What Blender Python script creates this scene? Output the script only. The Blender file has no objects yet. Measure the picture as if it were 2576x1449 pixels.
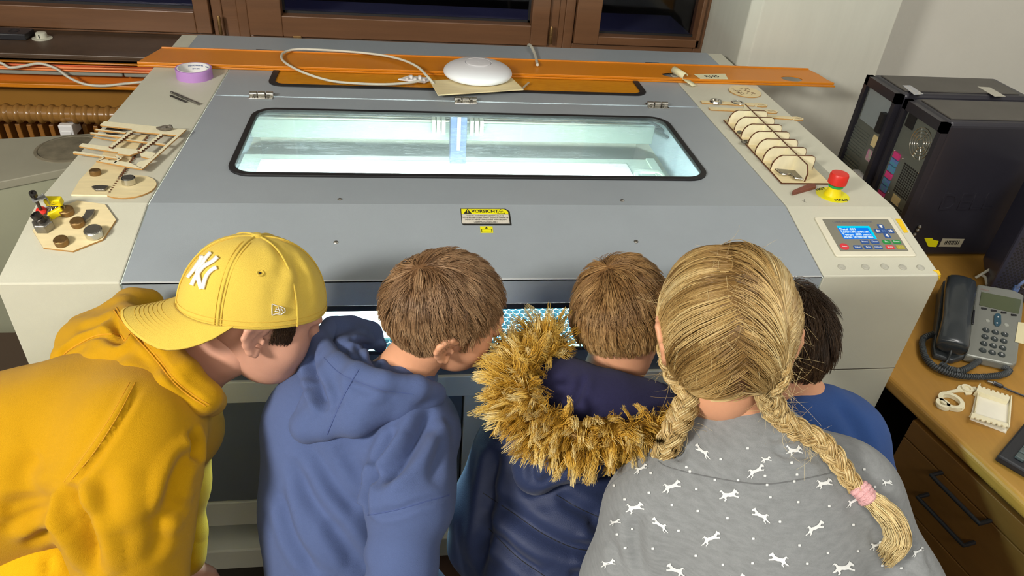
import bpy, math, random
import numpy as np
from mathutils import Vector, Matrix, Quaternion
from mathutils.bvhtree import BVHTree
from mathutils.geometry import tessellate_polygon

sc = bpy.context.scene
COL = sc.collection
rng = np.random.default_rng(7)
random.seed(7)
# ------------------------------------------------------------------ camera
CX, CY, FPX = 1288.0, 724.5, 1812.7
YAW, PITCH, ROLL = .1679, .6087, .0858
_cy, _sy, _cp, _sp, _cr, _sr = math.cos(YAW), math.sin(YAW), math.cos(PITCH), math.sin(PITCH), math.cos(ROLL), math.sin(ROLL)
FW = np.array([_sy*_cp, _cy*_cp, -_sp]); _rt = np.array([_cy, -_sy, 0.]); _up = np.cross(_rt, FW)
RT = _rt*_cr + _up*_sr; UP = -_rt*_sr + _up*_cr
CAM = np.array([0, 0, 1.789])
cd = bpy.data.cameras.new('camera'); cam = bpy.data.objects.new('camera', cd); COL.objects.link(cam)
cd.sensor_width = 36; cd.lens = FPX/2576*36; cd.clip_start = .05; cd.clip_end = 60
mw = Matrix.Identity(4)
for i in range(3):
    mw[i][0] = RT[i]; mw[i][1] = UP[i]; mw[i][2] = -FW[i]; mw[i][3] = CAM[i]
cam.matrix_world = mw
sc.camera = cam
# ------------------------------------------------------------------ world, lamps, exposure
sc.view_settings.view_transform = 'Standard'; sc.view_settings.look = 'None'
sc.view_settings.exposure = -0.22; sc.view_settings.gamma = 1.0; sc.view_settings.use_curve_mapping = False
w = bpy.data.worlds.new('world'); sc.world = w; w.use_nodes = True
w.node_tree.nodes['Background'].inputs[0].default_value = (.02, .025, .06, 1)
w.node_tree.nodes['Background'].inputs[1].default_value = .3

def area(name, loc, aim, size, size_y, power, col):
    l = bpy.data.lights.new(name, 'AREA'); l.shape = 'RECTANGLE'; l.size = size; l.size_y = size_y; l.energy = power; l.color = col
    o = bpy.data.objects.new(name, l); COL.objects.link(o); o.location = loc
    o.rotation_euler = (Vector(aim)-Vector(loc)).to_track_quat('-Z', 'Y').to_euler()
    return o
area('key_lamp', (-1.85, -.65, 2.55), (.2, 1.2, 1.0), .5, .4, 105, (1, .95, .86))
area('ceiling_lamp', (.9, -1.1, 2.66), (.7, .6, .9), 1.3, .5, 32, (1, .97, .90))
area('ceiling_lamp', (1.9, .9, 2.66), (1.9, 1.2, .9), .5, 1.0, 20, (1, .97, .92))
area('ceiling_lamp', (-.6, -1.6, 2.66), (0, .9, .8), 1.3, .5, 20, (1, .96, .88))

# ------------------------------------------------------------------ pixel helpers: where a sight line meets a real plane
def ray(px, py): return RT*((px-CX)/FPX) - UP*((py-CY)/FPX) + FW
def Zp(px, py, z=1.08):
    d = ray(px, py); return CAM + d*((z-CAM[2])/d[2])
def Yp(px, py, y):
    d = ray(px, py); return CAM + d*(y/d[1])
def Dp(px, py, t): return CAM + ray(px, py)*t
YF, YK, ZT, ZK = 1.0964, 1.3005, 1.08, 1.0341      # front, knee, top and knee heights of the cutter
_n = np.cross([1, 0, 0], [0, YK-YF, ZT-ZK]); SN = _n/np.linalg.norm(_n); SU = np.array([0, YK-YF, ZT-ZK]); SU = SU/np.linalg.norm(SU)
def SL(px, py, h=0.):
    p0 = np.array([0, YK, ZT]) + SN*h; d = ray(px, py); return CAM + d*(((p0-CAM)@SN)/(d@SN))
# ------------------------------------------------------------------ materials
def lin(h):
    h = h.lstrip('#'); c = [int(h[i:i+2], 16)/255 for i in (0, 2, 4)]
    return tuple(((x/12.92) if x <= .04045 else ((x+.055)/1.055)**2.4) for x in c) + (1,)
def N(nt, t, **kw):
    n = nt.nodes.new(t)
    for k, v in kw.items():
        if k in n.inputs: n.inputs[k].default_value = v
        else: setattr(n, k, v)
    return n
def mat(name, col, rough=.5, metal=0., var=.06, vs=8., bump=0., bs=200., spec=.5, sheen=0., coat=0., trans=0., emis=None, es=0., col2=None, stretch=(1, 1, 1), sss=0., speck=0.):
    m = bpy.data.materials.new(name); m.use_nodes = True; nt = m.node_tree; b = nt.nodes['Principled BSDF']
    c = lin(col); L = nt.links
    tc = N(nt, 'ShaderNodeTexCoord'); mp = N(nt, 'ShaderNodeMapping'); mp.inputs['Scale'].default_value = stretch
    L.new(tc.outputs['Object'], mp.inputs[0])
    nz = N(nt, 'ShaderNodeTexNoise', Scale=vs, Detail=5., Roughness=.6); L.new(mp.outputs[0], nz.inputs['Vector'])
    rp = N(nt, 'ShaderNodeValToRGB'); rp.color_ramp.elements[0].position = .3; rp.color_ramp.elements[1].position = .7
    c2 = lin(col2) if col2 else tuple(x*(1+var) for x in c[:3])+(1,)
    c1 = c if col2 else tuple(x*(1-var) for x in c[:3])+(1,)
    rp.color_ramp.elements[0].color = c1; rp.color_ramp.elements[1].color = c2
    L.new(nz.outputs[0], rp.inputs[0])
    src = rp.outputs[0]
    if speck:
        n3 = N(nt, 'ShaderNodeTexNoise', Scale=900., Detail=2.); L.new(mp.outputs[0], n3.inputs['Vector'])
        r3 = N(nt, 'ShaderNodeValToRGB'); r3.color_ramp.elements[0].position = .25; r3.color_ramp.elements[1].position = .75
        r3.color_ramp.elements[0].color = (1-speck,)*3+(1,); r3.color_ramp.elements[1].color = (1+speck,)*3+(1,)
        L.new(n3.outputs[0], r3.inputs[0])
        mx = N(nt, 'ShaderNodeMix', data_type='RGBA', blend_type='MULTIPLY'); mx.inputs[0].default_value = 1
        L.new(src, mx.inputs[6]); L.new(r3.outputs[0], mx.inputs[7]); src = mx.outputs[2]
    L.new(src, b.inputs['Base Color'])
    b.inputs['Roughness'].default_value = rough; b.inputs['Metallic'].default_value = metal
    b.inputs['Specular IOR Level'].default_value = spec
    b.inputs['Sheen Weight'].default_value = sheen; b.inputs['Coat Weight'].default_value = coat
    b.inputs['Transmission Weight'].default_value = trans
    if sss:
        b.inputs['Subsurface Weight'].default_value = sss; b.inputs['Subsurface Radius'].default_value = (.02, .008, .004)
    if bump:
        n2 = N(nt, 'ShaderNodeTexNoise', Scale=bs, Detail=3.); L.new(mp.outputs[0], n2.inputs['Vector'])
        bp = N(nt, 'ShaderNodeBump', Strength=bump, Distance=.002); L.new(n2.outputs[0], bp.inputs['Height']); L.new(bp.outputs[0], b.inputs['Normal'])
    if emis:
        b.inputs['Emission Color'].default_value = lin(emis); b.inputs['Emission Strength'].default_value = es
    return m
M = dict(
 cream=mat('cream_powder_coat', '#c6c5b4', .42, var=.03, bump=.12, bs=900),
 grey=mat('grey_powder_coat', '#929aa1', .38, var=.03, bump=.12, bs=900),
 greydark=mat('dark_grey_panel', '#5a6165', .4, var=.04, bump=.1, bs=900),
 black=mat('black_rubber', '#17171a', .55, bump=.1, bs=400),
 blackp=mat('black_plastic', '#1f1f24', .4, var=.1, bump=.1, bs=600),
 chrome=mat('brushed_metal', '#c9c7c0', .22, 1., var=.08, vs=40),
 steel=mat('dull_steel', '#8d8a83', .38, .9, var=.15, vs=60, bump=.2, bs=500),
 brass=mat('aged_brass', '#8a6d45', .45, .8, var=.2, vs=90, bump=.2),
 darkmetal=mat('dark_metal', '#4d4a48', .35, .85, var=.2, vs=80),
 ply=mat('birch_plywood', '#dccca0', .6, var=.08, vs=14, stretch=(1, 6, 1), bump=.1, bs=300),
 ply2=mat('pale_plywood', '#e4dcbc', .6, var=.05, vs=14, stretch=(6, 1, 1), bump=.1, bs=300),
 burn=mat('laser_burnt_edge', '#5b3417', .7, var=.3, vs=60),
 amberedge=mat('amber_cut_edge', '#ad8145', .6, var=.2, vs=60),
 orange=mat('orange_pvc', '#c8790f', .42, var=.05, vs=5, bump=.05, bs=200),
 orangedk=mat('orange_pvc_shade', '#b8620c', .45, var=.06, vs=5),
 white=mat('white_plastic', '#dddcdc', .4, var=.02),
 brown=mat('brown_lacquered_wood', '#6b4a31', .38, var=.14, vs=7, stretch=(.4, 6, 6), bump=.15, bs=120),
 sill=mat('brown_stone_sill', '#4d3b2c', .45, var=.16, vs=20),
 wall=mat('white_painted_plaster', '#c6c5bd', .8, var=.03, vs=3, bump=.35, bs=60),
 column=mat('painted_column', '#bfbfb4', .7, var=.03, vs=6, stretch=(5, 5, .6), bump=.12, bs=50),
 ochre=mat('ochre_radiator_casing', '#8d6220', .5, var=.08, vs=4),
 floor=mat('grey_brown_floor', '#4b443a', .6, var=.25, vs=3, bump=.2, bs=80),
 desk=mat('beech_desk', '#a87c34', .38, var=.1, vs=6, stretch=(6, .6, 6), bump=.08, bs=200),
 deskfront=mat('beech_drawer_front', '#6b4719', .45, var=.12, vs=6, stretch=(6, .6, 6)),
 yellowtape=mat('yellow_tape', '#e8c015', .4, var=.08, vs=40),
 masking=mat('masking_tape', '#d9d4ae', .7, var=.05, vs=60),
 purple=mat('violet_tape', '#b184c4', .55, var=.03, bump=.15, bs=500),
 cable=mat('pale_grey_cable', '#c4c2b4', .5, var=.06, vs=50),
 red=mat('red_plastic', '#d42a1e', .4, var=.05, bump=.1, bs=500),
 green=mat('green_plastic', '#1f9a50', .4),
 yellow=mat('yellow_plastic', '#e8d40e', .4, var=.03),
 sticker=mat('yellow_sticker', '#e3dd10', .4, var=.03, vs=20),
 ink=mat('black_print', '#1c1c1a', .6),
)
def flat(hexc, name, rough=.5, **k): return mat(name, hexc, rough, **k)
# glass: mostly clear, mirror-like by Fresnel, with a few scratches in it
def glass(name, tint, scratch=0., amber=False):
    m = bpy.data.materials.new(name); m.use_nodes = True; nt = m.node_tree; nt.nodes.clear(); L = nt.links
    out = N(nt, 'ShaderNodeOutputMaterial'); tr = N(nt, 'ShaderNodeBsdfTransparent'); tr.inputs[0].default_value = tint
    gl = N(nt, 'ShaderNodeBsdfGlossy'); gl.inputs['Roughness'].default_value = .05
    lw = N(nt, 'ShaderNodeLayerWeight'); pw = N(nt, 'ShaderNodeMath', operation='POWER'); pw.inputs[1].default_value = 5; L.new(lw.outputs['Facing'], pw.inputs[0])
    fr = N(nt, 'ShaderNodeMath', operation='MULTIPLY_ADD'); fr.inputs[1].default_value = .8; fr.inputs[2].default_value = .03; L.new(pw.outputs[0], fr.inputs[0])
    mx = N(nt, 'ShaderNodeMixShader'); L.new(fr.outputs[0], mx.inputs[0]); L.new(tr.outputs[0], mx.inputs[1]); L.new(gl.outputs[0], mx.inputs[2])
    last = mx
    if scratch:
        tc = N(nt, 'ShaderNodeTexCoord'); acc = None
        for k, (rz, sc_, st) in enumerate(((.6, 9., 30.), (-.9, 7., 26.), (1.35, 11., 34.), (2.2, 6., 30.))):
            mp = N(nt, 'ShaderNodeMapping'); mp.inputs['Rotation'].default_value = (0, 0, rz); mp.inputs['Scale'].default_value = (1., st, 1)
            mp.inputs['Location'].default_value = (k*3.1, k*1.7, 0)
            L.new(tc.outputs['Object'], mp.inputs[0])
            nz = N(nt, 'ShaderNodeTexNoise', Scale=sc_, Detail=2., Distortion=.6); L.new(mp.outputs[0], nz.inputs['Vector'])
            rp = N(nt, 'ShaderNodeValToRGB'); e = rp.color_ramp.elements
            e[0].position = .49; e[0].color = (0, 0, 0, 1); e[1].position = .5; e[1].color = (1, 1, 1, 1); x = e.new(.51); x.color = (0, 0, 0, 1)
            L.new(nz.outputs[0], rp.inputs[0])
            gate = N(nt, 'ShaderNodeTexNoise', Scale=5.+k, Detail=1.); mg = N(nt, 'ShaderNodeMapping'); mg.inputs['Location'].default_value = (k*5, 2, 0)
            L.new(tc.outputs['Object'], mg.inputs[0]); L.new(mg.outputs[0], gate.inputs['Vector'])
            g2 = N(nt, 'ShaderNodeMapRange'); g2.inputs['From Min'].default_value = .5; g2.inputs['From Max'].default_value = .62; L.new(gate.outputs[0], g2.inputs[0])
            mu = N(nt, 'ShaderNodeMath', operation='MULTIPLY'); L.new(rp.outputs[0], mu.inputs[0]); L.new(g2.outputs[0], mu.inputs[1])
            if acc is None: acc = mu
            else:
                ad = N(nt, 'ShaderNodeMath', operation='MAXIMUM'); L.new(acc.outputs[0], ad.inputs[0]); L.new(mu.outputs[0], ad.inputs[1]); acc = ad
        haze = N(nt, 'ShaderNodeMath', operation='MULTIPLY_ADD'); haze.inputs[1].default_value = scratch; haze.inputs[2].default_value = .075; L.new(acc.outputs[0], haze.inputs[0])
        df = N(nt, 'ShaderNodeBsdfTranslucent'); df.inputs[0].default_value = (.85, .93, 1, 1)
        df2 = N(nt, 'ShaderNodeBsdfDiffuse'); df2.inputs[0].default_value = (.8, .9, .95, 1)
        ms = N(nt, 'ShaderNodeMixShader'); ms.inputs[0].default_value = .4; L.new(df.outputs[0], ms.inputs[1]); L.new(df2.outputs[0], ms.inputs[2])
        m2 = N(nt, 'ShaderNodeMixShader'); L.new(haze.outputs[0], m2.inputs[0]); L.new(last.outputs[0], m2.inputs[1]); L.new(ms.outputs[0], m2.inputs[2]); last = m2
    if amber:
        df = N(nt, 'ShaderNodeBsdfDiffuse'); df.inputs[0].default_value = lin('#c8851c')
        nz = N(nt, 'ShaderNodeTexNoise', Scale=30., Detail=4.); rp = N(nt, 'ShaderNodeValToRGB')
        rp.color_ramp.elements[0].color = lin('#b8721a'); rp.color_ramp.elements[1].color = lin('#d89a2c'); L.new(nz.outputs[0], rp.inputs[0]); L.new(rp.outputs[0], df.inputs[0])
        m2 = N(nt, 'ShaderNodeMixShader'); m2.inputs[0].default_value = .75; L.new(last.outputs[0], m2.inputs[1]); L.new(df.outputs[0], m2.inputs[2]); last = m2
    L.new(last.outputs[0], out.inputs[0])
    return m
M['glass'] = glass('scratched_acrylic', (.90, .975, .965, 1), .4)
M['frontglass'] = glass('front_acrylic', (.75, .93, .97, 1))
M['winglass'] = glass('window_glass', (.8, .8, .85, 1))
M['amber'] = glass('amber_acrylic', (.8, .45, .08, 1), amber=True)

# ------------------------------------------------------------------ geometry
class G:
    def __init__(s): s.v = []; s.f = []
    def add(s, vs, fs):
        k = len(s.v); s.v += [tuple(map(float, x)) for x in vs]; s.f += [tuple(i+k for i in f) for f in fs]; return s
    def box(s, a, b, R=None, o=None):
        a = np.array(a, float); b = np.array(b, float)
        vs = np.array([(x, y, z) for x in (a[0], b[0]) for y in (a[1], b[1]) for z in (a[2], b[2])])
        if R is not None:
            o = (a+b)/2 if o is None else np.array(o); vs = (vs-o)@np.array(R).T+o
        return s.add(vs, [(0, 1, 3, 2), (4, 6, 7, 5), (0, 4, 5, 1), (2, 3, 7, 6), (0, 2, 6, 4), (1, 5, 7, 3)])
    def obox(s, c, ux, uy, uz, sx, sy, sz):   # oriented box, c = centre of base
        c = np.array(c); ux, uy, uz = map(np.array, (ux, uy, uz)); vs = []
        for i in (-.5, .5):
            for j in (-.5, .5):
                for k in (0, 1): vs.append(c+ux*i*sx+uy*j*sy+uz*k*sz)
        return s.add(vs, [(0, 1, 3, 2), (4, 6, 7, 5), (0, 4, 5, 1), (2, 3, 7, 6), (0, 2, 6, 4), (1, 5, 7, 3)])
    def prism(s, pts, off):           # closed polygon (3D points) swept by the vector off
        pts = np.array(pts, float); off = np.array(off, float); n = len(pts)
        nn = np.zeros(3)
        for i in range(n): nn += np.cross(pts[i], pts[(i+1) % n])
        if nn@off < 0: pts = pts[::-1]
        vs = list(pts)+list(pts+off); fs = [tuple(range(n))[::-1], tuple(range(n, 2*n))]
        fs += [(i, (i+1) % n, (i+1) % n+n, i+n) for i in range(n)]
        return s.add(vs, fs)
    def tube(s, pts, r, n=8, caps=True):
        P = np.array(pts, float); m = len(P); rr = np.full(m, r) if np.isscalar(r) else np.array(r, float)
        T = np.gradient(P, axis=0); T /= np.linalg.norm(T, axis=1)[:, None]+1e-12
        ref = np.array([0, 0, 1.]) if abs(T[0][2]) < .9 else np.array([1., 0, 0])
        A = np.zeros_like(P); a = np.cross(T[0], ref); a /= np.linalg.norm(a)
        for i in range(m):
            a = a-T[i]*(a@T[i]); a /= np.linalg.norm(a)+1e-12; A[i] = a
        B = np.cross(T, A); vs = []
        for i in range(m):
            for k in range(n):
                q = 2*math.pi*k/n; vs.append(P[i]+rr[i]*(A[i]*math.cos(q)+B[i]*math.sin(q)))
        fs = [(i*n+k, i*n+(k+1) % n, (i+1)*n+(k+1) % n, (i+1)*n+k) for i in range(m-1) for k in range(n)]
        if caps: fs += [tuple(range(n))[::-1], tuple(range((m-1)*n, m*n))]
        return s.add(vs, fs)
    def lathe(s, prof, c, n=28, ax=None):   # prof: (r, h) from bottom to top
        c = np.array(c, float); z = np.array([0, 0, 1.]) if ax is None else np.array(ax, float); z /= np.linalg.norm(z)
        x = np.cross([0, 1, 0], z) if abs(z[1]) < .9 else np.cross([1, 0, 0], z); x /= np.linalg.norm(x); y = np.cross(z, x)
        vs = []; fs = []; m = len(prof)
        for r, h in prof:
            for k in range(n):
                q = 2*math.pi*k/n; vs.append(c+z*h+(x*math.cos(q)+y*math.sin(q))*max(r, 1e-5))
        fs = [(i*n+k, i*n+(k+1) % n, (i+1)*n+(k+1) % n, (i+1)*n+k) for i in range(m-1) for k in range(n)]
        fs += [tuple(range(n))[::-1], tuple(range((m-1)*n, m*n))]
        return s.add(vs, fs)
    def ball(s, c, r, n=12, sq=(1, 1, 1)):
        vs = []; m = n//2
        for i in range(m+1):
            t = math.pi*i/m
            for k in range(n):
                q = 2*math.pi*k/n; rr = max(math.sin(t), 1e-4)
                vs.append((c[0]+r*sq[0]*rr*math.cos(q), c[1]+r*sq[1]*rr*math.sin(q), c[2]-r*sq[2]*math.cos(t)))
        return s.add(vs, [(i*n+k, i*n+(k+1) % n, (i+1)*n+(k+1) % n, (i+1)*n+k) for i in range(m) for k in range(n)])
LOC = {}
def empty(name, loc, label, cat, group=None, kind=None):
    o = bpy.data.objects.new(name, None); COL.objects.link(o); o.location = tuple(map(float, loc)); o.empty_display_size = .05
    LOC[o.name] = np.array(loc, float); tag(o, label, cat, group, kind); return o
def tag(o, label=None, cat=None, group=None, kind=None):
    if label: o['label'] = label
    if cat: o['category'] = cat
    if group: o['group'] = group
    if kind: o['kind'] = kind
    return o
def mesh_obj(name, me, m, parent=None, loc=None, smooth=False):
    o = bpy.data.objects.new(name, me); COL.objects.link(o)
    me.materials.append(m)
    if smooth: me.shade_smooth()
    if parent is not None: o.parent = parent; LOC[o.name] = LOC[parent.name]
    else:
        o.location = tuple(map(float, loc)); LOC[o.name] = np.array(loc, float)
    return o
def B(g, name, m, parent=None, smooth=False, bevel=0., loc=None, label=None, cat=None, group=None, kind=None, auto=None, seg=2):
    v = np.array(g.v)
    if parent is not None: L = LOC[parent.name]
    else: L = np.array(loc, float) if loc is not None else np.array([(v[:, 0].min()+v[:, 0].max())/2, (v[:, 1].min()+v[:, 1].max())/2, v[:, 2].min()])
    me = bpy.data.meshes.new(name); me.from_pydata((v-L).tolist(), [], g.f); me.validate(); me.update()
    o = mesh_obj(name, me, m, parent, L, smooth)
    if smooth and auto is not None:
        me.set_sharp_from_angle(angle=auto)
    if bevel:
        b = o.modifiers.new('bevel', 'BEVEL'); b.width = bevel; b.segments = seg; b.limit_method = 'ANGLE'; b.angle_limit = .5
        b.harden_normals = False
    return tag(o, label, cat, group, kind)
def S(g, name, m, **k): return B(g, name, m, smooth=True, auto=.6, **k)
def struct(g, name, m, **k): return B(g, name, m, kind='structure', **k)
def text(s, size, o, ux, uy, name, m, parent, align='CENTER', h=.0003, bold=0.):
    c = bpy.data.curves.new('t', 'FONT'); c.body = s; c.size = size; c.align_x = align; c.align_y = 'CENTER'; c.extrude = h/2; c.offset = bold; c.resolution_u = 3
    t = bpy.data.objects.new('t', c); me = bpy.data.meshes.new_from_object(t)
    bpy.data.objects.remove(t); bpy.data.curves.remove(c)
    ux = np.array(ux, float); ux /= np.linalg.norm(ux); uy = np.array(uy, float); uy -= ux*(uy@ux); uy /= np.linalg.norm(uy); n = np.cross(ux, uy)
    L = LOC[parent.name]; k = len(me.vertices); a = np.zeros(k*3, np.float32); me.vertices.foreach_get('co', a); a = a.reshape(-1, 3)
    p = np.array(o)-L + a[:, :1]*ux + a[:, 1:2]*uy + (a[:, 2:]+h/2)*n
    me.vertices.foreach_set('co', p.astype(np.float32).ravel()); me.update(); me.name = name
    return mesh_obj(name, me, m, parent)
def spline(pts, n=8):     # Catmull-Rom through 3D points
    P = np.array(pts, float); Q = np.vstack([2*P[0]-P[1], P, 2*P[-1]-P[-2]]); out = []
    for i in range(1, len(Q)-2):
        for k in range(n):
            t = k/n; a, b, c, d = Q[i-1:i+3]
            out.append(.5*((2*b)+(-a+c)*t+(2*a-5*b+4*c-d)*t*t+(-a+3*b-3*c+d)*t**3))
    out.append(P[-1]); return np.array(out)
def rrect(x0, y0, x1, y1, r, n=6):     # rounded rectangle, anticlockwise, with the corner each point belongs to
    pts = []; cs = []
    for c, (cx, cy, a) in enumerate(((x1-r, y1-r, 0), (x0+r, y1-r, 90), (x0+r, y0+r, 180), (x1-r, y0+r, 270))):
        for k in range(n+1):
            q = math.radians(a+90*k/n); pts.append((cx+r*math.cos(q), cy+r*math.sin(q))); cs.append(c)
    return pts, cs
def holed_plate(g, x0, y0, x1, y1, hole, z0, z1):
    pts, cs = hole; n = len(pts); oc = [(x1, y1), (x0, y1), (x0, y0), (x1, y0)]
    for z, flip in ((z1, 0), (z0, 1)):
        vs = [(x, y, z) for x, y in pts]+[(x, y, z) for x, y in oc]; fs = []
        for i in range(n):
            j = (i+1) % n
            f = (i, n+cs[i], j) if cs[i] == cs[j] else (i, n+cs[i], n+cs[j], j)
            fs.append(f[::-1] if flip else f)
        g.add(vs, fs)
    g.add([(x, y, z) for z in (z0, z1) for x, y in pts], [(i, i+n, (i+1) % n+n, (i+1) % n) for i in range(n)])
    g.add([(x, y, z) for z in (z0, z1) for x, y in oc], [(i, (i+1) % 4, (i+1) % 4+4, i+4) for i in range(4)])
def frame_strip(g, hin, hout, z0, z1):     # ring between two rounded rectangles
    a, b = hin[0], hout[0]; n = len(a)
    vs = [(x, y, z1) for x, y in a]+[(x, y, z1) for x, y in b]+[(x, y, z0) for x, y in a]+[(x, y, z0) for x, y in b]; fs = []
    for i in range(n):
        j = (i+1) % n
        fs += [(i, i+n, j+n, j), (i+2*n, j+2*n, j+3*n, i+3*n), (i+n, i+3*n, j+3*n, j+n), (i, j, j+2*n, i+2*n)]
    g.add(vs, fs)
# ================================================================== the room
g = G(); g.box((-3.2, -3, -.1), (3.2, 4.5, 0)); struct(g, 'floor', M['floor'])
g = G(); g.box((-3.2, -3, 2.75), (3.2, 2.7, 2.85)); struct(g, 'ceiling', M['wall'])
g = G(); g.box((-3.2, -3.1, 0), (3.2, -3, 2.75)); struct(g, 'wall_back', M['wall'])
g = G(); g.box((-3.2, -3, 0), (-3.1, 2.7, 2.75)); struct(g, 'wall_left', M['wall'])
g = G(); g.box((3.1, -3, 0), (3.2, 2.7, 2.75)); struct(g, 'wall_right', M['wall'])
g = G(); g.box((1.5, 2.55, 0), (3.1, 2.7, 2.75)); struct(g, 'wall_front', M['wall'])
# column: left face, chamfer and broad face
xc0, xc1, yc = 1.098, 1.603, 2.30
g = G(); g.prism([(xc0, 2.72, 0), (xc0, yc+.03, 0), (xc0+.028, yc, 0), (xc1, yc, 0), (xc1, 2.72, 0)], (0, 0, 2.75))
struct(g, 'wall_column', M['column'], bevel=.004)
g = G(); g.box((-3.1, 2.50, 0), (1.098, 2.62, .955)); struct(g, 'wall_parapet', M['ochre'])
# window sill
WY = 2.65
g = G(); g.box((-3.1, 2.40, .985), (1.098, 2.68, 1.0)); g.box((-3.1, 2.398, .990), (1.098, 2.41, 1.002)); struct(g, 'trim_1', M['sill'], bevel=.003)
g = G(); g.box((-3.1, 2.44, .965), (1.098, 2.5, .984)); struct(g, 'trim_2', M['black'])
def wx(px, py=60): return Yp(px, py, WY)[0]
def window(n, x0, x1, gx0, gx1, gz, sz, hinge=None, latch=None):
    root = empty('window_%d' % n, ((x0+x1)/2, WY, 1.0), None, None, kind='structure')
    top = 2.35
    g = G(); st = .02
    # outer frame of four bars
    g.box((x0, WY, 1.0), (x0+.035, WY+.07, top)); g.box((x1-.035, WY, 1.0), (x1, WY+.07, top))
    g.box((x0+.035, WY, 1.0), (x1-.035, WY+.07, sz-.004)); g.box((x0+.035, WY, top-.05), (x1-.035, WY+.07, top))
    B(g, 'window_frame', M['brown'], root, bevel=.003)
    g = G(); a0, a1 = x0+.038, x1-.038; t2 = top-.053
    for A, C_ in (((a0, WY-.018, sz), (gx0, WY+.05, t2)), ((gx1, WY-.018, sz), (a1, WY+.05, t2)), ((gx0, WY-.018, sz), (gx1, WY+.05, gz)), ((gx0, WY-.018, t2-.1), (gx1, WY+.05, t2))): g.box(A, C_)
    B(g, 'window_sash', M['brown'], root, bevel=.003)
    g = G(); g.box((gx0, WY+.03, gz), (gx1, WY+.036, t2-.1)); B(g, 'pane', M['winglass'], root)
    g = G()
    for A, C_ in (((gx0, WY+.024, gz), (gx1, WY+.03, gz+.008)), ((gx0, WY+.024, gz), (gx0+.008, WY+.03, t2-.1)), ((gx1-.008, WY+.024, gz), (gx1, WY+.03, t2-.1))): g.box(A, C_)
    B(g, 'glazing_seal', M['black'], root)
    if hinge:
        for dz in (0, .9):
            g = G(); z0 = Yp(hinge[0], hinge[1], WY-.03)[2]+dz; x = Yp(hinge[0], hinge[1], WY-.03)[0]
            g.lathe([(.004, 0), (.0062, .004), (.0062, .03), (.005, .031), (.005, .033), (.0062, .034), (.0062, .058), (.004, .064)], (x, WY-.027, z0), n=12)
            B(g, 'hinge', M['brass'], root, smooth=True, auto=.6)
    if latch:
        p = Yp(*latch, WY-.02); g = G(); g.box((p[0]-.014, WY-.022, p[2]-.004), (p[0]+.014, WY-.015, p[2]+.005)); B(g, 'latch', M['brass'], root, bevel=.001)
    return root
gz1, gz2, gz3 = Yp(490, 27, WY)[2], Yp(1000, 48, WY)[2], Yp(1505, 88, WY)[2]
s1 = Yp(540, 82, WY)[2]; s2 = Yp(1000, 99, WY)[2]
window(1, wx(-900), wx(563), wx(-760), wx(490, 27), gz1, s1, hinge=(556, 88))
window(2, wx(600), wx(1405), wx(712), wx(1335), gz2, s2, hinge=(1384, 112), latch=(748, 94))
window(3, wx(1420), 1.098, wx(1507), 1.075, gz3, gz3-.03)
g = G(); g.box((wx(563), WY+.005, 1.0), (wx(600), WY+.07, 2.35)); g.box((wx(1405), WY+.005, 1.0), (wx(1420), WY+.07, 2.35)); struct(g, 'trim_3', M['brown'], bevel=.002)
g = G(); g.box((-3.1, WY, 2.35), (1.098, WY+.1, 2.75)); struct(g, 'trim_4', M['wall'])
g = G(); g.box((-3.1, WY-.0, 1.0), (wx(-900), WY+.1, 2.35)); struct(g, 'trim_5', M['brown'])
# outside: ledge and night street, with added violet spots over the ledge
g = G(); g.box((-3.1, WY+.08, 1.0), (1.1, WY+.42, 1.03)); struct(g, 'ledge', flat('#6c7390', 'zinc_ledge', .3, metal=.4))
g = G(); g.box((-6, 3.2, .3), (6, 9, .35)); struct(g, 'street', flat('#141419', 'night_asphalt', .5))
g = G(); g.box((-6, 8.9, 0), (6, 9.1, 6)); struct(g, 'far_wall', flat('#1b1413', 'night_wall', .8))
for x_ in (-1.5, -.75, 0., .6):  # added spots aimed straight down, giving the panes their violet strip
    l = bpy.data.lights.new('violet_ledge_spot', 'SPOT'); l.energy = 4; l.color = (.35, .3, 1); l.spot_size = .9; l.spot_blend = .8; l.shadow_soft_size = .05
    o = bpy.data.objects.new('violet_ledge_spot', l); COL.objects.link(o); o.location = (x_, 2.95, 2.2)
# ---- wall trunking, radiator, hose on the left
def rail(g, y0, y1, pxa, pya, pyb, x1=.2):     # a bar along the wall between two sight rows at x pixel pxa
    za = Yp(pxa, pya, y0)[2]; zb = Yp(pxa, pyb, y0)[2]; g.box((-3.1, y0, zb), (x1, y1, za)); return za, zb
t = empty('cable_trunking', (-.9, 2.47, .84), 'open orange plastic trunking running along the wall below the sill', 'trunking')
g = G(); za, zb = rail(g, 2.44, 2.46, 0, 143, 150); rail(g, 2.43, 2.445, 0, 152, 156); B(g, 'upper_lip', M['orange'], t, bevel=.002)
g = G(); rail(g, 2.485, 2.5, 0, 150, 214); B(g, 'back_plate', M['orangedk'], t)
g = G(); rail(g, 2.43, 2.445, 0, 209, 219); rail(g, 2.44, 2.49, 0, 214, 219); B(g, 'lower_lip', M['orange'], t, bevel=.002)
z = Yp(0, 175, 2.46)[2]
g = G(); g.box((-3.1, 2.455, z-.012), (-.93, 2.478, z+.012)); g.box((-.926, 2.455, z-.012), (.2, 2.478, z+.012)); B(g, 'cover_strip', flat('#8d9086', 'grey_pvc', .5), t, bevel=.004)
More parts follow.
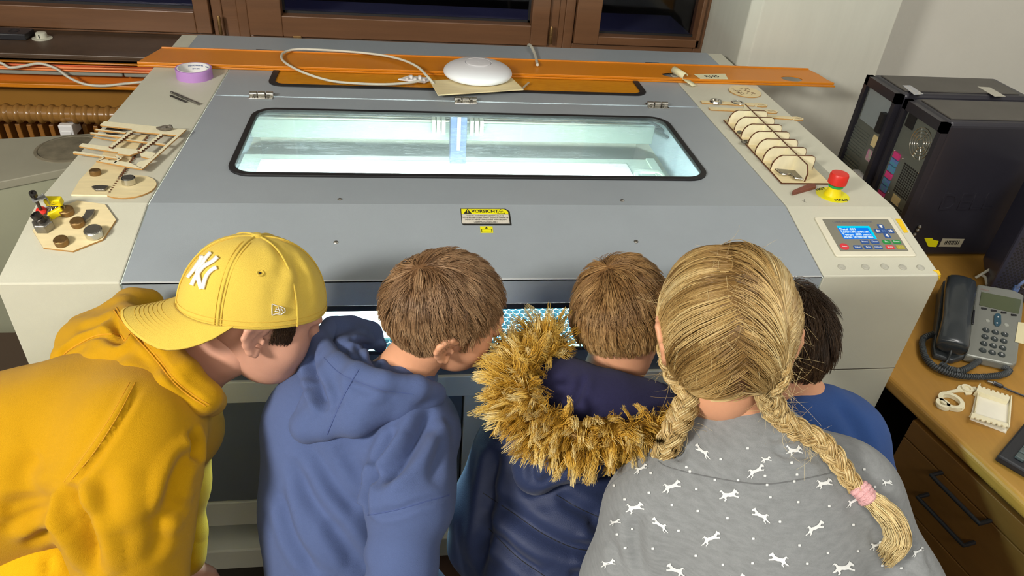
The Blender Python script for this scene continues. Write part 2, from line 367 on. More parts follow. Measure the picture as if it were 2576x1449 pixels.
for i in range(6):
    x = np.linspace(-3.1, -.3, 30); zz = Yp(0, 160+i*1.6, 2.455)[2]
    g = G(); g.tube([(a, 2.452+.006*math.sin(a*3+i*2), zz+.005*math.sin(a*2.1+i*1.7)-.0) for a in x], .0032, 6)
    S(g, 'orange_cable', flat(['#e0703a', '#e88a4a', '#d86024'][i % 3], 'orange_cable_%d' % i, .5), loc=(-1.7, 2.45, zz), label='thin orange cables lying together inside the wall trunking', cat='cable', group='orange cables in the trunking')
g = G(); g.tube(spline([Yp(px, py, 2.425) for px, py in ((-60, 150), (0, 158), (25, 170), (60, 166), (100, 160), (140, 172), (175, 196), (215, 212), (260, 216), (310, 211), (352, 207), (420, 200))], 8), .0042, 8)
S(g, 'power_cable', M['cable'], label='loose grey cable sagging across the front of the orange trunking', cat='cable')
# radiator with corrugated hose before it
t = empty('radiator', (-1.2, 2.42, .3), 'brown finned radiator under the window sill, behind the corrugated hose', 'radiator')
ztop = Yp(0, 305, 2.42)[2]
for i in range(46):
    x = -2.3+i*.034; g = G(); g.box((x, 2.40, .12), (x+.015, 2.47, ztop-.002*(i % 2))); B(g, 'fin', M['brown'] if False else flat('#8a5a22', 'brown_fin', .45) if i == 0 else bpy.data.materials['brown_fin'], t, bevel=.003)
g = G(); g.box((-2.35, 2.47, .1), (-.72, 2.495, ztop-.02)); B(g, 'back_plate', flat('#2a1b10', 'radiator_shadow', .7), t)  # dark sheet whose colour stands in for the shade between the fins
zc = Yp(0, 284, 2.385)[2]; hp = []; rr = []
for i in range(46*7):
    x = -2.3+i*.034/7; hp.append((x, 2.385, zc-(x+1.2)*.0)); rr.append(.0255+.0060*max(0, math.cos(i/7*2*math.pi))**.5 if math.cos(i/7*2*math.pi) > 0 else .0255)
g = G(); g.tube(hp, rr, 14)
S(g, 'corrugated_hose', flat('#8a6330', 'brown_hose', .25, coat=.5), label='thick brown corrugated hose lying along the radiator', cat='hose')
# socket box
p = Zp(168, 345, .95); t = Yp(168, 330, 2.30)
g = G(); a = Yp(153, 345, 2.33); b = Yp(180, 316, 2.33); g.box((a[0], 2.33, a[2]+.0), (b[0], 2.355, b[2]))
r = empty('socket_box', (a[0], 2.3, a[2]), 'small white surface-mounted switch box in front of the radiator fins', 'switch')
B(g, 'housing', M['white'], r, bevel=.003)
g = G(); g.box((a[0]+.007, 2.327, a[2]+.002), (b[0]-.007, 2.331, a[2]+.02)); B(g, 'rocker', M['white'], r, bevel=.001)
g = G(); g.box((a[0]+.004, 2.355, a[2]), (b[0]-.004, 2.40, a[2]+.03)); B(g, 'bracket', M['white'], r)
# things on the sill
p0, p1 = Zp(0, 105, 1.0), Zp(62, 105, 1.0)
t = empty('battery_tray', (p0[0], 2.5, 1.0), 'black plastic block with a round recess lying at the left end of the sill', 'box')
xr = Zp(66, 103, 1.0)[0]; g = G(); g.box((xr-.3, 2.53, 1.0), (xr, 2.60, 1.02)); B(g, 'body', M['blackp'], t, bevel=.003)
c = Zp(28, 82, 1.02); g = G(); g.lathe([(.016, 0), (.016, .0012), (.012, .0014), (.011, -.0)], (c[0], 2.565, 1.0195), 20); B(g, 'recess', M['black'], t)
c = Zp(113, 92, 1.0); t = empty('thermostat_cap', (c[0], 2.56, 1.0), 'cream plastic dial with a flange on the sill beside the black block', 'dial')
g = G(); g.lathe([(.030, 0), (.030, .002), (.018, .004)], (c[0], 2.56, 1.0), 24); S(g, 'flange', M['cream'], parent=t)
g = G(); g.lathe([(.0175, .004), (.0165, .018), (.012, .021), (.0, .021)], (c[0], 2.56, 1.0), 24); S(g, 'knob', M['cream'], parent=t)
g = G(); g.box((c[0]-.002, 2.5415, 1.006), (c[0]+.001, 2.5435, 1.016)); B(g, 'slot', M['black'], t)

# ================================================================== the machine on the far left
def leftmachine():
    z = .95; a = Zp(0, 350, z); b = Zp(232, 337, z); c = Zp(168, 424, z); d = Zp(0, 457, z)
    u = (b-a)/np.linalg.norm(b-a); a2 = a-u*.45
    v = (d-c)/np.linalg.norm(d-c); d2 = Zp(0, 457, z)+v*.3
    t = empty('extractor_cabinet', ((a+d)/2*np.array([1, 1, 0])), 'grey-cream metal cabinet with a round port, left of the laser cutter', 'cabinet')
    b = b+u*.0; bb = np.array([-.715, b[1]+.03, z]); cc = np.array([-.715, c[1]+.05, z])
    poly = [a2, bb, cc, c, d2]; g = G(); g.prism([p-np.array([0, 0, .02]) for p in poly], (0, 0, .02)); B(g, 'top_plate', flat('#8f8c7c', 'cabinet_top', .45, var=.06, vs=6), t, bevel=.002)
    n = np.cross(v, [0, 0, 1]); 
    g = G(); base = [p*np.array([1, 1, 0])+np.array([0, 0, .05]) for p in (d2, c, cc, bb, a2)]
    base = [base[0]+np.array([0, .004, 0]), base[1]+np.array([0, .004, 0]), base[2], base[3], base[4]]
    g.prism(base, (0, 0, z-.07)); B(g, 'body', flat('#9a9b86', 'cabinet_side', .5, var=.04, vs=4), t, bevel=.002)
    q = Zp(178, 374, z); g = G(); g.lathe([(.082, 0), (.082, .0015), (.075, .003), (.073, .001), (.0, .0005)], q, 40); S(g, 'round_port', flat('#6b6453', 'dusty_port', .6, var=.35, vs=30), parent=t)
    q = Zp(22, 457, z-.012); g = G(); g.ball(q+np.array([0, -.002, 0]), .004, 10); S(g, 'screw', M['chrome'], parent=t)
leftmachine()
# dark shelf unit beneath / beside it, and the grey box at the lower left
t = empty('shelf_unit', (-1.25, 1.35, 0), 'dark low shelf unit with several boards, left of the laser cutter', 'shelf')
for i, z in enumerate((.18, .30, .42, .54, .64)):
    g = G(); g.box((-1.3, 1.22, z), (-.74, 1.44, z+.02)); B(g, 'shelf_board', flat('#3a2c20', 'dark_board', .6) if i == 0 else bpy.data.materials['dark_board'], t, bevel=.002)
for x in (-1.32, -.76):
    g = G(); g.box((x, 1.22, 0), (x+.02, 1.44, .66)); B(g, 'side_board', bpy.data.materials['dark_board'], t)
a = Zp(-40, 800, .30); b = Zp(56, 905, .30)
g = G(); g.box((b[0]-.35, b[1]-.50, 0), (b[0], b[1]-.14, .30)); B(g, 'storage_box', flat('#6b665a', 'grey_box', .5), bevel=.006, label='grey-brown box on the floor at the lower left corner beside the yellow hoodie', cat='box')

# ================================================================== the laser cutter
XL, XR, IL, IR, YR = -.701, 1.064, -.5026, .8091, 2.387
LC = empty('laser_cutter', ((XL+XR)/2, 1.75, 0), 'large grey and cream laser cutter with a lit window in its lid', 'machine')
def sideplate(x0, x1, nm):
    g = G(); g.prism([(x0, YR, .36), (x0, YF, .36), (x0, YF, ZK), (x0, YK, ZT), (x0, YR, ZT)], (x1-x0, 0, 0)); return B(g, nm, M['cream'], LC, bevel=.0025)
SPL = sideplate(XL, IL, 'side_housing'); SPR = sideplate(IR, XR, 'side_housing')
zs = Yp(2170, 927, YF)[2]; g = G(); g.box((IR+.002, YF-.0008, zs-.001), (XR-.001, YF+.001, zs+.001)); B(g, 'panel_seam', M['steel'], SPR)
g = G(); g.box((IR+.01, YF-.001, .36), (XR-.003, YF, zs-.003)); B(g, 'lower_panel', M['cream'], SPR)
# rear cover: grey sheet with narrow cream margins (the side housings show at its sides)
g = G(); g.box((-.652, 2.227, ZT-.02), (1.008, YR-.004, ZT+.003)); B(g, 'rear_cover', M['grey'], LC, bevel=.002)
g = G(); g.box((IL, 2.218, ZT-.03), (IR, 2.227, ZT)); g.box((IL, 2.36, .36), (IR, YR, ZT-.021)); B(g, 'rear_panel', M['cream'], LC)
WX0, WX1, WY0, WY1 = -.385, .681, 1.416, 1.790
g = G(); holed_plate(g, IL+.003, 1.881, IR-.003, 2.217, rrect(-.375, 1.958, .676, 2.165, .035), ZT-.003, ZT); top_fix = B(g, 'fixed_top', M['grey'], LC, bevel=.0008)
g = G(); frame_strip(g, rrect(-.365, 1.968, .666, 2.155, .028), rrect(-.381, 1.952, .682, 2.171, .04), ZT-.004, ZT+.003); B(g, 'gasket', M['black'], top_fix)
g = G(); g.box((-.37, 1.963, ZT-.0035), (.671, 2.16, ZT-.0005)); B(g, 'amber_window', M['amber'], LC)
# lid: flat top with the window, bent front
g = G(); hole = rrect(WX0+.008, WY0+.008, WX1-.008, WY1-.008, .045, 8)
holed_plate(g, IL+.003, YK, IR-.003, 1.874, hole, ZT-.003, ZT)
xa, xb = IL+.003, IR-.003
g.prism([(xa, YK, ZT), (xa, YF, ZK), (xa, YF, ZK-.004), (xa, YK, ZT-.004)], (xb-xa, 0, 0)); g.box((xa, YF, .978), (xb, YF+.004, ZK-.001))
LID = B(g, 'lid', M['grey'], LC)
g = G(); g.box((xa, YF-.0008, ZK-.0012), (xb, YF+.002, ZK+.0006)); B(g, 'worn_lit_edge', flat('#c9cdcf', 'worn_paint_highlight', .4), LID)  # pale strip: worn paint plus the fold's highlight put into its colour
g = G(); frame_strip(g, rrect(WX0+.013, WY0+.014, WX1-.013, WY1-.013, .04, 8), rrect(WX0, WY0, WX1, WY1, .052, 8), ZT-.005, ZT+.005); B(g, 'gasket', M['black'], LID, bevel=.001)
g = G(); g.box((WX0+.01, WY0+.01, ZT-.004), (WX1-.01, WY1-.01, ZT-.001)); B(g, 'lid_window', M['glass'], LID, label='scratched clear window lit from inside')
for px, py in ((855, 502), (1565, 505), (845, 610), (1600, 608)):
    sl = py > 515; q = SL(px, py) if sl else Zp(px, py); n = SN if sl else np.array([0, 0, 1.])
    g = G(); g.lathe([(.0045, 0), (.0045, .0008), (.003, .0022), (.0012, .0024), (.0012, .001)], q, 14, n); S(g, 'screw', M['steel'], parent=LID)
for px, py in ((660, 240), (1171, 255), (1650, 263)):
    q = Zp(px, py); hg = G(); x, y = q[0], 1.8775
    hg.box((x-.03, y-.022, ZT), (x+.03, y-.001, ZT+.0025)); hg.box((x-.03, y+.001, ZT), (x+.03, y+.02, ZT+.0025))
    h = B(hg, 'hinge', M['chrome'], LC, bevel=.0008)
    for i, (s0, s1) in enumerate(((-.03, -.011), (-.0095, .0095), (.011, .03))):
        g = G(); g.lathe([(.004, 0), (.0065, .001), (.0065, s1-s0-.001), (.004, s1-s0)], (x+s0, y, ZT+.0065), 14, (1, 0, 0)); S(g, 'knuckle', M['chrome'], parent=h)
    for sx in (-.018, .016):
        for sy in (-.014, .013):
            g = G(); g.lathe([(.004, 0), (.0042, .002), (.002, .0042)], (x+sx, y+sy, ZT+.002), 12); S(g, 'screw', M['steel'], parent=h)
for px, py in ((663, 132), (1643, 164)):
    q = Zp(px, py, ZT+.005); g = G(); g.box((q[0]-.024, 2.215, ZT+.002), (q[0]+.024, 2.237, ZT+.010)); h = B(g, 'catch', M['blackp'], LC, bevel=.002)
    g = G(); g.box((q[0]-.018, 2.213, ZT+.0085), (q[0]-.006, 2.224, ZT+.0125)); g.box((q[0]+.006, 2.213, ZT+.0085), (q[0]+.018, 2.224, ZT+.0125)); B(g, 'catch_lug', M['black'], h, bevel=.001)
# warning stickers
a, b_, c_, d_ = SL(1160, 525, .0005), SL(1280, 529, .0005), SL(1284, 569, .0005), SL(1163, 567, .0005)
x0, x1 = .0985, .1985; u0 = (SL(1163, 567)-np.array([0, YF, ZK]))@SU; u1 = (SL(1160, 525)-np.array([0, YF, ZK]))@SU
def sp(x, u, h=0.): return np.array([x, YF, ZK])+SU*u+SN*h-np.array([0, 0, 0.])
def spatch(g, x0, x1, u0, u1, h0, h1): g.prism([sp(x0, u0, h0), sp(x1, u0, h0), sp(x1, u1, h0), sp(x0, u1, h0)], SN*(h1-h0))
g = G(); g.prism([sp(x0, u0+.005, .0002), sp(x0+.004, u0, .0002), sp(x1, u0, .0002), sp(x1, u1-.008, .0002), sp(x1-.008, u1, .0002), sp(x0, u1, .0002)], SN*.0003); st = B(g, 'warning_sticker', M['ink'], LID, label='VORSICHT laser warning sticker')
ub = u1-.0165
g = G(); g.prism([sp(x0+.0015, ub, .0005), sp(x1-.0035, ub, .0005), sp(x1-.0035, u1-.009, .0005), sp(x1-.011, u1-.0015, .0005), sp(x0+.0015, u1-.0015, .0005)], SN*.0002); B(g, 'yellow_field', M['sticker'], st)
g = G(); spatch(g, x0+.0015, x1-.0035, u0+.005, ub-.001, .0005, .0007); B(g, 'pale_field', flat('#c9c4b8', 'sticker_silver', .4, var=.1, vs=80), st)
text('VORSICHT', .0115, sp((x0+x1)/2-.001, ub+.0078, .0008), (1, 0, 0), SU, 'lettering', M['ink'], st, bold=.0003)
for i, s_ in enumerate(('WENN GEÖFFNET BESTRAHLUNG', 'VON AUGE ODER HAUT DURCH DIREKTE', 'ODER STREUSTRAHLUNG VERMEIDEN', 'LASERSTRAHLUNG KLASSE 4')):
    text(s_, .0049 if i < 3 else .0038, sp((x0+x1)/2-.001, ub-.0055-i*.0056-(.002 if i == 3 else 0), .0008), (1, 0, 0), SU, 'lettering', M['ink'], st)
def tri(cx, cu, r, h, m, nm, par):
    g = G(); g.prism([sp(cx-r, cu-r*.8, h), sp(cx+r, cu-r*.8, h), sp(cx, cu+r*.9, h)], SN*.0001); return B(g, nm, m, par)
tri(x0+.014, ub+.0075, .0085, .0008, M['ink'], 'pictogram', st); text('!', .011, sp(x0+.0142, ub+.0065, .001), (1, 0, 0), SU, 'lettering', M['sticker'], st, bold=.0006)
tri(x1-.018, ub+.0075, .0085, .0008, M['ink'], 'pictogram', st); tri(x1-.018, ub+.0072, .0065, .0010, M['sticker'], 'pictogram', st); text('*', .009, sp(x1-.018, ub+.004, .0012), (1, 0, 0), SU, 'lettering', M['ink'], st, bold=.0004)
cx = SL(1224, 578)[0]; cu = (SL(1224, 578)-np.array([0, YF, ZK]))@SU
g = G(); spatch(g, cx-.0125, cx+.0125, cu-.0095, cu+.0095, .0003, .0006); s2_ = B(g, 'small_sticker', M['sticker'], LID)
g = G(); spatch(g, cx-.0105, cx+.0105, cu-.008, cu+.0015, .0006, .0007); B(g, 'border', M['ink'], s2_)
g = G(); spatch(g, cx-.0093, cx+.0093, cu-.007, cu+.0005, .0007, .0008); B(g, 'field', M['sticker'], s2_)
tri(cx, cu+.0055, .003, .0006, M['ink'], 'pictogram', s2_)
# front window slot, latch, doors, base
g = G(); g.box((IL, YF, .964), (IR, YF+.006, .977)); g.box((IL, YF, .857), (IR, YF+.006, .868)); B(g, 'slot_gasket', M['black'], LC, bevel=.001)
g = G(); g.box((IL, YF+.001, .868), (IR, YF+.004, .964)); B(g, 'front_window', M['frontglass'], LC)
g = G(); g.box((IL, YF-.0015, .867), (IR, YF+.006, .8695)); B(g, 'glass_edge', flat('#9fd8cc', 'green_glass_edge', .2), LC)
g = G(); g.box((IL, YF+.004, .797), (IR, YF+.02, .857)); B(g, 'lower_fascia', M['greydark'], LC)
g = G(); g.box((IL, YF-.003, .742), (IR, YF+.02, .797)); g.box((IL, YF-.003, .361), (IR, YF+.02, .439)); g.box((IL, YF-.001, .439), (IL+.02, YF+.02, .742)); g.box((Yp(1168, 1004, YF)[0], YF-.001, .439), (Yp(1168, 1004, YF)[0]+.06, YF+.02, .742)); g.box((IR-.03, YF-.001, .439), (IR, YF+.02, .742)); B(g, 'front_frame', M['cream'], LC, bevel=.002)
xd = Yp(1163, 1004, YF)[0]
g = G(); g.box((IL+.022, YF+.002, .441), (xd, YF+.012, .739)); h = B(g, 'door', M['greydark'], LC, bevel=.002)
g = G(); g.box((xd+.068, YF+.002, .441), (IR-.032, YF+.012, .739)); B(g, 'door', M['greydark'], LC, bevel=.002)
q = Yp(712, 948, YF); g = G(); g.box((q[0]-.022, YF-.006, .808), (q[0]+.022, YF+.004, .822)); h = B(g, 'slot_latch', M['brass'], LC, bevel=.002)
g = G(); g.box((q[0]-.016, YF-.012, .811), (q[0]+.016, YF-.006, .814)); B(g, 'latch_tongue', M['brass'], h, bevel=.001)
g = G(); g.box((XL+.02, YF+.03, .33), (XR-.02, YR-.02, .365)); B(g, 'base_pan', M['greydark'], LC)
g = G(); g.box((XL, YF-.03, .235), (Yp(1172, 1350, YF)[0], YF+.05, .305)); B(g, 'base_rail', M['cream'], LC, bevel=.004)
g = G(); g.box((XL+.02, YR-.1, .235), (XR-.02, YR-.02, .305)); B(g, 'base_rail', M['cream'], LC, bevel=.004)
for x in (-.6, .1, .95):
    for y in (1.17, 2.26):
        g = G(); g.lathe([(.035, 0), (.035, .02), (.012, .03), (.012, .34)], (x, y, 0), 16); S(g, 'levelling_foot', M['steel'], parent=LC)
g = G(); g.box((.05, 1.10, 0), (.16, 1.22, .22)); B(g, 'wooden_block', flat('#4a3322', 'dark_wood_block', .7), bevel=.004, label='dark wooden block standing on the floor beneath the laser cutter', cat='block')
# inside
incol = flat('#d5dcc8', 'inner_cream', .5, var=.03)
g = G(); g.box((IL+.01, YF+.01, .80), (IR-.01, 1.98, .835)); g.box((IL+.01, 2.23, .835), (IR-.01, 2.25, ZT-.005)); B(g, 'inner_tray', incol, LC)
g = G(); g.box((IL+.01, 1.981, .70), (IR-.01, 2.23, .72)); B(g, 'inner_well', flat('#8ea2bd', 'inner_well_blue', .5, var=.2, vs=9), LC)
for x in (IL+.012, IR-.02):
    g = G(); g.prism([(x, YF+.012, .835), (x, 2.23, .835), (x, 2.23, ZT-.006), (x, YK, ZT-.006), (x, YF+.012, ZK-.005)], (.008, 0, 0)); B(g, 'inner_wall', flat('#a9b6c0', 'inner_side_%d' % int(x*100), .45, var=.15, vs=9), LC)
g = G(); g.box((-.44, 1.955, .931), (.72, 2.01, .986)); B(g, 'gantry_beam', flat('#7d867f', 'gantry_alu', .4, metal=.0), LC, bevel=.003)
for k in range(3):
    g = G(); g.box((-.44, 1.957+k*.017, .986), (.72, 1.965+k*.017, .992)); B(g, 'guide_rail', M['chrome'], LC, bevel=.001)
hx = Yp(1153, 330, 1.93)[0]
HD = G(); HD.box((hx-.024, 1.90, .885), (hx+.022, 1.953, 1.03)); hd = B(HD, 'laser_head', flat('#33436a', 'head_alu', .4, metal=.3), LC, bevel=.002)
g = G(); g.box((hx-.006, 1.892, .93), (hx+.004, 1.90, 1.03)); B(g, 'lens_tube', M['chrome'], hd)
for sx in (-1, 1):
    for k in range(3):
        g = G(); x = hx-.002+sx*(.04+k*.014); g.box((x-.005, 1.925, .962), (x+.005, 1.953, 1.005)); B(g, 'bracket', M['cream'], hd, bevel=.001)
g = G(); g.tube(spline([Zp(1632, 305, 1.06), Zp(1655, 318, 1.05), Zp(1668, 330, 1.04), Zp(1650, 325, 1.045), Zp(1680, 345, 1.0)], 8), .004, 8); S(g, 'air_hose', M['blackp'], parent=LC)
# honeycomb bed (countless cells: one piece)
g = G(); s = .0085; bx0, bx1, by0, by1 = IL+.03, .70, YF+.008, 1.36; zt = .868; row = 0; y = by0+.008
while y < by1:
    x = bx0+(s*math.sqrt(3)/2 if row % 2 else 0)
    while x < bx1:
        c = np.array([x, y])
        for k in (0, 1, 2):
            a0 = math.radians(30+60*k); a1 = math.radians(90+60*k); p = c+s*np.array([math.cos(a0), math.sin(a0)]); q = c+s*np.array([math.cos(a1), math.sin(a1)])
            n = np.array([-(q-p)[1], (q-p)[0]]); n = n/np.linalg.norm(n)*.0007
            vs = [(*(p-n), zt), (*(q-n), zt), (*(q+n), zt), (*(p+n), zt), (*(p-n), zt-.012), (*(q-n), zt-.012), (*(q+n), zt-.012), (*(p+n), zt-.012)]
            g.add(vs, [(0, 1, 2, 3), (0, 4, 5, 1), (2, 6, 7, 3)])
        x += s*math.sqrt(3)
    y += s*1.5; row += 1
B(g, 'honeycomb_bed', flat('#8fb0ba', 'honeycomb_aluminium', .35, metal=.3), LC, kind='stuff')
g = G(); g.box((IL+.03, YF+.008, .845), (.70, 1.36, .8555)); B(g, 'bed_floor', flat('#5f7f8a', 'bed_floor', .5), LC)
g = G(); g.box((IL+.03, 1.361, .845), (.72, 1.985, .867)); g.box((.72, YF+.02, .845), (.745, 1.985, .872)); B(g, 'bed_plate', flat('#bcc6b8', 'bed_plate', .45), LC)
a = Zp(1597, 432, .869); b_ = Zp(1668, 450, .869)
g = G(); frame_strip(g, rrect(.662, 1.60, .735, 1.885, .02), rrect(.652, 1.585, .742, 1.90, .03), .867, .875); B(g, 'bed_corner_frame', incol, LC)
g = G(); g.box((.664, 1.60, .8671), (.733, 1.885, .8685)); B(g, 'bed_recess', flat('#93a39a', 'recess_grey', .5), LC)
xs = Zp(1590, 440, .872)[0]
sheetm = flat('#f3f0e6', 'white_birch_sheet', .6, var=.02)
g = G(); ys = Zp(900, 852, .872)[1]; g.box((-.42, 1.365, .8675), (.648, 1.945, .8715)); B(g, 'plywood_sheet', sheetm, loc=(.1, 1.7, .8675), label='large pale plywood sheet lying on the bed inside the laser cutter', cat='sheet')
g = G(); g.box((-.46, ys, .8685), (.03, 1.355, .8725)); B(g, 'plywood_sheet', sheetm, loc=(-.2, 1.25, .8685), label='white sheet lying on the honeycomb just behind the front slot', cat='sheet')
# strip lamps inside (give off the cutter's own light)
def emit(name, col, s):
    m = bpy.data.materials.new(name); m.use_nodes = True; nt = m.node_tree; nt.nodes.clear()
    e = N(nt, 'ShaderNodeEmission'); e.inputs[0].default_value = col; e.inputs[1].default_value = s
    o = N(nt, 'ShaderNodeOutputMaterial'); nt.links.new(e.outputs[0], o.inputs[0]); return m
g = G(); g.box((-.30, 1.385, 1.055), (.45, 1.405, 1.066)); B(g, 'strip_lamp', emit('led_cool_white', (.90, 1, .96, 1), 620), LC)
g = G(); g.box((-.45, YF+.03, 1.005), (.72, YF+.045, 1.012)); B(g, 'strip_lamp', emit('led_cool_white_front', (.90, 1, 1, 1), 12), LC)
a = Zp(1685, 348, 1.03); b_ = Zp(1755, 447, 1.03)
g = G(); g.tube([(IR-.03, 1.50, 1.03), (IR-.03, 1.80, 1.03)], .0016, 6); B(g, 'strip_lamp', emit('led_thin', (.85, .97, 1, 1), 5), LC)

# ---- control panel
CP = empty('unused', (0, 0, 0), None, None); bpy.data.objects.remove(CP)
u_of = lambda p: (p-np.array([0, YF, ZK]))@SU
px0, px1 = .8565, 1.0365; pu1, pu0 = u_of(SL(2047, 548)), u_of(SL(2104, 648))
g = G()
def sr(x0, x1, u0, u1, r, h):
    pts, cs = rrect(x0, u0, x1, u1, r, 4); return [sp(a, b, h) for a, b in pts]
g.prism(sr(px0, px1, pu0, pu1, .006, 0), SN*.004); cp = B(g, 'control_panel', flat('#d8d4c0', 'panel_bezel', .4), LC, bevel=.002, label='control panel with blue display')
fx0, fx1, fu0, fu1 = px0+.0145, px1-.0125, pu0+.014, pu1-.009
g = G(); spatch(g, fx0, fx1, fu0, fu1, .0032, .0044); B(g, 'keypad_foil', flat('#7d7b6e', 'keypad_grey', .4), cp)
def F(a, b, h=.0048): return sp(fx0+(fx1-fx0)*a, fu1+(fu0-fu1)*b, h)
def patch(a0, b0, a1, b1, nm, m, h=.0044, th=.0006, r=.003):
    p = F(a0, b0); q = F(a1, b1); g = G(); w_ = q[0]-p[0]; u0, u1 = u_of(q), u_of(p); pts, _ = rrect(p[0], u0, q[0], u1, min(r, (u1-u0)*.45, w_*.45), 3)
    g.prism([sp(x, u, h) for x, u in pts], SN*th); return B(g, nm, m, cp)
lcd = emit('lcd_blue', (.01, .24, 1, 1), 1.0); lcd2 = emit('lcd_cyan', (.0, .75, 1, 1), 1.1); lcdt = emit('lcd_text', (.75, .95, 1, 1), 1.1)
patch(.155, .225, .64, .63, 'display', lcd, r=.0005); patch(.155, .225, .64, .285, 'display_glow', lcd2, h=.0045, r=.0002); patch(.605, .225, .64, .63, 'display_glow', lcd2, h=.0046, r=.0002)
for i, s_ in enumerate(('Datei :009', 'Laser1:80.0/80.0%', 'Tempo :800 mm/s', 'Aktiv 00:00:38 001')):
    text(s_, .0088, F(.165, .335+i*.083, .0054), (1, 0, 0), SU, 'display_text', lcdt, cp, align='LEFT', bold=.0002)
text('LASER ENGRAVING SYSTEM', .0075, F(.43, .1, .0046), (1, 0, 0), SU, 'lettering', flat('#6a6d7c', 'faint_print', .5), cp)
blue = flat('#1f4f96', 'key_blue', .4); wh = flat('#e3e6ea', 'key_white', .5); kred = flat('#d2323c', 'key_red', .4); kgr = flat('#138a3c', 'key_green', .4); kye = flat('#a89c3a', 'key_olive', .4)
for (a, b, ang) in ((.817, .235, 90), (.725, .385, 180), (.92, .385, 0), (.823, .53, 270), (.82, .385, None)):
    patch(a-.045, b-.068, a+.045, b+.068, 'key', blue, r=.002)
    if ang is None: text('Z/U', .006, F(a, b, .0052), (1, 0, 0), SU, 'lettering', flat('#7f9fce', 'key_pale', .5), cp)
    else:
        q = math.radians(ang); dx = np.array([1., 0, 0])*math.cos(q)+SU*math.sin(q); dy = np.cross(SN, dx); c = F(a, b, .0052); s_ = .0048
        g = G(); g.prism([c+dx*s_*e+dy*s_*f for e, f in ((1.1, 0), (.1, .9), (.1, .42), (-1, .42), (-1, -.42), (.1, -.42), (.1, -.9))], SN*.0003); B(g, 'arrow', wh, cp)
for a, b, s_, m in ((.433, .72, 'Menü', blue), (.58, .72, 'Datei', blue), (.755, .72, 'Esc', kgr), (.905, .72, 'Enter', kgr), (.282, .885, 'Laser', blue), (.434, .885, 'Box', blue), (.582, .885, 'Nullpunkt', blue), (.757, .885, 'Stop', kred), (.914, .885, 'Start\nPause', kye)):
    patch(a-.06, b-.058, a+.06, b+.058, 'key', m, r=.0025); text(s_, .0062 if len(s_) < 7 else .0043, F(a, b, .0052), (1, 0, 0), SU, 'lettering', wh if m is not kye else flat('#d8cf78', 'key_cream', .5), cp)
g = G(); g.lathe([(.0095, 0), (.0095, .0008), (.0, .0009)], F(.093, .865, .0044), 24, SN); B(g, 'key', kred, cp); text('Reset', .005, F(.093, .865, .0055), (1, 0, 0), SU, 'lettering', wh, cp)
for px, py in ((2117, 672), (2176.7, 672), (2225, 671), (2270.5, 673), (2315.4, 673.6)):
    q = SL(px, py); g = G(); g.lathe([(.0082, 0), (.0082, .001), (.0065, .0024), (.0, .0026)], q, 20, SN); S(g, 'blanking_cap', flat('#aeada0', 'cap_grey', .5, var=.15, vs=120) if 'cap_grey' not in bpy.data.materials else bpy.data.materials['cap_grey'], parent=LC)
# emergency stop
e = Zp(2094, 491); ES = empty('emergency_stop', e, 'red mushroom emergency stop button on a yellow NOT HALT disc', 'button')
g = G(); g.lathe([(.0365, .0002), (.0365, .0012), (0, .0013)], e, 44); B(g, 'label_disc', M['sticker'], ES)
g = G(); g.lathe([(.019, .001), (.018, .006), (.0145, .013), (.0145, .022)], e, 28); S(g, 'collar', M['yellow'], parent=ES)
g = G(); g.lathe([(.0155, .0215), (.0165, .0225), (.0165, .027), (.015, .0275)], e, 28); S(g, 'ring', M['green'], parent=ES)
g = G(); g.lathe([(.0165, .028), (.0205, .031), (.0205, .050), (.0185, .0545), (0, .056)], e, 28); S(g, 'push_head', M['red'], parent=ES)
text('NOT', .013, e+np.array([-.016, .0265, .0014]), (.93, .25, 0), (-.25, .93, 0), 'lettering', M['ink'], ES, bold=.0003)
text('HALT', .013, e+np.array([.008, -.026, .0014]), (1, -.04, 0), (.04, 1, 0), 'lettering', M['ink'], ES, bold=.0003)
# yellow tape bits on the right housing
def yt(pts, fn, nm, lab):
    g = G(); P = [fn(*p) for p in pts]; n = np.cross(P[1]-P[0], P[2]-P[0]); n /= np.linalg.norm(n); n = n if n[2] > 0 else -n; g.prism(P, n*.0006); B(g, nm, M['yellowtape'], LC)
yt([(2252, 550.5), (2266, 550.5), (2285, 585), (2275, 586)], lambda a, b: SL(a, b, .0003), 'tape_strip', '')
yt([(2346, 680), (2361, 680), (2367, 691), (2360, 692.5), (2357, 686)], lambda a, b: SL(a, b, .0003), 'tape_strip', '')
g = G(); P = [Yp(2360, 693, YF-.0006), Yp(2370, 693, YF-.0006), Yp(2367, 705, YF-.0006), Yp(2362, 701, YF-.0006)]; P = [np.array([min(p[0], XR), p[1], p[2]]) for p in P]; g.prism(P, (0, -.0006, 0)); B(g, 'tape_strip', M['yellowtape'], LC)
g = G(); 
for a, b in (((1285-28, 1378), (1285, 1390)), ((1285, 1390), (1285-2, 1365)), ((1285, 1390), (1312, 1402))):
    p, q = [Zp(1740+i/4.5275, 200+(j)/4.5275, ZT+.0002) for i, j in (a, b)]; d = (q-p); L_ = np.linalg.norm(d); d /= L_; g.obox((p+q)/2, d, np.cross([0, 0, 1], d), (0, 0, 1), L_, .0007, .0002)
B(g, 'pencil_mark', flat('#4b4a44', 'pencil', .7), SPR)
# ================================================================== things lying on the cutter
Z0 = ZT+.0004
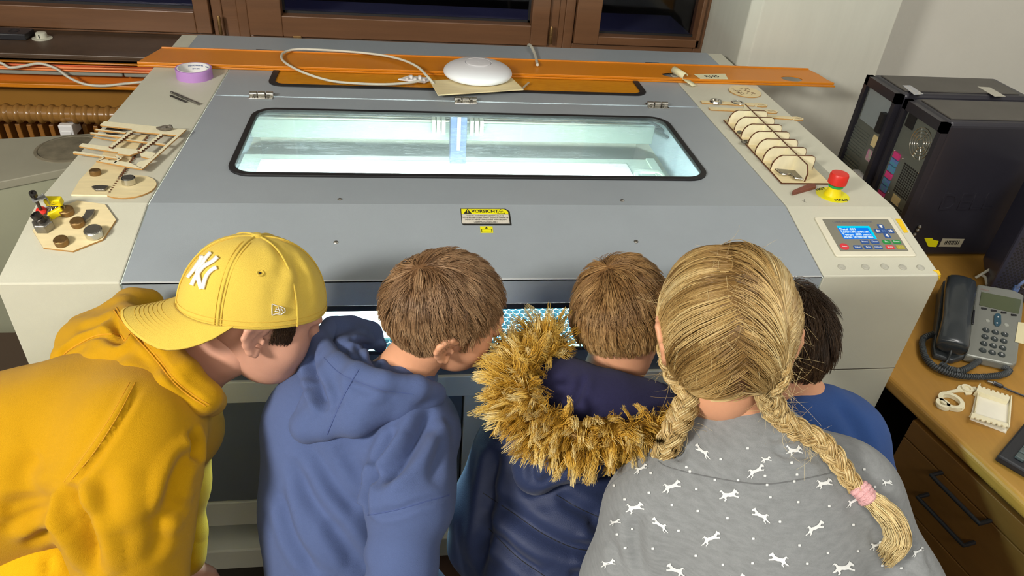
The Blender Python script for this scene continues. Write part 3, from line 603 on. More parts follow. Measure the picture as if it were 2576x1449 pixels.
# orange trunking cover bar
def cz(px, py, z=ZT+.013): return Zp(px, py, z)
lf, lb, rb, rf = cz(345, 160), cz(381, 130), cz(2053, 184), cz(2087, 214)
t = empty('trunking_cover', (.3, 2.13, ZT), 'long orange plastic trunking cover laid across the back of the laser cutter', 'cover')
yb, yf, xl, xr = 2.215-.0, 2.075, -.742, 1.315
h1 = cz(1992, 197); h2 = cz(1690, 187)
ya, yz = yf+.008, yb-.006; zb0, zb1 = ZT+.009, ZT+.012
def oval(c, rx, ry, x0, x1):
    g = G(); pts, cs = [], []
    hole = []
    for k in range(4):
        for i in range(7):
            q = math.radians(k*90+i*15); hole.append((c[0]+rx*math.cos(q), c[1]+ry*math.sin(q))); cs.append(k)
    holed_plate(g, x0, ya, x1, yz, (hole, cs), zb0, zb1); return g
g = oval((h2[0]+.003, h2[1]), .034, .024, h2[0]-.1, h2[0]+.12); g2 = oval((h1[0], h1[1]), .034, .026, h2[0]+.12, xr-.02)
g.v, g.f = g.v, g.f; k = len(g.v); g.v += g2.v; g.f += [tuple(i+k for i in f) for f in g2.f]
g.box((xl+.03, ya, zb0), (h2[0]-.1, yz, zb1)); g.prism([(xl+.03, ya, zb0), (xl+.03, yz, zb0), (xl+.012, ya+.05, zb0), (xl, ya, zb0)], (0, 0, zb1-zb0))
g.prism([(xr-.02, ya, zb0), (xr+.006, ya, zb0), (xr-.004, ya+.03, zb0), (xr-.008, ya+.08, zb0), (xr-.02, yz, zb0)], (0, 0, zb1-zb0))
B(g, 'flat_web', M['orange'], t)
g = G(); g.box((xl, yf, ZT+.0005), (xr+.008, yf+.004, ZT+.006)); g.box((xl, yf+.003, ZT+.006), (xr+.003, yf+.009, ZT+.0135)); g.box((xl+.03, yb-.007, ZT+.003), (xr-.02, yb-.002, ZT+.0155)); B(g, 'edge_rib', M['orange'], t, bevel=.0012)
g = G(); a, b, c, d = cz(1745, 187), cz(1824, 186), cz(1832, 200), cz(1762, 199); g.prism([p+np.array([0, 0, 0]) for p in (a, b, c, d)], (0, 0, .0006)); lab = B(g, 'tape_label', M['masking'], t, label='masking tape label reading RJ45')
lu = (b-a); text('RJ45', .026, (a+b+c+d)/4+np.array([0, 0, .0009]), lu, (0, 1, 0), 'handwriting', M['ink'], t)
# torn loop of masking tape
p = cz(1708, 185); g = G(); P = []
a0 = cz(1693, 184); a1 = cz(1748, 216, ZT+.004); ax = (a1-a0); ax /= np.linalg.norm(ax); sd = np.cross(ax, [0, 0, 1])
tt = np.linspace(0, 1, 9); ring = [(-math.cos(q)*.011, .011+math.sin(q)*.011) for q in np.linspace(0, 1.75*math.pi, 14)]
v = []; 
for s_ in (0, 1):
    for x, z in ring: v.append(a0+ax*(.0+s_*.052)*1+sd*x+np.array([0, 0, z*(1-.1*s_)]))
n = len(ring); g.add(v, [(i, i+1, i+1+n, i+n) for i in range(n-1)])
g.add([a0+ax*.05-sd*.011+[0, 0, .004], a0+ax*.05+sd*.011+[0, 0, .004], a1+sd*.010+[0, 0, .0], a1-sd*.010+[0, 0, .0]], [(0, 1, 2, 3)])
o = B(g, 'tape_roll_scrap', M['masking'], label='curled strip of pale masking tape on the orange bar left of the written label', cat='tape', smooth=True); sm = o.modifiers.new('s', 'SOLIDIFY'); sm.thickness = .0006
# cables
zc_ = ZT+.018
cab = [cz(px, py, z) for px, py, z in ((1092, 212, 1.094), (1075, 192, 1.105), (1050, 168, 1.108), (1010, 150, 1.106), (955, 138, 1.104), (880, 130, 1.103), (800, 125, 1.103), (745, 124, 1.102), (715, 132, 1.1), (708, 145, 1.1), (722, 161, 1.1), (765, 183, 1.098), (830, 203, 1.09), (900, 210, 1.09), (970, 212, 1.09), (1030, 208, 1.092), (1058, 203, 1.094))]
g = G(); g.tube(spline(cab, 8), .0034, 8); S(g, 'network_cable', M['cable'], label='pale cable lying in a big loop over the orange bar', cat='cable')
g = G(); g.tube(spline([Zp(1352, 163, ZT+.02), Zp(1349, 150, ZT+.012), Zp(1345, 135, ZT+.010), Zp(1337, 118, ZT+.014), Zp(1330, 113, ZT+.004), (Zp(1330, 113, ZT)+[0, .03, -.03])], 8), .0045, 8); S(g, 'grey_cable', M['cable'], label='short grey cable coming over the back edge of the machine', cat='cable')
g = G(); g.tube([cz(1312, 225, ZT+.004), cz(1330, 208, ZT+.006)], .003, 7); S(g, 'cable_offcut', flat('#b5a58c', 'offcut_beige', .5), label='short cable offcut poking out right of the white dome', cat='cable')
# RJ45 keystone clip
c = cz(1040, 203, ZT+.003); KJ = empty('keystone_jack', c, 'small white plastic keystone clip lying left of the white dome', 'clip')
g = G(); P = [cz(a, b, ZT+.003) for a, b in ((1001, 202), (1028, 193), (1080, 199), (1083, 204), (1068, 210))]; g.prism(P, (0, 0, .004)); B(g, 'base_plate', M['white'], KJ, bevel=.0008)
for i, (a, b) in enumerate(((1024, 200), (1034, 197), (1044, 201), (1056, 198), (1066, 203))):
    p = cz(a, b, ZT+.007); g = G(); g.box((p[0]-.004, p[1]-.006, p[2]), (p[0]+.004, p[1]+.006, p[2]+.006+.002*(i % 2))); B(g, 'terminal', M['white'], KJ, bevel=.0006)
# dome access point on wooden plate
WP = empty('wooden_plate', cz(1200, 222, ZT+.003), 'thin wooden plate lying under the white dome', 'plate')
g = G(); P = [cz(a, b, ZT+.012) for a, b in ((1081, 205), (1284, 195), (1317, 227), (1102, 241))]; g.prism(P, (0, 0, .003)); B(g, 'board', M['ply'], WP)
apc = np.array([.193, 2.042, ZT+.0165]); AP = empty('access_point', apc, 'white dome-shaped wireless access point with a ring on top', 'device')
R_ = .0985
g = G(); g.lathe([(.088, 0), (R_-.003, .003), (R_, .008), (R_, .010)]+[(R_*math.cos(q), .010+.030*math.sin(q)) for q in np.linspace(.04, 1.12, 14)]+[(.0385, .0382), (.0372, .0366), (.0358, .0382)]+[(.0358*math.cos(q), .0382+.002*math.sin(q)) for q in np.linspace(.3, 1.57, 6)], apc, 72)
S(g, 'dome', mat('satin_white', '#d9d8dc', .35, var=.01), parent=AP)
g = G(); g.lathe([(.0374, .0368), (.0372, .0374), (.0360, .0374), (.0358, .0368)], apc, 60); B(g, 'status_ring', flat('#4a4d66', 'ring_blue_grey', .4), AP)
text('U', .012, apc+[0, 0, .0403], (1, 0, 0), (0, 1, 0), 'emblem', flat('#c2c2c8', 'emblem_grey', .5), AP)
# violet tape roll
c = Zp(490.5, 196, ZT); c = np.array([c[0]-.001, 2.017-.010, ZT]); T = empty('tape_roll', c, 'violet roll of adhesive tape with a white printed core', 'tape')
def ringg(ri, ro, h, c, n=40):
    g = G(); vs = []; fs = []
    for r, z in ((ri, 0), (ro, 0), (ro, h), (ri, h)):
        for k in range(n): q = 2*math.pi*k/n; vs.append(c+np.array([r*math.cos(q), r*math.sin(q), z]))
    for i in range(4):
        j = (i+1) % 4
        for k in range(n): fs.append((i*n+k, i*n+(k+1) % n, j*n+(k+1) % n, j*n+k))
    return g.add(vs, fs)
S(ringg(.0418, .0462, .0262, c), 'tape_winding', M['purple'], parent=T); S(ringg(.0395, .0417, .0268, c), 'core', M['white'], parent=T)
for k, (s_, zz) in enumerate((('SENSITIVE MASKING TAPE', .019), ('50M X 25MM', .010))):
    for off in (0, 1):
        for i, ch in enumerate(s_):
            q = 2.15-off*1.25-i*.047-(0 if k == 0 else .25); n_ = np.array([-math.cos(q), -math.sin(q), 0]); ux = np.array([math.sin(q), -math.cos(q), 0])
            if ch != ' ' and q > .3: text(ch, .0048, c+np.array([math.cos(q)*.0392, math.sin(q)*.0392, zz]), ux, (0, 0, 1), 'lettering', flat('#33528a', 'blue_print', .6) if 'blue_print' not in bpy.data.materials else bpy.data.materials['blue_print'], T)
# pin and drill bit
a, b = Zp(430, 232, ZT+.004), Zp(501, 262, ZT+.004); d = b-a; L_ = np.linalg.norm(d)
g = G(); g.lathe([(.002, 0), (.0036, .001), (.0036, .006), (.003, .007), (.0033, .009), (.0033, L_-.01), (.0028, L_-.009), (.0038, L_-.006), (.003, L_), (0, L_)], a, 14, d); S(g, 'steel_pin', M['steel'], label='slim steel rod with ball ends lying on the left housing', cat='rod')
a, b = Zp(428, 240, ZT+.003), Zp(469, 257, ZT+.003); d = b-a; L_ = np.linalg.norm(d)
g = G(); g.lathe([(.0016, 0)]+[(.0017+.0011*(i % 2), L_*i/20) for i in range(1, 20)]+[(0, L_)], a, 10, d); S(g, 'drill_bit', M['darkmetal'], label='short twisted drill bit lying just below the steel rod', cat='drill bit')

# ---- laser-cut plywood scraps on the left housing
def U(u, v, z=ZT+.006): return Zp(170+u/6.9, 290+v/6.9, z)
def strip(pts, z, th, nm, m, par=None, edge=M['amberedge'], **k):
    P = [U(a, b, z+th) for a, b in pts]; g = G(); n = len(P); P = np.array(P)
    nn = sum(np.cross(P[i], P[(i+1) % n]) for i in range(n)); 
    if nn[2] < 0: P = P[::-1]
    g.add(P, [tuple(range(n))]); o = B(g, nm, m, par, **k)
    e = G(); e.add(list(P)+list(P-[0, 0, th]), [(i, i+n, (i+1) % n+n, (i+1) % n) for i in range(n)]+[tuple(range(n, 2*n))[::-1]]); 
    B(e, 'cut_edge', edge, o); return o
def comb(u0, v0, u1, v1, w_, n, side=1, du=0., dv=0.):    # toothed strip outline
    a = np.array([u0, v0], float); b = np.array([u1, v1], float); d = (b-a); L_ = np.linalg.norm(d); d /= L_; s_ = np.array([w_, w_*.25]); pts = []
    for i in range(n):
        x0 = L_*i/n; x1 = L_*(i+.5)/n; x2 = L_*(i+1)/n
        pts += [a+d*x0+s_*.5, a+d*x1+s_*.5, a+d*x1+s_*.9, a+d*x2+s_*.9]
    bk = [a+d*L_*(i/n)-s_*(.5 if i % 2 else .25) for i in range(n, -1, -1)]
    return [tuple(p) for p in pts+bk]
BD = strip([(60, 1375), (200, 1130), (490, 820), (630, 640), (870, 360), (1390, 335), (1290, 440), (1250, 500), (1180, 610), (1080, 790), (1000, 900), (880, 1060), (800, 1180), (700, 1385)], ZT+.0006, .0035, 'plywood_board', M['ply'], edge=M['ply2'], label='long plywood board under the cut-out scraps, with toothed right edge', cat='board')
g = G()
for i in range(26):
    t_ = i/26; u = 720+(1390-720)*t_; v = 1330-(1330-340)*t_
    a = U(u+8, v, ZT+.0045)
    q = U(u+8+16, v-20, ZT+.0045); g.obox(a-[0, 0, .004], (1, 0, 0), (0, 1, 0), (0, 0, 1), .0034, .0024, .0042)
B(g, 'edge_teeth', M['burn'], BD, kind='stuff')
SH = strip([(640, 100), (2060, 245), (1890, 345), (1130, 280), (1110, 235), (600, 180), (560, 165)], ZT+.011, .003, 'plywood_offcut', M['ply2'], edge=M['amberedge'], label='pale plywood sheet remnant with cut-out shapes, overhanging the left housing', cat='offcut')
for nm, pts in (('side_strip', [(2060, 245), (1300, 930), (1180, 872), (1230, 810), (1450, 750), (1560, 650), (1700, 510), (1890, 345)]),
                ('front_strip', [(490, 790), (620, 770), (1060, 815), (1190, 872), (1310, 925), (1290, 935)]),
                ('middle_strip', [(195, 530), (260, 485), (720, 545), (1260, 600), (1540, 655), (1440, 755), (1270, 712), (1250, 636), (1080, 690), (870, 668), (870, 640), (240, 545)]),
                ('slat', [(485, 232), (1020, 290), (1000, 306), (485, 252)]), ('slat', [(385, 300), (410, 292), (950, 362), (930, 380), (400, 318)]),
                ('slat', [(930, 398), (1705, 495), (1690, 514), (940, 418)]), ('slat', [(95, 628), (130, 620), (905, 740), (895, 757), (95, 655)]),
                ('arrow_piece', [(855, 680), (945, 742), (830, 822), (800, 822), (885, 745), (820, 700)]),
                ('slat', [(620, 715), (650, 718), (555, 795), (530, 795)])):
    strip(pts, ZT+.0112, .003, nm, M['ply2'], SH)
for a in ((1112, 262, 735, 545), (1625, 320, 1235, 620)):
    strip(comb(*a, 46, 9), ZT+.0145, .004, 'toothed_strip', M['ply2'], SH, edge=M['burn'])
strip(comb(440, 372, 850, 435, 16, 5), ZT+.0112, .003, 'toothed_strip', M['ply2'], SH)
c = U(1165, 590, ZT+.0045); 
# magnets, stone, metal piece
def cyl(c, r, h, nm, m, lab, cat, ax=None, group=None, top=None):
    o = empty(nm, c, lab, cat, group); g = G(); g.lathe([(r*.94, 0), (r, r*.06), (r, h-r*.08), (r*.92, h)], c, 24, ax); S(g, 'body', m, parent=o)
    n = np.array([0, 0, 1.]) if ax is None else np.array(ax); g = G(); g.lathe([(r*.8, h+.0001), (r*.78, h+.0004), (0, h+.0004)], c, 24, ax); S(g, 'top_face', top or (m if m is M['brass'] else M['steel']), parent=o); return o
cyl(U(490, 1028, ZT+.0042), .0105, .010, 'magnet', M['brass'], 'brown round magnet on the long plywood board', 'magnet')
cyl(U(1072, 1178, ZT+.0045), .0135, .0125, 'magnet', M['chrome'], 'shiny round magnet standing on the plywood disc', 'magnet')
g = G(); g.lathe([(.0485, 0), (.0485, .0032), (0, .0033)], Zp(327, 472, ZT+.0006), 44); o = B(g, 'plywood_disc', M['ply'], label='round plywood disc with a shiny magnet on it, left housing', cat='disc')
g = G(); c = Zp(327, 472, ZT+.0006); g.lathe([(.0487, .0002), (.0488, .003)], c, 44); B(g, 'cut_edge', M['amberedge'], o)
g = G(); P = [U(a, b, ZT+.0085) for a, b in ((412, 1232), (490, 1208), (600, 1206), (712, 1220), (640, 1288), (480, 1290))]; g.prism([p-[0, 0, .0043] for p in P], (0, 0, .0043)); B(g, 'metal_segment', M['steel'], label='fan-shaped steel piece near the front edge of the long plywood board', cat='metal part', bevel=.0008)
g = G(); c = U(810, 290, ZT+.0008); g.lathe([(.0175, 0), (.0175, .007), (.015, .008), (0, .008)], c, 24); S(g, 'magnet', M['darkmetal'], label='dark round magnet half hidden under the thin slats', cat='magnet')
c = U(1690, 260, ZT+.0145); g = G(); g.ball(c+[0, 0, .0045], .0105, 10, (1.5, .8, .62)); 
g.v = [(c[0]+(x-c[0])*(1+.18*math.sin(9e2*y)), y, c[2]+(z-c[2])*(1+.25*math.sin(7e2*x))) for x, y, z in g.v]; g.ball(c+[.012, .002, .007], .0065, 8, (1, .8, 1))
B(g, 'stone', flat('#5d564c', 'grey_stone', .45, var=.35, vs=60, bump=.6, bs=200), label='small dark stone on the far corner of the plywood remnant', cat='stone')
# ---- octagonal board with its magnets on the sloping front
def V(u, v, h=.004): return SL(60+u/8.05, 470+v/8.05, h)
P = [V(a, b, .004) for a, b in ((1080, 280), (1640, 350), (1865, 660), (1600, 1060), (990, 1300), (390, 1230), (175, 880), (560, 480))]
OC = empty('octagonal_board', V(1000, 780, .0006), 'eight-sided plywood board with magnets at the front of the left housing', 'board')
g = G(); g.prism([p-SN*.0034 for p in P], SN*.0034); B(g, 'board', M['ply'], OC)
g = G(); c_ = sum(P)/8; Q = [c_+(p-c_)*1.003 for p in P]; n = 8; g.add(Q+[q-SN*.0034 for q in Q], [(i, i+n, (i+1) % n+n, (i+1) % n) for i in range(n)]); B(g, 'cut_edge', M['amberedge'], OC)
def mg(u, v, r, h, m, lab): return cyl(V(u, v, .0045), r, h, 'magnet', m, lab, 'magnet', ax=SN)
mg(780, 1150, .0118, .0115, M['brass'], 'brown round magnet at the front edge of the octagonal board')
mg(1440, 975, .0155, .014, M['chrome'], 'large shiny magnet near the right edge of the octagonal board')
mg(1105, 770, .0118, .011, M['brass'], 'brown magnet touching the curved steel piece on the octagonal board')
mg(885, 540, .0125, .011, M['brass'], 'brown magnet behind the yellow clips on the octagonal board')
g = G(); path = spline([V(1205, 715, .006), V(1250, 665, .006), V(1305, 615, .006), V(1345, 550, .006), V(1362, 490, .006)], 5)
for i in range(len(path)-1):
    pass
wd = [.0050, .0066, .0074, .0074]; L1 = []; R1 = []
for i, p in enumerate(path):
    d = path[min(i+1, len(path)-1)]-path[max(i-1, 0)]; d /= np.linalg.norm(d); s_ = np.cross(d, SN); w_ = np.interp(i/(len(path)-1), (0, .3, .7, 1), wd); L1.append(p+s_*w_); R1.append(p-s_*w_)
g.prism([p-SN*.0012 for p in L1+R1[::-1]], SN*.006); B(g, 'curved_steel_piece', M['steel'], label='curved flat steel piece lying on the octagonal board', cat='metal part', bevel=.001)
c = V(430, 830, .0045); BT = empty('bolt', c, 'grey hexagonal bolt standing at the left edge of the octagonal board', 'bolt')
g = G(); g.lathe([(.0175, 0), (.0175, .015), (.015, .017)], c, 6, SN); B(g, 'hex_nut', M['steel'], BT, bevel=.001)
c2 = c+SN*.017; ax2 = SN+np.array([-.35, 0, 0]); g = G(); g.lathe([(.0085, -.002), (.0085, .006), (.0065, .008), (.0085, .009), (.0085, .017), (.005, .018), (.005, .014), (0, .014)], c2, 16, ax2); S(g, 'threaded_stud', M['darkmetal'], parent=BT)
# small screw clamp
pl_ = V(300, 590, .002); CL = empty('screw_clamp', pl_, 'small steel screw clamp with a red pad beside the octagonal board', 'clamp')
A0 = SL(85, 546, .003); A1 = SL(122, 524, .004); A2 = SL(123, 524, .036)+np.array([-.004, 0, 0]); 
def K(u, v, h): return SL(60+u/8.05, 470+v/8.05, h)
# frame: foot plate, upright, top arm
foot0, foot1 = K(225, 600, .003), K(525, 425, .006); top1 = K(425, 190, .046); top0 = K(165, 282, .046)
def bar(g, a, b, wdir, w_, th):
    d = b-a; L_ = np.linalg.norm(d); d /= L_; n = np.cross(d, wdir); n /= np.linalg.norm(n); wd_ = np.cross(n, d); g.prism([a-wd_*w_/2-n*th/2, a+wd_*w_/2-n*th/2, b+wd_*w_/2-n*th/2, b-wd_*w_/2-n*th/2], n*th)
g = G(); wdv = np.array([.55, .8, .1]); wdv = np.cross(foot1-foot0, [0, 0, 1]); wdv /= np.linalg.norm(wdv)
bar(g, foot0, foot1, wdv, .016, .0022); bar(g, foot1, top1, wdv, .016, .0022); bar(g, top1, top0, wdv, .016, .0022); B(g, 'bracket', flat('#a3a5a4', 'zinc_bracket', .4, metal=.5), CL, bevel=.0006)
sc1 = K(352, 480, .012); sdir = K(200, 170, .060)-sc1; sdir /= np.linalg.norm(sdir)
g = G(); g.lathe([(.003, 0), (.003, .046), (.0034, .047), (.0062, .049), (.0062, .058), (.003, .0585), (.003, .055), (0, .055)], sc1, 14, sdir); S(g, 'screw', M['darkmetal'], parent=CL)
g = G(); g.lathe([(.007, -.005), (.0088, -.002), (.0088, .001), (.004, .004)], sc1, 18, sdir); S(g, 'red_pad', M['red'], parent=CL)
# yellow binder-style clips
def clip(c, ux, uy, uz, s_, lab, face):
    o = empty('yellow_clip', c, lab, 'clip'); g = G(); g.obox(c, ux, uy, uz, .030*s_, .014*s_, .016*s_); B(g, 'yellow_body', M['yellow'], o, bevel=.002)
    if face:
        f = c-uy*(.0071*s_)+uz*.010*s_
        for e in (-1, 1): g = G(); g.ball(f+ux*e*.003+uz*.002, .0008, 6); B(g, 'printed_eye', M['ink'], o)
        g = G(); g.tube([f+ux*.0065*math.sin(q)-uz*(.0045*math.cos(q)-.001) for q in np.linspace(-1.2, 1.2, 9)], .0005, 5); B(g, 'printed_smile', M['ink'], o)
    for e in (-1, 1):
        g = G(); a = c+ux*e*.008*s_+uz*.001; g.tube([a, a-uz*.012+uy*.006*e+ux*.004, a-uz*.014+ux*.010+uy*.002], .0011, 6); S(g, 'wire_arm', M['chrome'], parent=o)
    return o
ux = np.array([1., 0, 0]); uz = np.array([0, -.35, .94]); uy = np.cross(uz, ux)
clip(K(640, 345, .020), ux, uy, uz, .95, 'yellow clip with a drawn smiling face beside the octagonal board', True)
ux2 = np.array([.8, .35, .35]); ux2 /= np.linalg.norm(ux2); uz2 = np.cross(ux2, [0, 1, 0]); uz2 /= np.linalg.norm(uz2); clip(K(705, 590, .005), ux2, np.cross(uz2, ux2), uz2, .85, 'second yellow clip lying tangled in front of the smiling one', False)
TA = empty('wire_tangle', K(620, 480, .004), 'tangle of shiny wire loops between the screw clamp and the yellow clips', 'wire')
for i in range(9):
    c = K(560+i*28, 470+18*math.sin(i*2.1), .007+.003*math.sin(i)); q = i*.7; g = G(); ph = np.linspace(0, 2*math.pi, 15)
    e1 = np.array([math.cos(q), math.sin(q), .3]); e2 = np.array([-.3*math.sin(q), .2, 1.]); g.tube([c+e1*.009*math.cos(p)+e2*.007*math.sin(p) for p in ph], .0012, 6); S(g, 'wire_loop', [M['chrome'], M['steel']][i % 2], parent=TA)

# ---- right housing
def W(u, v, z=ZT+.0035): return Zp(1740+u/4.5275, 200+v/4.5275, z)
c = W(605, 145, ZT+.0005); g = G(); g.lathe([(.048, 0), (.048, .003), (0, .0031)], c, 44); o = B(g, 'engraved_disc', M['ply'], label='round plywood disc with engraved picture at the back of the right housing', cat='disc')
g = G(); g.lathe([(.0482, .0002), (.0482, .0028)], c, 44); B(g, 'cut_edge', M['amberedge'], o)
g = G()
for i in range(34):
    a = c+[random.uniform(-.032, .032), random.uniform(-.026, .026), .0034]; q = random.uniform(0, 6.28); g.tube([a, a+[.006*math.cos(q), .006*math.sin(q), 0], a+[.006*math.cos(q)+.004*math.cos(q+1), .006*math.sin(q)+.004*math.sin(q+1), 0]], .0004, 4)
B(g, 'engraving', M['burn'], o, kind='stuff')
def stick(P0, P1, w_, lab):
    a, b = W(*P0, ZT+.0005), W(*P1, ZT+.0005); d = b-a; L_ = np.linalg.norm(d); d /= L_; s_ = np.cross([0, 0, 1], d); out = []
    for x, y in ([(0, -.8), (.02, -1), (.78, -1), (.80, -.6), (.82, -1.0), (.9, -1.3), (.97, -.9), (1, 0), (.97, .9), (.9, 1.3), (.82, 1.0), (.80, .6), (.78, 1), (.02, 1), (0, .8)]): out.append(a+d*x*L_+s_*y*w_)
    g = G(); g.prism(out, (0, 0, .003)); o = B(g, 'wooden_stick', M['ply'], label=lab, cat='stick')
    g = G(); n = len(out); cc = sum(out)/n; Q = [cc+(p-cc)*1.0015 for p in out]; g.add(Q+[q+[0, 0, .0028] for q in Q], [(i, i+n, (i+1) % n+n, (i+1) % n) for i in range(n)]); B(g, 'cut_edge', M['amberedge'], o)
    g = G()
    for i in range(6): q = a+d*(.86+.02*i)*L_; g.tube([q-s_*w_*.5+[0, 0, .0033], q+s_*w_*.5+[0, 0, .0033]], .0003, 4)
    B(g, 'engraving', M['burn'], o)
stick((108, 262), (862, 303), .0105, 'plywood spoon stick with two metal rings on it')
stick((200, 338), (978, 375), .0105, 'plywood stick lying just behind the divider rack')
stick((620, 410), (1272, 458), .0100, 'plywood stick pointing right past the far end of the rack')
for (u, v), lab in (((275, 255), 'left metal ring lying on the spoon stick'), ((525, 262), 'right flat metal washer lying on the spoon stick')):
    c = W(u, v, ZT+.0038); g = G(); h = .005 if u < 300 else .002; n = 28; vs = []; fs = []
    rs = ((.0115, 0), (.0185, 0), (.0165, h), (.0125, h))
    for r, z in rs:
        for k in range(n): q = 2*math.pi*k/n; vs.append(c+np.array([r*math.cos(q), r*math.sin(q), z]))
    for i in range(4):
        for k in range(n): fs.append((i*n+k, i*n+(k+1) % n, ((i+1) % 4)*n+(k+1) % n, ((i+1) % 4)*n+k))
    g.add(vs, fs); S(g, 'metal_ring', M['chrome'], label=lab, cat='ring')
# divider rack
bz = ZT+.0006
x0, x1, y0, y1 = W(1045, 1185, ZT+.003)[0]+.0, W(1545, 1180, ZT+.003)[0], W(1045, 1180, ZT+.003)[1], W(355, 458, ZT+.003)[1]
x0 = (W(1045, 1185, ZT+.003)[0]+W(355, 458, ZT+.003)[0])/2; x1 = x0+.118
RK = empty('divider_rack', ((x0+x1)/2, (y0+y1)/2, bz), 'pale plywood divider rack with seven rounded ribs on a dark-edged base', 'rack')
g = G(); g.box((x0, y0, bz), (x1, y1, bz+.0035)); B(g, 'base_board', M['ply'], RK)
g = G(); g.box((x0-.0005, y0-.0008, bz), (x1+.0005, y0-.0001, bz+.0034)); g.box((x0-.0008, y0, bz), (x0-.0001, y1, bz+.0034)); B(g, 'burnt_edge', M['burn'], RK)
xm = x0+.056; rib = [(0, 0), (.0, .012), (.004, .024), (.011, .032), (.02, .036), (.094, .036), (.101, .033), (.104, .026), (.104, 0)]
rys = np.linspace(W(925, 1028, bz+.003)[1], W(420, 500, bz+.003)[1], 7)
for y in rys:
    g = G(); g.prism([(x0+.002+a, y, bz+.0035+b) for a, b in rib], (0, .003, 0)); r = B(g, 'rib', M['ply2'], RK)
    g = G(); P = [(x0+.002+a, y-.0003, bz+.0035+b) for a, b in rib]; 
    for i in range(len(P)-1):
        a, b = np.array(P[i]), np.array(P[i+1]); d = b-a; n = np.array([-d[2], 0, d[0]]); n /= np.linalg.norm(n); g.add([a-[0, .0002, 0], b-[0, .0002, 0], b+n*.0009-[0, .0002, 0], a+n*.0009-[0, .0002, 0], a+[0, .0036, 0], b+[0, .0036, 0], b+n*.0009+[0, .0036, 0], a+n*.0009+[0, .0036, 0]], [(0, 1, 2, 3), (7, 6, 5, 4), (3, 2, 6, 7), (0, 4, 5, 1)])
    B(g, 'burnt_edge', M['burn'], r)
sp_ = [(y0+.006, 0), (y0+.004, .022), (y0+.016, .0375), (y1+.018, .0375), (y1+.018, .02), (y1-.01, 0)]
g = G(); g.prism([(xm, a, bz+.0036+b) for a, b in sp_], (.003, 0, 0)); r = B(g, 'spine', M['ply2'], RK)
g = G()
for i in range(4):
    a, b = [np.array([xm+.0015, *q]) for q in ((sp_[i][0], bz+.0036+sp_[i][1]), (sp_[i+1][0], bz+.0036+sp_[i+1][1]))]; d = b-a; L_ = np.linalg.norm(d); d /= L_; n = np.cross(d, [1, 0, 0]); n = n if (n@((a+b)/2-np.array([xm, (y0+y1)/2, bz+.015]))) > 0 else -n
    g.prism([a-[.0018, 0, 0], a+[.0018, 0, 0], b+[.0018, 0, 0], b-[.0018, 0, 0]], n*.0007)
B(g, 'burnt_edge', M['burn'], r)
# metal bits in and around the rack
def bit(px_, nm, lab, m, sx, sy, h, rot=0.):
    c = W(*px_, bz+.0045); q = rot; g = G(); ux = np.array([math.cos(q), math.sin(q), 0]); uy = np.array([-math.sin(q), math.cos(q), 0]); o = empty(nm, c, lab, 'metal part')
    g.prism([c+ux*a*sx+uy*b*sy for a, b in ((-.5, -.3), (-.2, -.5), (.3, -.45), (.5, -.1), (.35, .4), (-.1, .5), (-.45, .3))], (0, 0, h)); B(g, 'plate', m, o, bevel=.0008)
    g = G(); g.lathe([(sx*.13, h*1), (sx*.13, h+.001), (0, h+.001)], c, 12); B(g, 'hole_plug', M['darkmetal'], o); return o
bit((545, 608), 'metal_scrap', 'grey metal scrap between the second and third rib of the rack', M['steel'], .014, .012, .005, .5)
bit((612, 715), 'metal_scrap', 'flat metal scrap overhanging the left edge of the rack', M['steel'], .026, .016, .004, .2)
c = W(930, 975, bz+.0045); g = G(); g.lathe([(.0055, 0), (.0055, .011), (.004, .0115), (.004, .009), (0, .009)], c, 16); S(g, 'metal_sleeve', M['chrome'], label='small steel sleeve standing beside the front rib of the rack', cat='metal part')
c = W(1100, 1075, bz+.0045); LT = empty('bent_bracket', c, 'bent shiny metal bracket in the front bay of the rack', 'metal part')
g = G(); g.prism([W(a, b, bz+.007) for a, b in ((960, 1020), (1180, 1040), (1270, 1110), (1250, 1140), (1190, 1130), (1130, 1080), (1040, 1075))], (0, 0, .0016)); B(g, 'plate', M['steel'], LT, bevel=.0004)
g = G(); g.tube(spline([W(a, b, bz+.0085) for a, b in ((955, 1022), (1020, 1070), (1080, 1085), (1130, 1075), (1180, 1120), (1265, 1135))], 6), .0022, 8); S(g, 'rim', M['chrome'], parent=LT)
g = G(); a, b = W(1330, 845, bz+.001), W(1660, 1145, bz+.001); cpl = [W(1335, 850, bz+.001), W(1640, 1128, bz+.001), W(1590, 1142, bz+.001), W(1380, 1110, bz+.001), W(1310, 1080, bz+.001), W(1300, 900, bz+.001)]
g.prism([p*[1, 1, 0]+[0, 0, bz-.0003] for p in cpl], (0, 0, .0007)); B(g, 'metal_sheet', flat('#b9b9ae', 'aluminium_sheet', .3, metal=.7, var=.1, vs=50), label='thin aluminium sheet showing at the right of the rack', cat='sheet')
g = G(); g.prism([W(a, b, ZT+.008)-[0, 0, .0076] for a, b in ((1150, 1262), (1330, 1185), (1400, 1180), (1420, 1215), (1160, 1288))], (0, 0, .0075)); B(g, 'brown_wedge', flat('#7a4534', 'reddish_wood', .6, var=.2, vs=60), label='reddish brown wedge lying in front of the rack', cat='wedge', bevel=.0008)

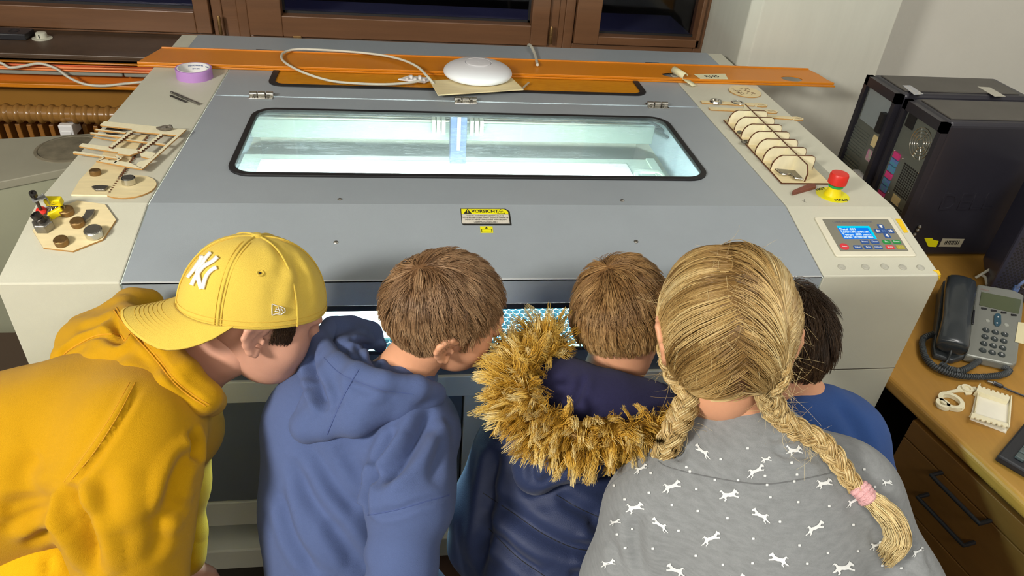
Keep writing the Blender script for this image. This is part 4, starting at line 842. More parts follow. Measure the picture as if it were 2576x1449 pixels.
# ================================================================== the desk and its things
DZ = .75
e0, e1 = Zp(2243, 955, DZ), Zp(2576, 1262, DZ); ed = (e1-e0)/np.linalg.norm(e1-e0); en = np.array([-ed[1], ed[0], 0]); en = en if en[0] > 0 else -en
DK = empty('desk', (1.6, 1.2, 0), 'beech desk with drawers to the right of the laser cutter', 'desk')
eA = e0-ed*.02; eB = e0+ed*1.0
g = G(); g.prism([eA-[0, 0, .035], (1.072, 1.13, DZ-.035), (1.072, 2.24, DZ-.035), (2.3, 2.24, DZ-.035), (2.3, eB[1], DZ-.035), eB-[0, 0, .035]], (0, 0, .035)); B(g, 'desk_top', M['desk'], DK, bevel=.012, seg=4)
q = Zp(2296, 1046, DZ-.035); s0 = (q-e0)@ed; off = .018
f0 = e0+ed*s0+en*off; f1 = e0+ed*(s0+.62)+en*off
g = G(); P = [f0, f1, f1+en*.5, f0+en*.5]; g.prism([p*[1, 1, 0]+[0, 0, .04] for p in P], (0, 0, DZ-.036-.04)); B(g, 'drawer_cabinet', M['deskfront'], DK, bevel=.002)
zz = [DZ-.042, .655, .51, .36, .2, .06]
for i in range(4):
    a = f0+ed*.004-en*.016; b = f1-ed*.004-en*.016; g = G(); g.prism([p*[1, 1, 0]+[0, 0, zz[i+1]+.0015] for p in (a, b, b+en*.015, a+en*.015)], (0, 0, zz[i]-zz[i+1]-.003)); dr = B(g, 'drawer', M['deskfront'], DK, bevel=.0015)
    if i in (0, 1, 2):
        hz = (zz[i]+zz[i+1])/2 if i else .69
        aa, bb = (Zp(2352, 1183, 0), 0) if 0 else (None, None)
        def onface(px, py):
            d = ray(px, py); n = en; p0 = f0-en*.045; return CAM+d*(((p0-CAM)@n)/(d@n))
        if i == 0: h0, h1 = onface(2350, 1183), onface(2455, 1330)
        elif i == 1: h0, h1 = onface(2316, 1238), onface(2415, 1385)
        else: h0, h1 = onface(2316, 1238)-[0, 0, .15], onface(2415, 1385)-[0, 0, .15]
        z_ = (h0[2]+h1[2])/2; h0[2] = h1[2] = z_
        g = G(); g.tube([h0+en*.03, h0+en*.008, h0, h0+ed*.008, h1-ed*.008, h1, h1+en*.008, h1+en*.03], .0045, 10); S(g, 'handle', M['black'], parent=dr)
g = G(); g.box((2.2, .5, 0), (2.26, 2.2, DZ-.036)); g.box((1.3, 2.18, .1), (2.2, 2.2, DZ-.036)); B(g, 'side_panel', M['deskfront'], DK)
g = G(); g.box((1.55, 1.0, 0), (2.1, 1.6, .3)); 
# computer towers
def tower(y0, w_, x0, dep, h, lab, far):
    t = empty('computer_tower', (x0+dep/2, y0+w_/2, DZ), lab, 'computer'); z1 = DZ+h
    case = flat('#26252d', 'tower_black', .35, var=.08) if 'tower_black' not in bpy.data.materials else bpy.data.materials['tower_black']
    topm = flat('#4a4742', 'tower_top_dusty', .5, var=.12, vs=12) if 'tower_top_dusty' not in bpy.data.materials else bpy.data.materials['tower_top_dusty']
    g = G(); g.box((x0+.014, y0, DZ+.003), (x0+dep, y0+w_, z1)); B(g, 'case', case, t, bevel=.014, seg=4)
    g = G(); g.box((x0+.03, y0+.022, z1-.001), (x0+dep-.03, y0+w_-.022, z1+.0035)); B(g, 'top_pad', topm, t, bevel=.003)
    xf = x0+.012
    g = G(); g.box((xf, y0+.016, DZ+.02), (xf+.004, y0+w_-.016, z1-.028)); B(g, 'back_plate', flat('#676c66', 'zinc_back', .45, metal=.3) if 'zinc_back' not in bpy.data.materials else bpy.data.materials['zinc_back'], t)
    g = G(); fr = .016
    for A, C_ in (((x0, y0, DZ), (x0+.02, y0+fr, z1-.004)), ((x0, y0+w_-fr, DZ), (x0+.02, y0+w_, z1-.004)), ((x0, y0, z1-.03), (x0+.02, y0+w_, z1-.004)), ((x0, y0, DZ), (x0+.02, y0+w_, DZ+.02))): g.box(A, C_)
    B(g, 'back_frame', case, t)
    dark = M['black']; ym = y0+w_/2
    def yz(ya, yb, za, zb, nm, m, th=.0012, par=t):
        g = G(); g.box((xf-th, y0+w_*ya, DZ+h*za), (xf, y0+w_*yb, DZ+h*zb)); return B(g, nm, m, par)
    port = bpy.data.materials.get('port_violet') or flat('#6a55b8', 'port_violet', .4, var=.5, vs=90, col2='#2e9a92')
    if not far:
        psu = yz(.12, .88, .68, .93, 'power_supply', bpy.data.materials['zinc_back'], .003)
        yz(.64, .84, .83, .92, 'power_socket', dark, .006, psu)
        c = np.array([xf-.004, y0+w_*.36, DZ+h*.79])
        for r in (.042, .033, .024, .014):
            g = G(); g.tube([c+[0, r*math.cos(q), r*math.sin(q)] for q in np.linspace(0, 2*math.pi, 29)], .0016, 6); S(g, 'fan_ring', M['chrome'], parent=psu)
        g = G(); g.lathe([(.044, .0), (.044, .0006)], c+[.0015, 0, 0], 32, (1, 0, 0)); B(g, 'fan_opening', dark, psu)
        for k in range(8):
            q = k*math.pi/4; g = G(); g.tube([c+[0, .01*math.cos(q), .01*math.sin(q)], c+[0, .044*math.cos(q+.3), .044*math.sin(q+.3)]], .0012, 5); B(g, 'fan_spoke', M['chrome'], psu)
        for (ya, yb, za, zb, nr, nc) in ((.12, .55, .40, .62, 13, 8), (.12, .55, .06, .33, 15, 8)):
            gg = G()
            for i in range(nr):
                for j in range(nc):
                    a = y0+w_*(ya+(yb-ya)*(j+.12)/nc); b = y0+w_*(ya+(yb-ya)*(j+.78)/nc); e = DZ+h*(za+(zb-za)*(i+.15)/nr); f_ = DZ+h*(za+(zb-za)*(i+.8)/nr); gg.box((xf-.0008, a, e), (xf, b, f_))
            B(gg, 'vent_slots', dark, t, kind='stuff')
        for i in range(7): yz(.68, .84, .30+i*.05, .342+i*.05, 'port', port if i % 3 else bpy.data.materials.get('port_pink') or flat('#c23a78', 'port_pink', .4), .005)
        yz(.3, .5, .33, .39, 'barcode_sticker', flat('#c9b98a', 'tan_sticker', .6))
        for ya, za in ((.86, .64), (.62, .63), (.16, .62), (.62, .37), (.3, .35)):
            g = G(); g.ball((xf-.001, y0+w_*ya, DZ+h*za), .0032, 8); B(g, 'screw', M['chrome'], t)
        # side panel: embossed letters, stickers
        text('DELL', .075, (x0+.17, y0-.0002, DZ+h*.44), (1, 0, .03), (0, 0, 1), 'embossed_letters', case, t, h=.0016)
        g = G(); a, b = Yp(2330, 598, y0), Yp(2370, 640, y0); P = [Yp(*q, y0) for q in ((2325, 599), (2345, 599), (2347, 603), (2361, 606), (2355, 621), (2335, 620))]; g.prism(P, (0, -.0008, 0)); B(g, 'yellow_sticker', M['sticker'], t)
        g = G(); P = [Yp(*q, y0) for q in ((2371, 600), (2426, 601), (2415, 621), (2361, 620))]; g.prism(P, (0, -.0008, 0)); st = B(g, 'inventory_sticker', flat('#a7a18c', 'pale_sticker', .6), t)
        for i in range(9):
            c = Yp(2378+i*4.2, 610, y0-.001); g = G(); g.box((c[0]-.0012*(1+i % 2), y0-.0012, c[2]-.007), (c[0]+.001, y0-.0008, c[2]+.006)); B(g, 'bar', M['ink'], st)
        g = G(); c = Yp(2305, 578, y0)
        for dz in (-.012, .002, .012): g.ball((c[0]+dz*.2, y0-.004, c[2]+dz), .006, 8)
        B(g, 'lock_knob', M['steel'], t)
    else:
        psu = yz(.1, .84, .69, .94, 'power_supply', flat('#8b9599', 'psu_grey', .45, metal=.2), .004); yz(.1, .22, .70, .84, 'power_socket', dark, .02, psu)
        for (za, zb) in ((.44, .64), (.2, .42)):
            for i in range(9): yz(.42, .92, za+(zb-za)*i/9, za+(zb-za)*(i+.55)/9, 'slot_cover', bpy.data.materials['zinc_back'], .003)
        yz(.06, .3, .58, .66, 'tan_sticker', bpy.data.materials.get('tan_sticker') or flat('#c9b98a', 'tan_sticker', .6), .004); yz(.12, .3, .47, .55, 'licence_sticker', flat('#86b58a', 'hologram', .3, var=.6, vs=70, col2='#c05aa0'), .004)
        yz(.1, .38, .34, .37, 'white_plug', M['white'], .02)
        for i in range(3): yz(.12, .34, .20+i*.045, .238+i*.045, 'port', bpy.data.materials.get('port_pink') or flat('#c23a78', 'port_pink', .4) if i % 2 == 0 else port, .005)
        g = G(); a = Zp(2272, 215, z1+.0036); yy = y0+w_*.45
    return t
HT = .413
tower(1.795, .17, 1.34, .42, HT, 'rear black computer tower standing against the column', True)
T1 = tower(1.603, .18, 1.355, .42, HT-.004, 'front black computer tower with fan grille and inventory sticker', False)
for pts, nm, m in (([(2270, 215), (2290, 215), (2323, 237), (2300, 239)], 'paper_label', flat('#b7b0a0', 'label_multi', .6, var=.25, vs=120, col2='#8a94a8')), ([(2459, 218), (2490, 220), (2530, 243), (2502, 243)], 'paper_label', flat('#a9a699', 'label_grey', .6))):
    z_ = DZ+HT+.0036; g = G(); g.prism([Zp(*p, z_) for p in pts], (0, 0, .0006)); B(g, nm, m, bpy.data.objects['computer_tower'])
# third computer at the right edge, seen from behind
q = Zp(2484, 735, DZ); MT = empty('mesh_computer', (1.72, 1.45, DZ), 'black computer with perforated back at the right edge behind the phone', 'computer')
b0 = Zp(2482, 738, DZ); b1 = Zp(2600, 770, DZ); dv = (b1-b0)/np.linalg.norm(b1-b0); dn = np.array([-dv[1], dv[0], 0])
g = G(); P = [b0, b0+dv*.19, b0+dv*.19+dn*.2, b0+dn*.2]; g.prism(P, (0, 0, .30)); B(g, 'case', flat('#2c2c3a', 'blue_black_case', .35), MT, bevel=.008)
gg = G()
for i in range(26):
    for j in range(20):
        c = b0+dv*(.012+.0088*j+.0044*(i % 2))-dn*.0004+[0, 0, .012+i*.0075]; gg.obox(c-[0, 0, .0025], dv, dn, (0, 0, 1), .005, .0008, .005)
B(gg, 'perforation', M['black'], MT, kind='stuff')
g = G(); a = b0+dv*.055-dn*.004; g.tube(spline([a+[0, 0, .035], a+[0, 0, .07]-dn*.02, a+dv*.03-dn*.02+[0, 0, .13], a+dv*.09-dn*.02+[0, 0, .19]], 6), .0042, 8); S(g, 'network_cable', flat('#6f86b8', 'blue_cable', .3), label='light blue network cable plugged into the perforated computer back', cat='cable')
g = G(); g.obox(a+[0, 0, .02], dv, dn, (0, 0, 1), .013, .016, .026); B(g, 'network_plug', flat('#5a74a8', 'blue_plug', .25), MT, bevel=.002)
for k in range(2): 
    g = G(); c = b0+dv*(.07)-dn*.001+[0, 0, .05+k*.02]; g.tube([c+dv*.006*math.cos(q)+np.array([0, 0, .006*math.sin(q)]) for q in np.linspace(0, 6.28, 13)], .0014, 6); S(g, 'jack_ring', M['steel'], parent=MT)
# desk phone
def Q(u, v, z=DZ+.03): return Zp(2300+u/4.83, 680+v/4.83, z)
zt_ = DZ+.035
bA, bB, bC, bD = Q(770, 165, DZ+.055), Q(1345, 300, DZ+.055), Q(1240, 1140, DZ+.022), Q(625, 1025, DZ+.022)
n_ = np.cross(bD-bA, bB-bA); n_ /= np.linalg.norm(n_); n_ = n_ if n_[2] > 0 else -n_
PH = empty('desk_phone', ((bA+bC)/2)*[1, 1, 0]+[0, 0, DZ], 'grey office desk phone with dark handset and coiled cord', 'phone')
def PF(u, v, h=0.):    # onto the phone's face plane
    d = ray(2300+u/4.83, 680+v/4.83); return CAM+d*(((bA+n_*h-CAM)@n_)/(d@n_))
pux = (bB-bA)/np.linalg.norm(bB-bA); puy = np.cross(n_, pux)
g = G(); F0 = [PF(770, 165), PF(1200, 235), PF(1340, 300), PF(1300, 700), PF(1250, 1120), PF(1200, 1150), PF(625, 1025)]; F0 = [p-n_*.0 for p in F0]
bot = [p*[1, 1, 0]+[0, 0, DZ+.002] for p in F0]; n = len(F0); 
if n_@sum(np.cross(F0[i], F0[(i+1) % n]) for i in range(n)) < 0: F0 = F0[::-1]; bot = bot[::-1]
g.add(F0+bot, [tuple(range(n)), tuple(range(n, 2*n))[::-1]]+[(i, i+n, (i+1) % n+n, (i+1) % n) for i in range(n)]); B(g, 'housing', flat('#8b8d86', 'phone_silver', .4, metal=.3), PH, bevel=.004)
CRD = [PF(480, 60, .0), PF(770, 165, .0), PF(625, 1025, .0), PF(480, 1080, .0), PF(250, 1000, .0), PF(235, 900, .0), PF(360, 110, .0)]
CRD = [p-n_*.004 for p in CRD]; bot = [p*[1, 1, 0]+[0, 0, DZ+.002] for p in CRD]; n = len(CRD)
if n_@sum(np.cross(CRD[i], CRD[(i+1) % n]) for i in range(n)) < 0: CRD = CRD[::-1]; bot = bot[::-1]
g = G(); g.add(CRD+bot, [tuple(range(n)), tuple(range(n, 2*n))[::-1]]+[(i, i+n, (i+1) % n+n, (i+1) % n) for i in range(n)]); B(g, 'cradle', flat('#3c4145', 'phone_dark', .35), PH, bevel=.004)
hs = empty('tmp', (0, 0, 0), None, None); bpy.data.objects.remove(hs)
cl = spline([PF(560, 90, .022), PF(560, 230, .034), PF(530, 450, .036), PF(500, 700, .034), PF(470, 880, .026), PF(455, 960, .018)], 6)
g = G(); m_ = len(cl); vs = []; nn = 16
for i, p in enumerate(cl):
    s_ = i/(m_-1); wd_ = np.interp(s_, (0, .06, .25, .5, .8, .95, 1), (.012, .034, .036, .031, .035, .033, .012)); ht = np.interp(s_, (0, .1, .3, .5, .75, .95, 1), (.008, .022, .016, .013, .016, .02, .008))
    for k in range(nn):
        q = 2*math.pi*k/nn; c_, s2 = math.cos(q), math.sin(q); vs.append(p+pux*wd_*np.sign(c_)*abs(c_)**.75+n_*ht*np.sign(s2)*abs(s2)**.75)
g.add(vs, [(i*nn+k, i*nn+(k+1) % nn, (i+1)*nn+(k+1) % nn, (i+1)*nn+k) for i in range(m_-1) for k in range(nn)]+[tuple(range(nn))[::-1], tuple(range((m_-1)*nn, m_*nn))])
HS = B(g, 'handset', flat('#30363b', 'handset_grey', .25, coat=.3), PH, smooth=True)
def pp(pts, h, th, nm, m, par=PH, bv=.0):
    g = G(); g.prism([PF(u, v, h) for u, v in pts], n_*th); return B(g, nm, m, par, bevel=bv)
pp([(815, 265), (1300, 360), (1265, 530), (790, 425)], .0003, .001, 'display', flat('#555c44', 'phone_lcd', .2))
for u, v in ((845, 467), (963, 491), (1085, 517), (1207, 547)): pp([(u-36, v-14), (u+30, v-6), (u+36, v+12), (u-28, v+8)], .0003, .002, 'soft_key', M['black'], bv=.0006)
for u, v, r in ((890, 617, .0052), (1118, 668, .0056)):
    g = G(); g.lathe([(r, 0), (r*.9, .0022), (0, .0026)], PF(u, v, .0002), 18, n_); S(g, 'round_key', flat('#a3a59d', 'key_silver', .35), parent=PH)
g = G(); pts = [PF(1008+math.cos(q)*44, 607+math.sin(q)*(40)+(-38 if math.sin(q) < 0 else 38), .0003) for q in np.linspace(0, 2*math.pi, 20, endpoint=False)]; g.prism(pts, n_*.0025); B(g, 'scroll_key', flat('#2f4f5e', 'teal_key', .35), PH, bevel=.0005)
for v in (567, 640): g = G(); g.ball(PF(1018 if v < 600 else 1004, v, .003), .0022, 8); B(g, 'arrow_dot', M['white'], PH)
keys = '123456789*0#'
for i in range(12):
    r_, c_ = i//3, i % 3; u = 870+c_*114-r_*13; v = 730+c_*26+r_*82
    p = PF(u, v, .0002); g = G(); g.lathe([(.0082, 0), (.0078, .0016), (.0072, .003), (0, .0034)], p, 20, n_); k_ = S(g, 'number_key', flat('#3a4142', 'key_dark', .35) if 'key_dark' not in bpy.data.materials else bpy.data.materials['key_dark'], parent=PH)
    text(keys[i], .008, p+n_*.0034, pux, puy, 'numeral', M['white'], k_)
pp([(1262, 630), (1340, 640), (1330, 895), (1222, 870)], .001, .0006, 'note_label', flat('#d8cfa8', 'cream_note', .7))
pp([(712, 488), (735, 492), (720, 660), (692, 655)], .0003, .003, 'volume_key', M['blackp'], bv=.001)
text('cisco', .011, PF(856, 235, .0004), pux, puy, 'lettering', flat('#a08078', 'faint_red', .5), PH)
# coiled cord
cp_ = spline([Q(240, 770, DZ+.02), Q(110, 830, DZ+.011), Q(105, 960, DZ+.011), Q(150, 1080, DZ+.011), Q(260, 1180, DZ+.011), Q(420, 1250, DZ+.011), Q(640, 1290, DZ+.011), Q(900, 1290, DZ+.011), Q(1080, 1265, DZ+.011), Q(1150, 1215, DZ+.011), Q(1080, 1170, DZ+.012)], 60)
def coil(path, r, turns_per_m, rw, nm, m, par):
    P = np.array(path); T = np.gradient(P, axis=0); T /= np.linalg.norm(T, axis=1)[:, None]; L_ = np.concatenate([[0], np.cumsum(np.linalg.norm(np.diff(P, axis=0), axis=1))])
    up_ = np.array([0, 0, 1.]); A = np.cross(T, up_); A /= np.linalg.norm(A, axis=1)[:, None]; B_ = np.cross(A, T); ph = L_*turns_per_m*2*math.pi
    g = G(); g.tube(P+A*np.cos(ph)[:, None]*r+B_*np.sin(ph)[:, None]*r, rw, 5); return S(g, nm, m, parent=par)
cordm = flat('#42474a', 'cord_grey', .5)
coil(cp_, .0062, 190, .0019, 'coiled_cord', cordm, PH); g = G(); g.tube(cp_[::12], .0055, 8); S(g, 'cord_core', cordm, parent=PH)
cp2 = spline([Q(320, 1140, DZ+.012), Q(420, 1195, DZ+.013), Q(560, 1220, DZ+.02), Q(680, 1170, DZ+.02), Q(790, 1100, DZ+.012)], 60); coil(cp2, .0062, 190, .0019, 'coiled_cord', cordm, PH); g = G(); g.tube(cp2[::12], .0055, 8); S(g, 'cord_core', cordm, parent=PH)
g = G(); g.tube(spline([PF(452, 955, .016), PF(440, 1010, .008), Q(400, 1100, DZ+.01), Q(370, 1140, DZ+.012)], 6), .0024, 7); S(g, 'cord_end', cordm, parent=PH)
g = G(); g.tube(spline([Q(745, 90, DZ+.004), Q(830, 40, DZ+.02), Q(950, -30, DZ+.03)], 6), .0038, 8); S(g, 'white_cable', M['cable'], label='pale cable rising from behind the phone handset', cat='cable')
g = G(); g.tube(spline([Q(815, 55, DZ+.012), Q(865, 90, DZ+.012), Q(880, 175, DZ+.008)], 6), .0038, 8); S(g, 'white_cable', M['cable'], label='short pale cable bending down behind the phone display', cat='cable')
# black cable with metal plug
g = G(); g.tube(spline([Zp(2499, 963, DZ+.006), Zp(2520, 972, DZ+.005), Zp(2545, 984, DZ+.004), Zp(2600, 1005, DZ+.004)], 6), [.005]*7+[.0022]*12, 8); cb = S(g, 'audio_cable', M['blackp'], label='black cable with a metal plug lying behind the wooden frame', cat='cable')
g = G(); a, b = Zp(2482, 958, DZ+.005), Zp(2500, 964, DZ+.006); g.lathe([(.0015, 0), (.003, .002), (.003, .012), (.0055, .013), (.0055, np.linalg.norm(b-a))], a, 12, b-a); S(g, 'plug', M['steel'], parent=cb)
# wooden letters and toothed frame
def X_(u, v, z=DZ+.004): return Zp(2230+u/2.847, 940+v/2.847, z)
WF = empty('wooden_tray', X_(740, 260, DZ), 'shallow pale plywood tray with slotted edges lying on the desk', 'tray')
fr = [(655, 90), (885, 165), (860, 420), (600, 320)]
g = G(); g.prism([X_(u, v, DZ+.004)-[0, 0, .0035] for u, v in fr], (0, 0, .0035)); B(g, 'tray_floor', flat('#e6e2d2', 'white_ply', .6), WF)
for (a, b, m1, m2) in (((655, 90), (885, 165), (640, 130), (870, 205)), ((600, 320), (868, 395), (610, 285), (868, 365))):
    g = G(); n = 7; P = []
    for i in range(n):
        s0 = i/n; s1 = (i+.6)/n; s2 = (i+1)/n; A_ = np.array(a); B_ = np.array(b)
        P += [A_+(B_-A_)*s0, A_+(B_-A_)*s1, A_+(B_-A_)*s1+np.array([m1[0]-a[0], m1[1]-a[1]])*.25, A_+(B_-A_)*s2+np.array([m1[0]-a[0], m1[1]-a[1]])*.25]
    P += [np.array(m2), np.array(m1)]
    g.prism([X_(*p, DZ+.012) for p in P], (0, 0, .003)); B(g, 'slotted_edge', M['ply2'], WF)
    g = G(); g.prism([X_(*p, DZ+.012) for p in (m1, m2, m2, m1)][:2]+[X_(*m2, DZ+.012)-[0, 0, .0115], X_(*m1, DZ+.012)-[0, 0, .0115]], np.array([0, .002, 0])); B(g, 'wall', M['ply2'], WF)
for a, b in (((655, 90), (620, 290)), ((880, 175), (862, 400))):
    A_, B_ = X_(*a), X_(*b); g = G(); g.prism([A_*[1, 1, 0]+[0, 0, DZ], B_*[1, 1, 0]+[0, 0, DZ], B_*[1, 1, 0]+[0, 0, DZ+.012], A_*[1, 1, 0]+[0, 0, DZ+.012]], (.003, 0, 0)); B(g, 'wall', M['ply2'], WF)
def flatring(g, c, r0, r1, th, e=1.):
    n = 26; vs = []
    for r, z in ((r0, 0), (r1, 0), (r1, th), (r0, th)):
        for k in range(n): q = 2*math.pi*k/n; vs.append(c+np.array([r*math.cos(q)*e, r*math.sin(q), z]))
    g.add(vs, [(i*n+k, i*n+(k+1) % n, ((i+1) % 4)*n+(k+1) % n, ((i+1) % 4)*n+k) for i in range(4) for k in range(n)])
RG = empty('wooden_rings', X_(450, 210, DZ), 'stack of joined pale plywood rings lying on the desk', 'ring')
for i in range(3):
    g = G(); flatring(g, X_(462, 195+i*9, DZ+.0005+.0032*(2-i)), .0175, .0265, .003); B(g, 'large_ring', M['ply2'], RG)
    g = G(); flatring(g, X_(402, 215+i*9, DZ+.0005+.0032*(2-i)), .0075, .0145, .003); B(g, 'small_ring', M['ply2'], RG)
g = G(); P = [(430, 125), (500, 110), (515, 85), (560, 75), (590, 95), (640, 92), (650, 110), (625, 125), (610, 145), (570, 148), (560, 128), (520, 128), (440, 138)]
g.prism([X_(u, v, DZ+.0035)-[0, 0, .003] for u, v in P], (0, 0, .003)); o = B(g, 'wooden_key', M['ply2'], label='key-shaped plywood cut-out lying above the wooden rings', cat='cut-out')
g = G(); flatring(g, X_(578, 108, DZ+.0037), .007, .0125, .003); B(g, 'bow_ring', M['ply2'], o)
# keyboard
k0 = X_(800, 575, DZ+.02); KB = empty('keyboard', k0*[1, 1, 0]+[0, 0, DZ], 'black computer keyboard at the right edge of the desk', 'keyboard')
k1 = X_(985, 355, DZ+.02); kd = (k1-k0)*[1, 1, 0]; kd /= np.linalg.norm(kd); k2 = X_(985, 690, DZ+.02); ke = (k2-k0)*[1, 1, 0]; ke /= np.linalg.norm(ke); ke = ke-kd*(ke@kd); ke /= np.linalg.norm(ke)
P = [k0, k0+kd*.16, k0+kd*.16+ke*.44, k0+ke*.44]; g = G(); g.prism([p*[1, 1, 0]+[0, 0, DZ+.001] for p in P], (0, 0, .017)); B(g, 'base', M['blackp'], KB, bevel=.004)
for i in range(6):
    for j in range(20):
        g = G(); c = (k0+kd*(.027+i*.0205)+ke*(.032+j*.0198))*[1, 1, 0]+[0, 0, DZ+.018]; g.obox(c, kd, ke, (0, 0, 1), .0165, .0165, .007); B(g, 'key', bpy.data.materials.get('key_cap') or flat('#4a5352', 'key_cap', .45), KB, bevel=.0015)
# ================================================================== people
def sdf_mesh(el, h, pad=.012):
    lo = np.full(3, 9e9); hi = -lo
    for e in el:
        if e.get('sub'): continue
        lo = np.minimum(lo, e['lo']); hi = np.maximum(hi, e['hi'])
    lo -= pad; hi += pad; n = np.ceil((hi-lo)/h).astype(int)+1
    ax = [lo[i]+h*np.arange(n[i]) for i in range(3)]; V = np.full(n, .1, np.float32)
    for e in el:
        k = e['k']; m = k+3*h; s = [slice(max(0, int((e['lo'][i]-m-lo[i])/h)), min(n[i], int((e['hi'][i]+m-lo[i])/h)+2)) for i in range(3)]
        X = ax[0][s[0]][:, None, None]; Y = ax[1][s[1]][None, :, None]; Z = ax[2][s[2]][None, None, :]
        if X.size == 0 or Y.size == 0 or Z.size == 0: continue
        d = e['f'](X, Y, Z).astype(np.float32); a = V[tuple(s)]
        if e.get('sub'):
            d = -d; hh = np.maximum(k-np.abs(a-d), 0)/max(k, 1e-6); V[tuple(s)] = np.maximum(a, d)+hh*hh*k*.25
        else:
            hh = np.maximum(k-np.abs(a-d), 0)/max(k, 1e-6); V[tuple(s)] = np.minimum(a, d)-hh*hh*k*.25
    I = V < 0; nx, ny, nz = n-1; cnt = np.zeros((nx, ny, nz), np.int8)
    for i in (0, 1):
        for j in (0, 1):
            for k in (0, 1): cnt += I[i:nx+i, j:ny+j, k:nz+k]
    act = (cnt > 0) & (cnt < 8); idx = -np.ones(act.shape, np.int64); ii, jj, kk = np.nonzero(act); idx[ii, jj, kk] = np.arange(len(ii))
    P = np.zeros((len(ii), 3)); C = np.zeros(len(ii)); cor = [(i, j, k) for i in (0, 1) for j in (0, 1) for k in (0, 1)]
    for a in cor:
        for d in range(3):
            if a[d]: continue
            b = list(a); b[d] = 1; va = V[ii+a[0], jj+a[1], kk+a[2]]; vb = V[ii+b[0], jj+b[1], kk+b[2]]; cr = (va < 0) != (vb < 0)
            t = np.where(cr, va/np.where(cr, va-vb, 1), 0); q = np.array(a, float)[None, :]+t[:, None]*(np.array(b)-np.array(a))[None, :]; P[cr] += q[cr]; C[cr] += 1
    P = P/C[:, None]; P = lo+h*(P+np.stack([ii, jj, kk], 1)); F = []
    for d in range(3):
        e1, e2 = (d+1) % 3, (d+2) % 3; sh = [slice(1, n[i]-1) for i in range(3)]; sh[d] = slice(0, n[d]-1); s2 = list(sh); s2[d] = slice(1, n[d])
        A = I[tuple(sh)]; Bb = I[tuple(s2)]; q = np.argwhere(A != Bb); o = np.array([1, 1, 1]); o[d] = 0; q = q+o; inn = A[tuple((q-o).T)]
        def gi(a, b):
            w_ = q.copy(); w_[:, e1] -= a; w_[:, e2] -= b; return idx[w_[:, 0], w_[:, 1], w_[:, 2]]
        f = np.stack([gi(1, 1), gi(0, 1), gi(0, 0), gi(1, 0)], 1); f[~inn] = f[~inn][:, ::-1]; F.append(f)
    return P, np.vstack(F)
def cap(p0, p1, r0, r1=None, k=.03, fl=None, s=1., sub=False):
    p0 = np.array(p0, float); p1 = np.array(p1, float); r1 = r0 if r1 is None else r1; ba = p1-p0; L2 = max(ba@ba, 1e-9); R_ = max(r0, r1)
    nrm = None if fl is None else np.array(fl)/np.linalg.norm(fl)
    def f(X, Y, Z):
        x, y, z = X-p0[0], Y-p0[1], Z-p0[2]; t = np.clip((x*ba[0]+y*ba[1]+z*ba[2])/L2, 0, 1); x = x-t*ba[0]; y = y-t*ba[1]; z = z-t*ba[2]
        if nrm is not None:
            c = (x*nrm[0]+y*nrm[1]+z*nrm[2])*(1/s-1); x = x+nrm[0]*c; y = y+nrm[1]*c; z = z+nrm[2]*c
            return (np.sqrt(x*x+y*y+z*z)-(r0+(r1-r0)*t))*(.5+.5*s)
        return np.sqrt(x*x+y*y+z*z)-(r0+(r1-r0)*t)
    return dict(f=f, k=k, lo=np.minimum(p0, p1)-R_, hi=np.maximum(p0, p1)+R_, sub=sub)
def ell(c, r, R=None, k=.02, sub=False):
    c = np.array(c, float); r = np.array(r, float); R = np.eye(3) if R is None else np.array(R); ex = np.sqrt(((R*r[None, :])**2).sum(1))
    def f(X, Y, Z):
        x, y, z = X-c[0], Y-c[1], Z-c[2]; q = [(x*R[0, i]+y*R[1, i]+z*R[2, i])/r[i] for i in range(3)]
        k0 = np.sqrt(q[0]**2+q[1]**2+q[2]**2)+1e-9; k1 = np.sqrt((q[0]/r[0])**2+(q[1]/r[1])**2+(q[2]/r[2])**2)+1e-9; return k0*(k0-1)/k1
    return dict(f=f, k=k, lo=c-ex, hi=c+ex, sub=sub)
def tri3(a, b, c, r, k=.012):
    a, b, c = (np.array(q, float) for q in (a, b, c)); ba, cb, ac = b-a, c-b, a-c; nor = np.cross(ba, ac); nn2 = nor@nor
    def f(X, Y, Z):
        X, Y, Z = np.broadcast_arrays(X, Y, Z); P = np.stack([X, Y, Z], -1); pa, pb, pc = P-a, P-b, P-c
        ins = (np.sign(pa@np.cross(ba, nor))+np.sign(pb@np.cross(cb, nor))+np.sign(pc@np.cross(ac, nor))) < 2
        def e(p, d): t = np.clip(p@d/(d@d), 0, 1); return ((d*t[..., None]-p)**2).sum(-1)
        return np.sqrt(np.where(ins, np.minimum(np.minimum(e(pa, ba), e(pb, cb)), e(pc, ac)), (pa@nor)**2/nn2))-r
    return dict(f=f, k=k, lo=np.minimum(np.minimum(a, b), c)-r, hi=np.maximum(np.maximum(a, b), c)+r, sub=False)
def chain(pts, rs, k=.03, **kw):
    rs = [rs]*len(pts) if np.isscalar(rs) else rs; return [cap(pts[i], pts[i+1], rs[i], rs[i+1], k, **kw) for i in range(len(pts)-1)]
def wn(P, sc_, seed, n=7):
    r = np.random.default_rng(seed); a = np.zeros(len(P))
    for i in range(n):
        d = r.normal(size=3); d /= np.linalg.norm(d); f = sc_*(1+.9*i/n)*(1.3**(i % 3)); a += np.sin(P@d*f+r.uniform(0, 6.28)+1.7*np.sin(P@r.normal(size=3)*f*.3+r.uniform(0, 6)))/(1+.35*i)
    return a/3
def normals(P, F):
    a = np.cross(P[F[:, 2]]-P[F[:, 0]], P[F[:, 3]]-P[F[:, 1]]); N_ = np.zeros_like(P)
    for i in range(4): np.add.at(N_, F[:, i], a)
    return N_/(np.linalg.norm(N_, axis=1)[:, None]+1e-12)
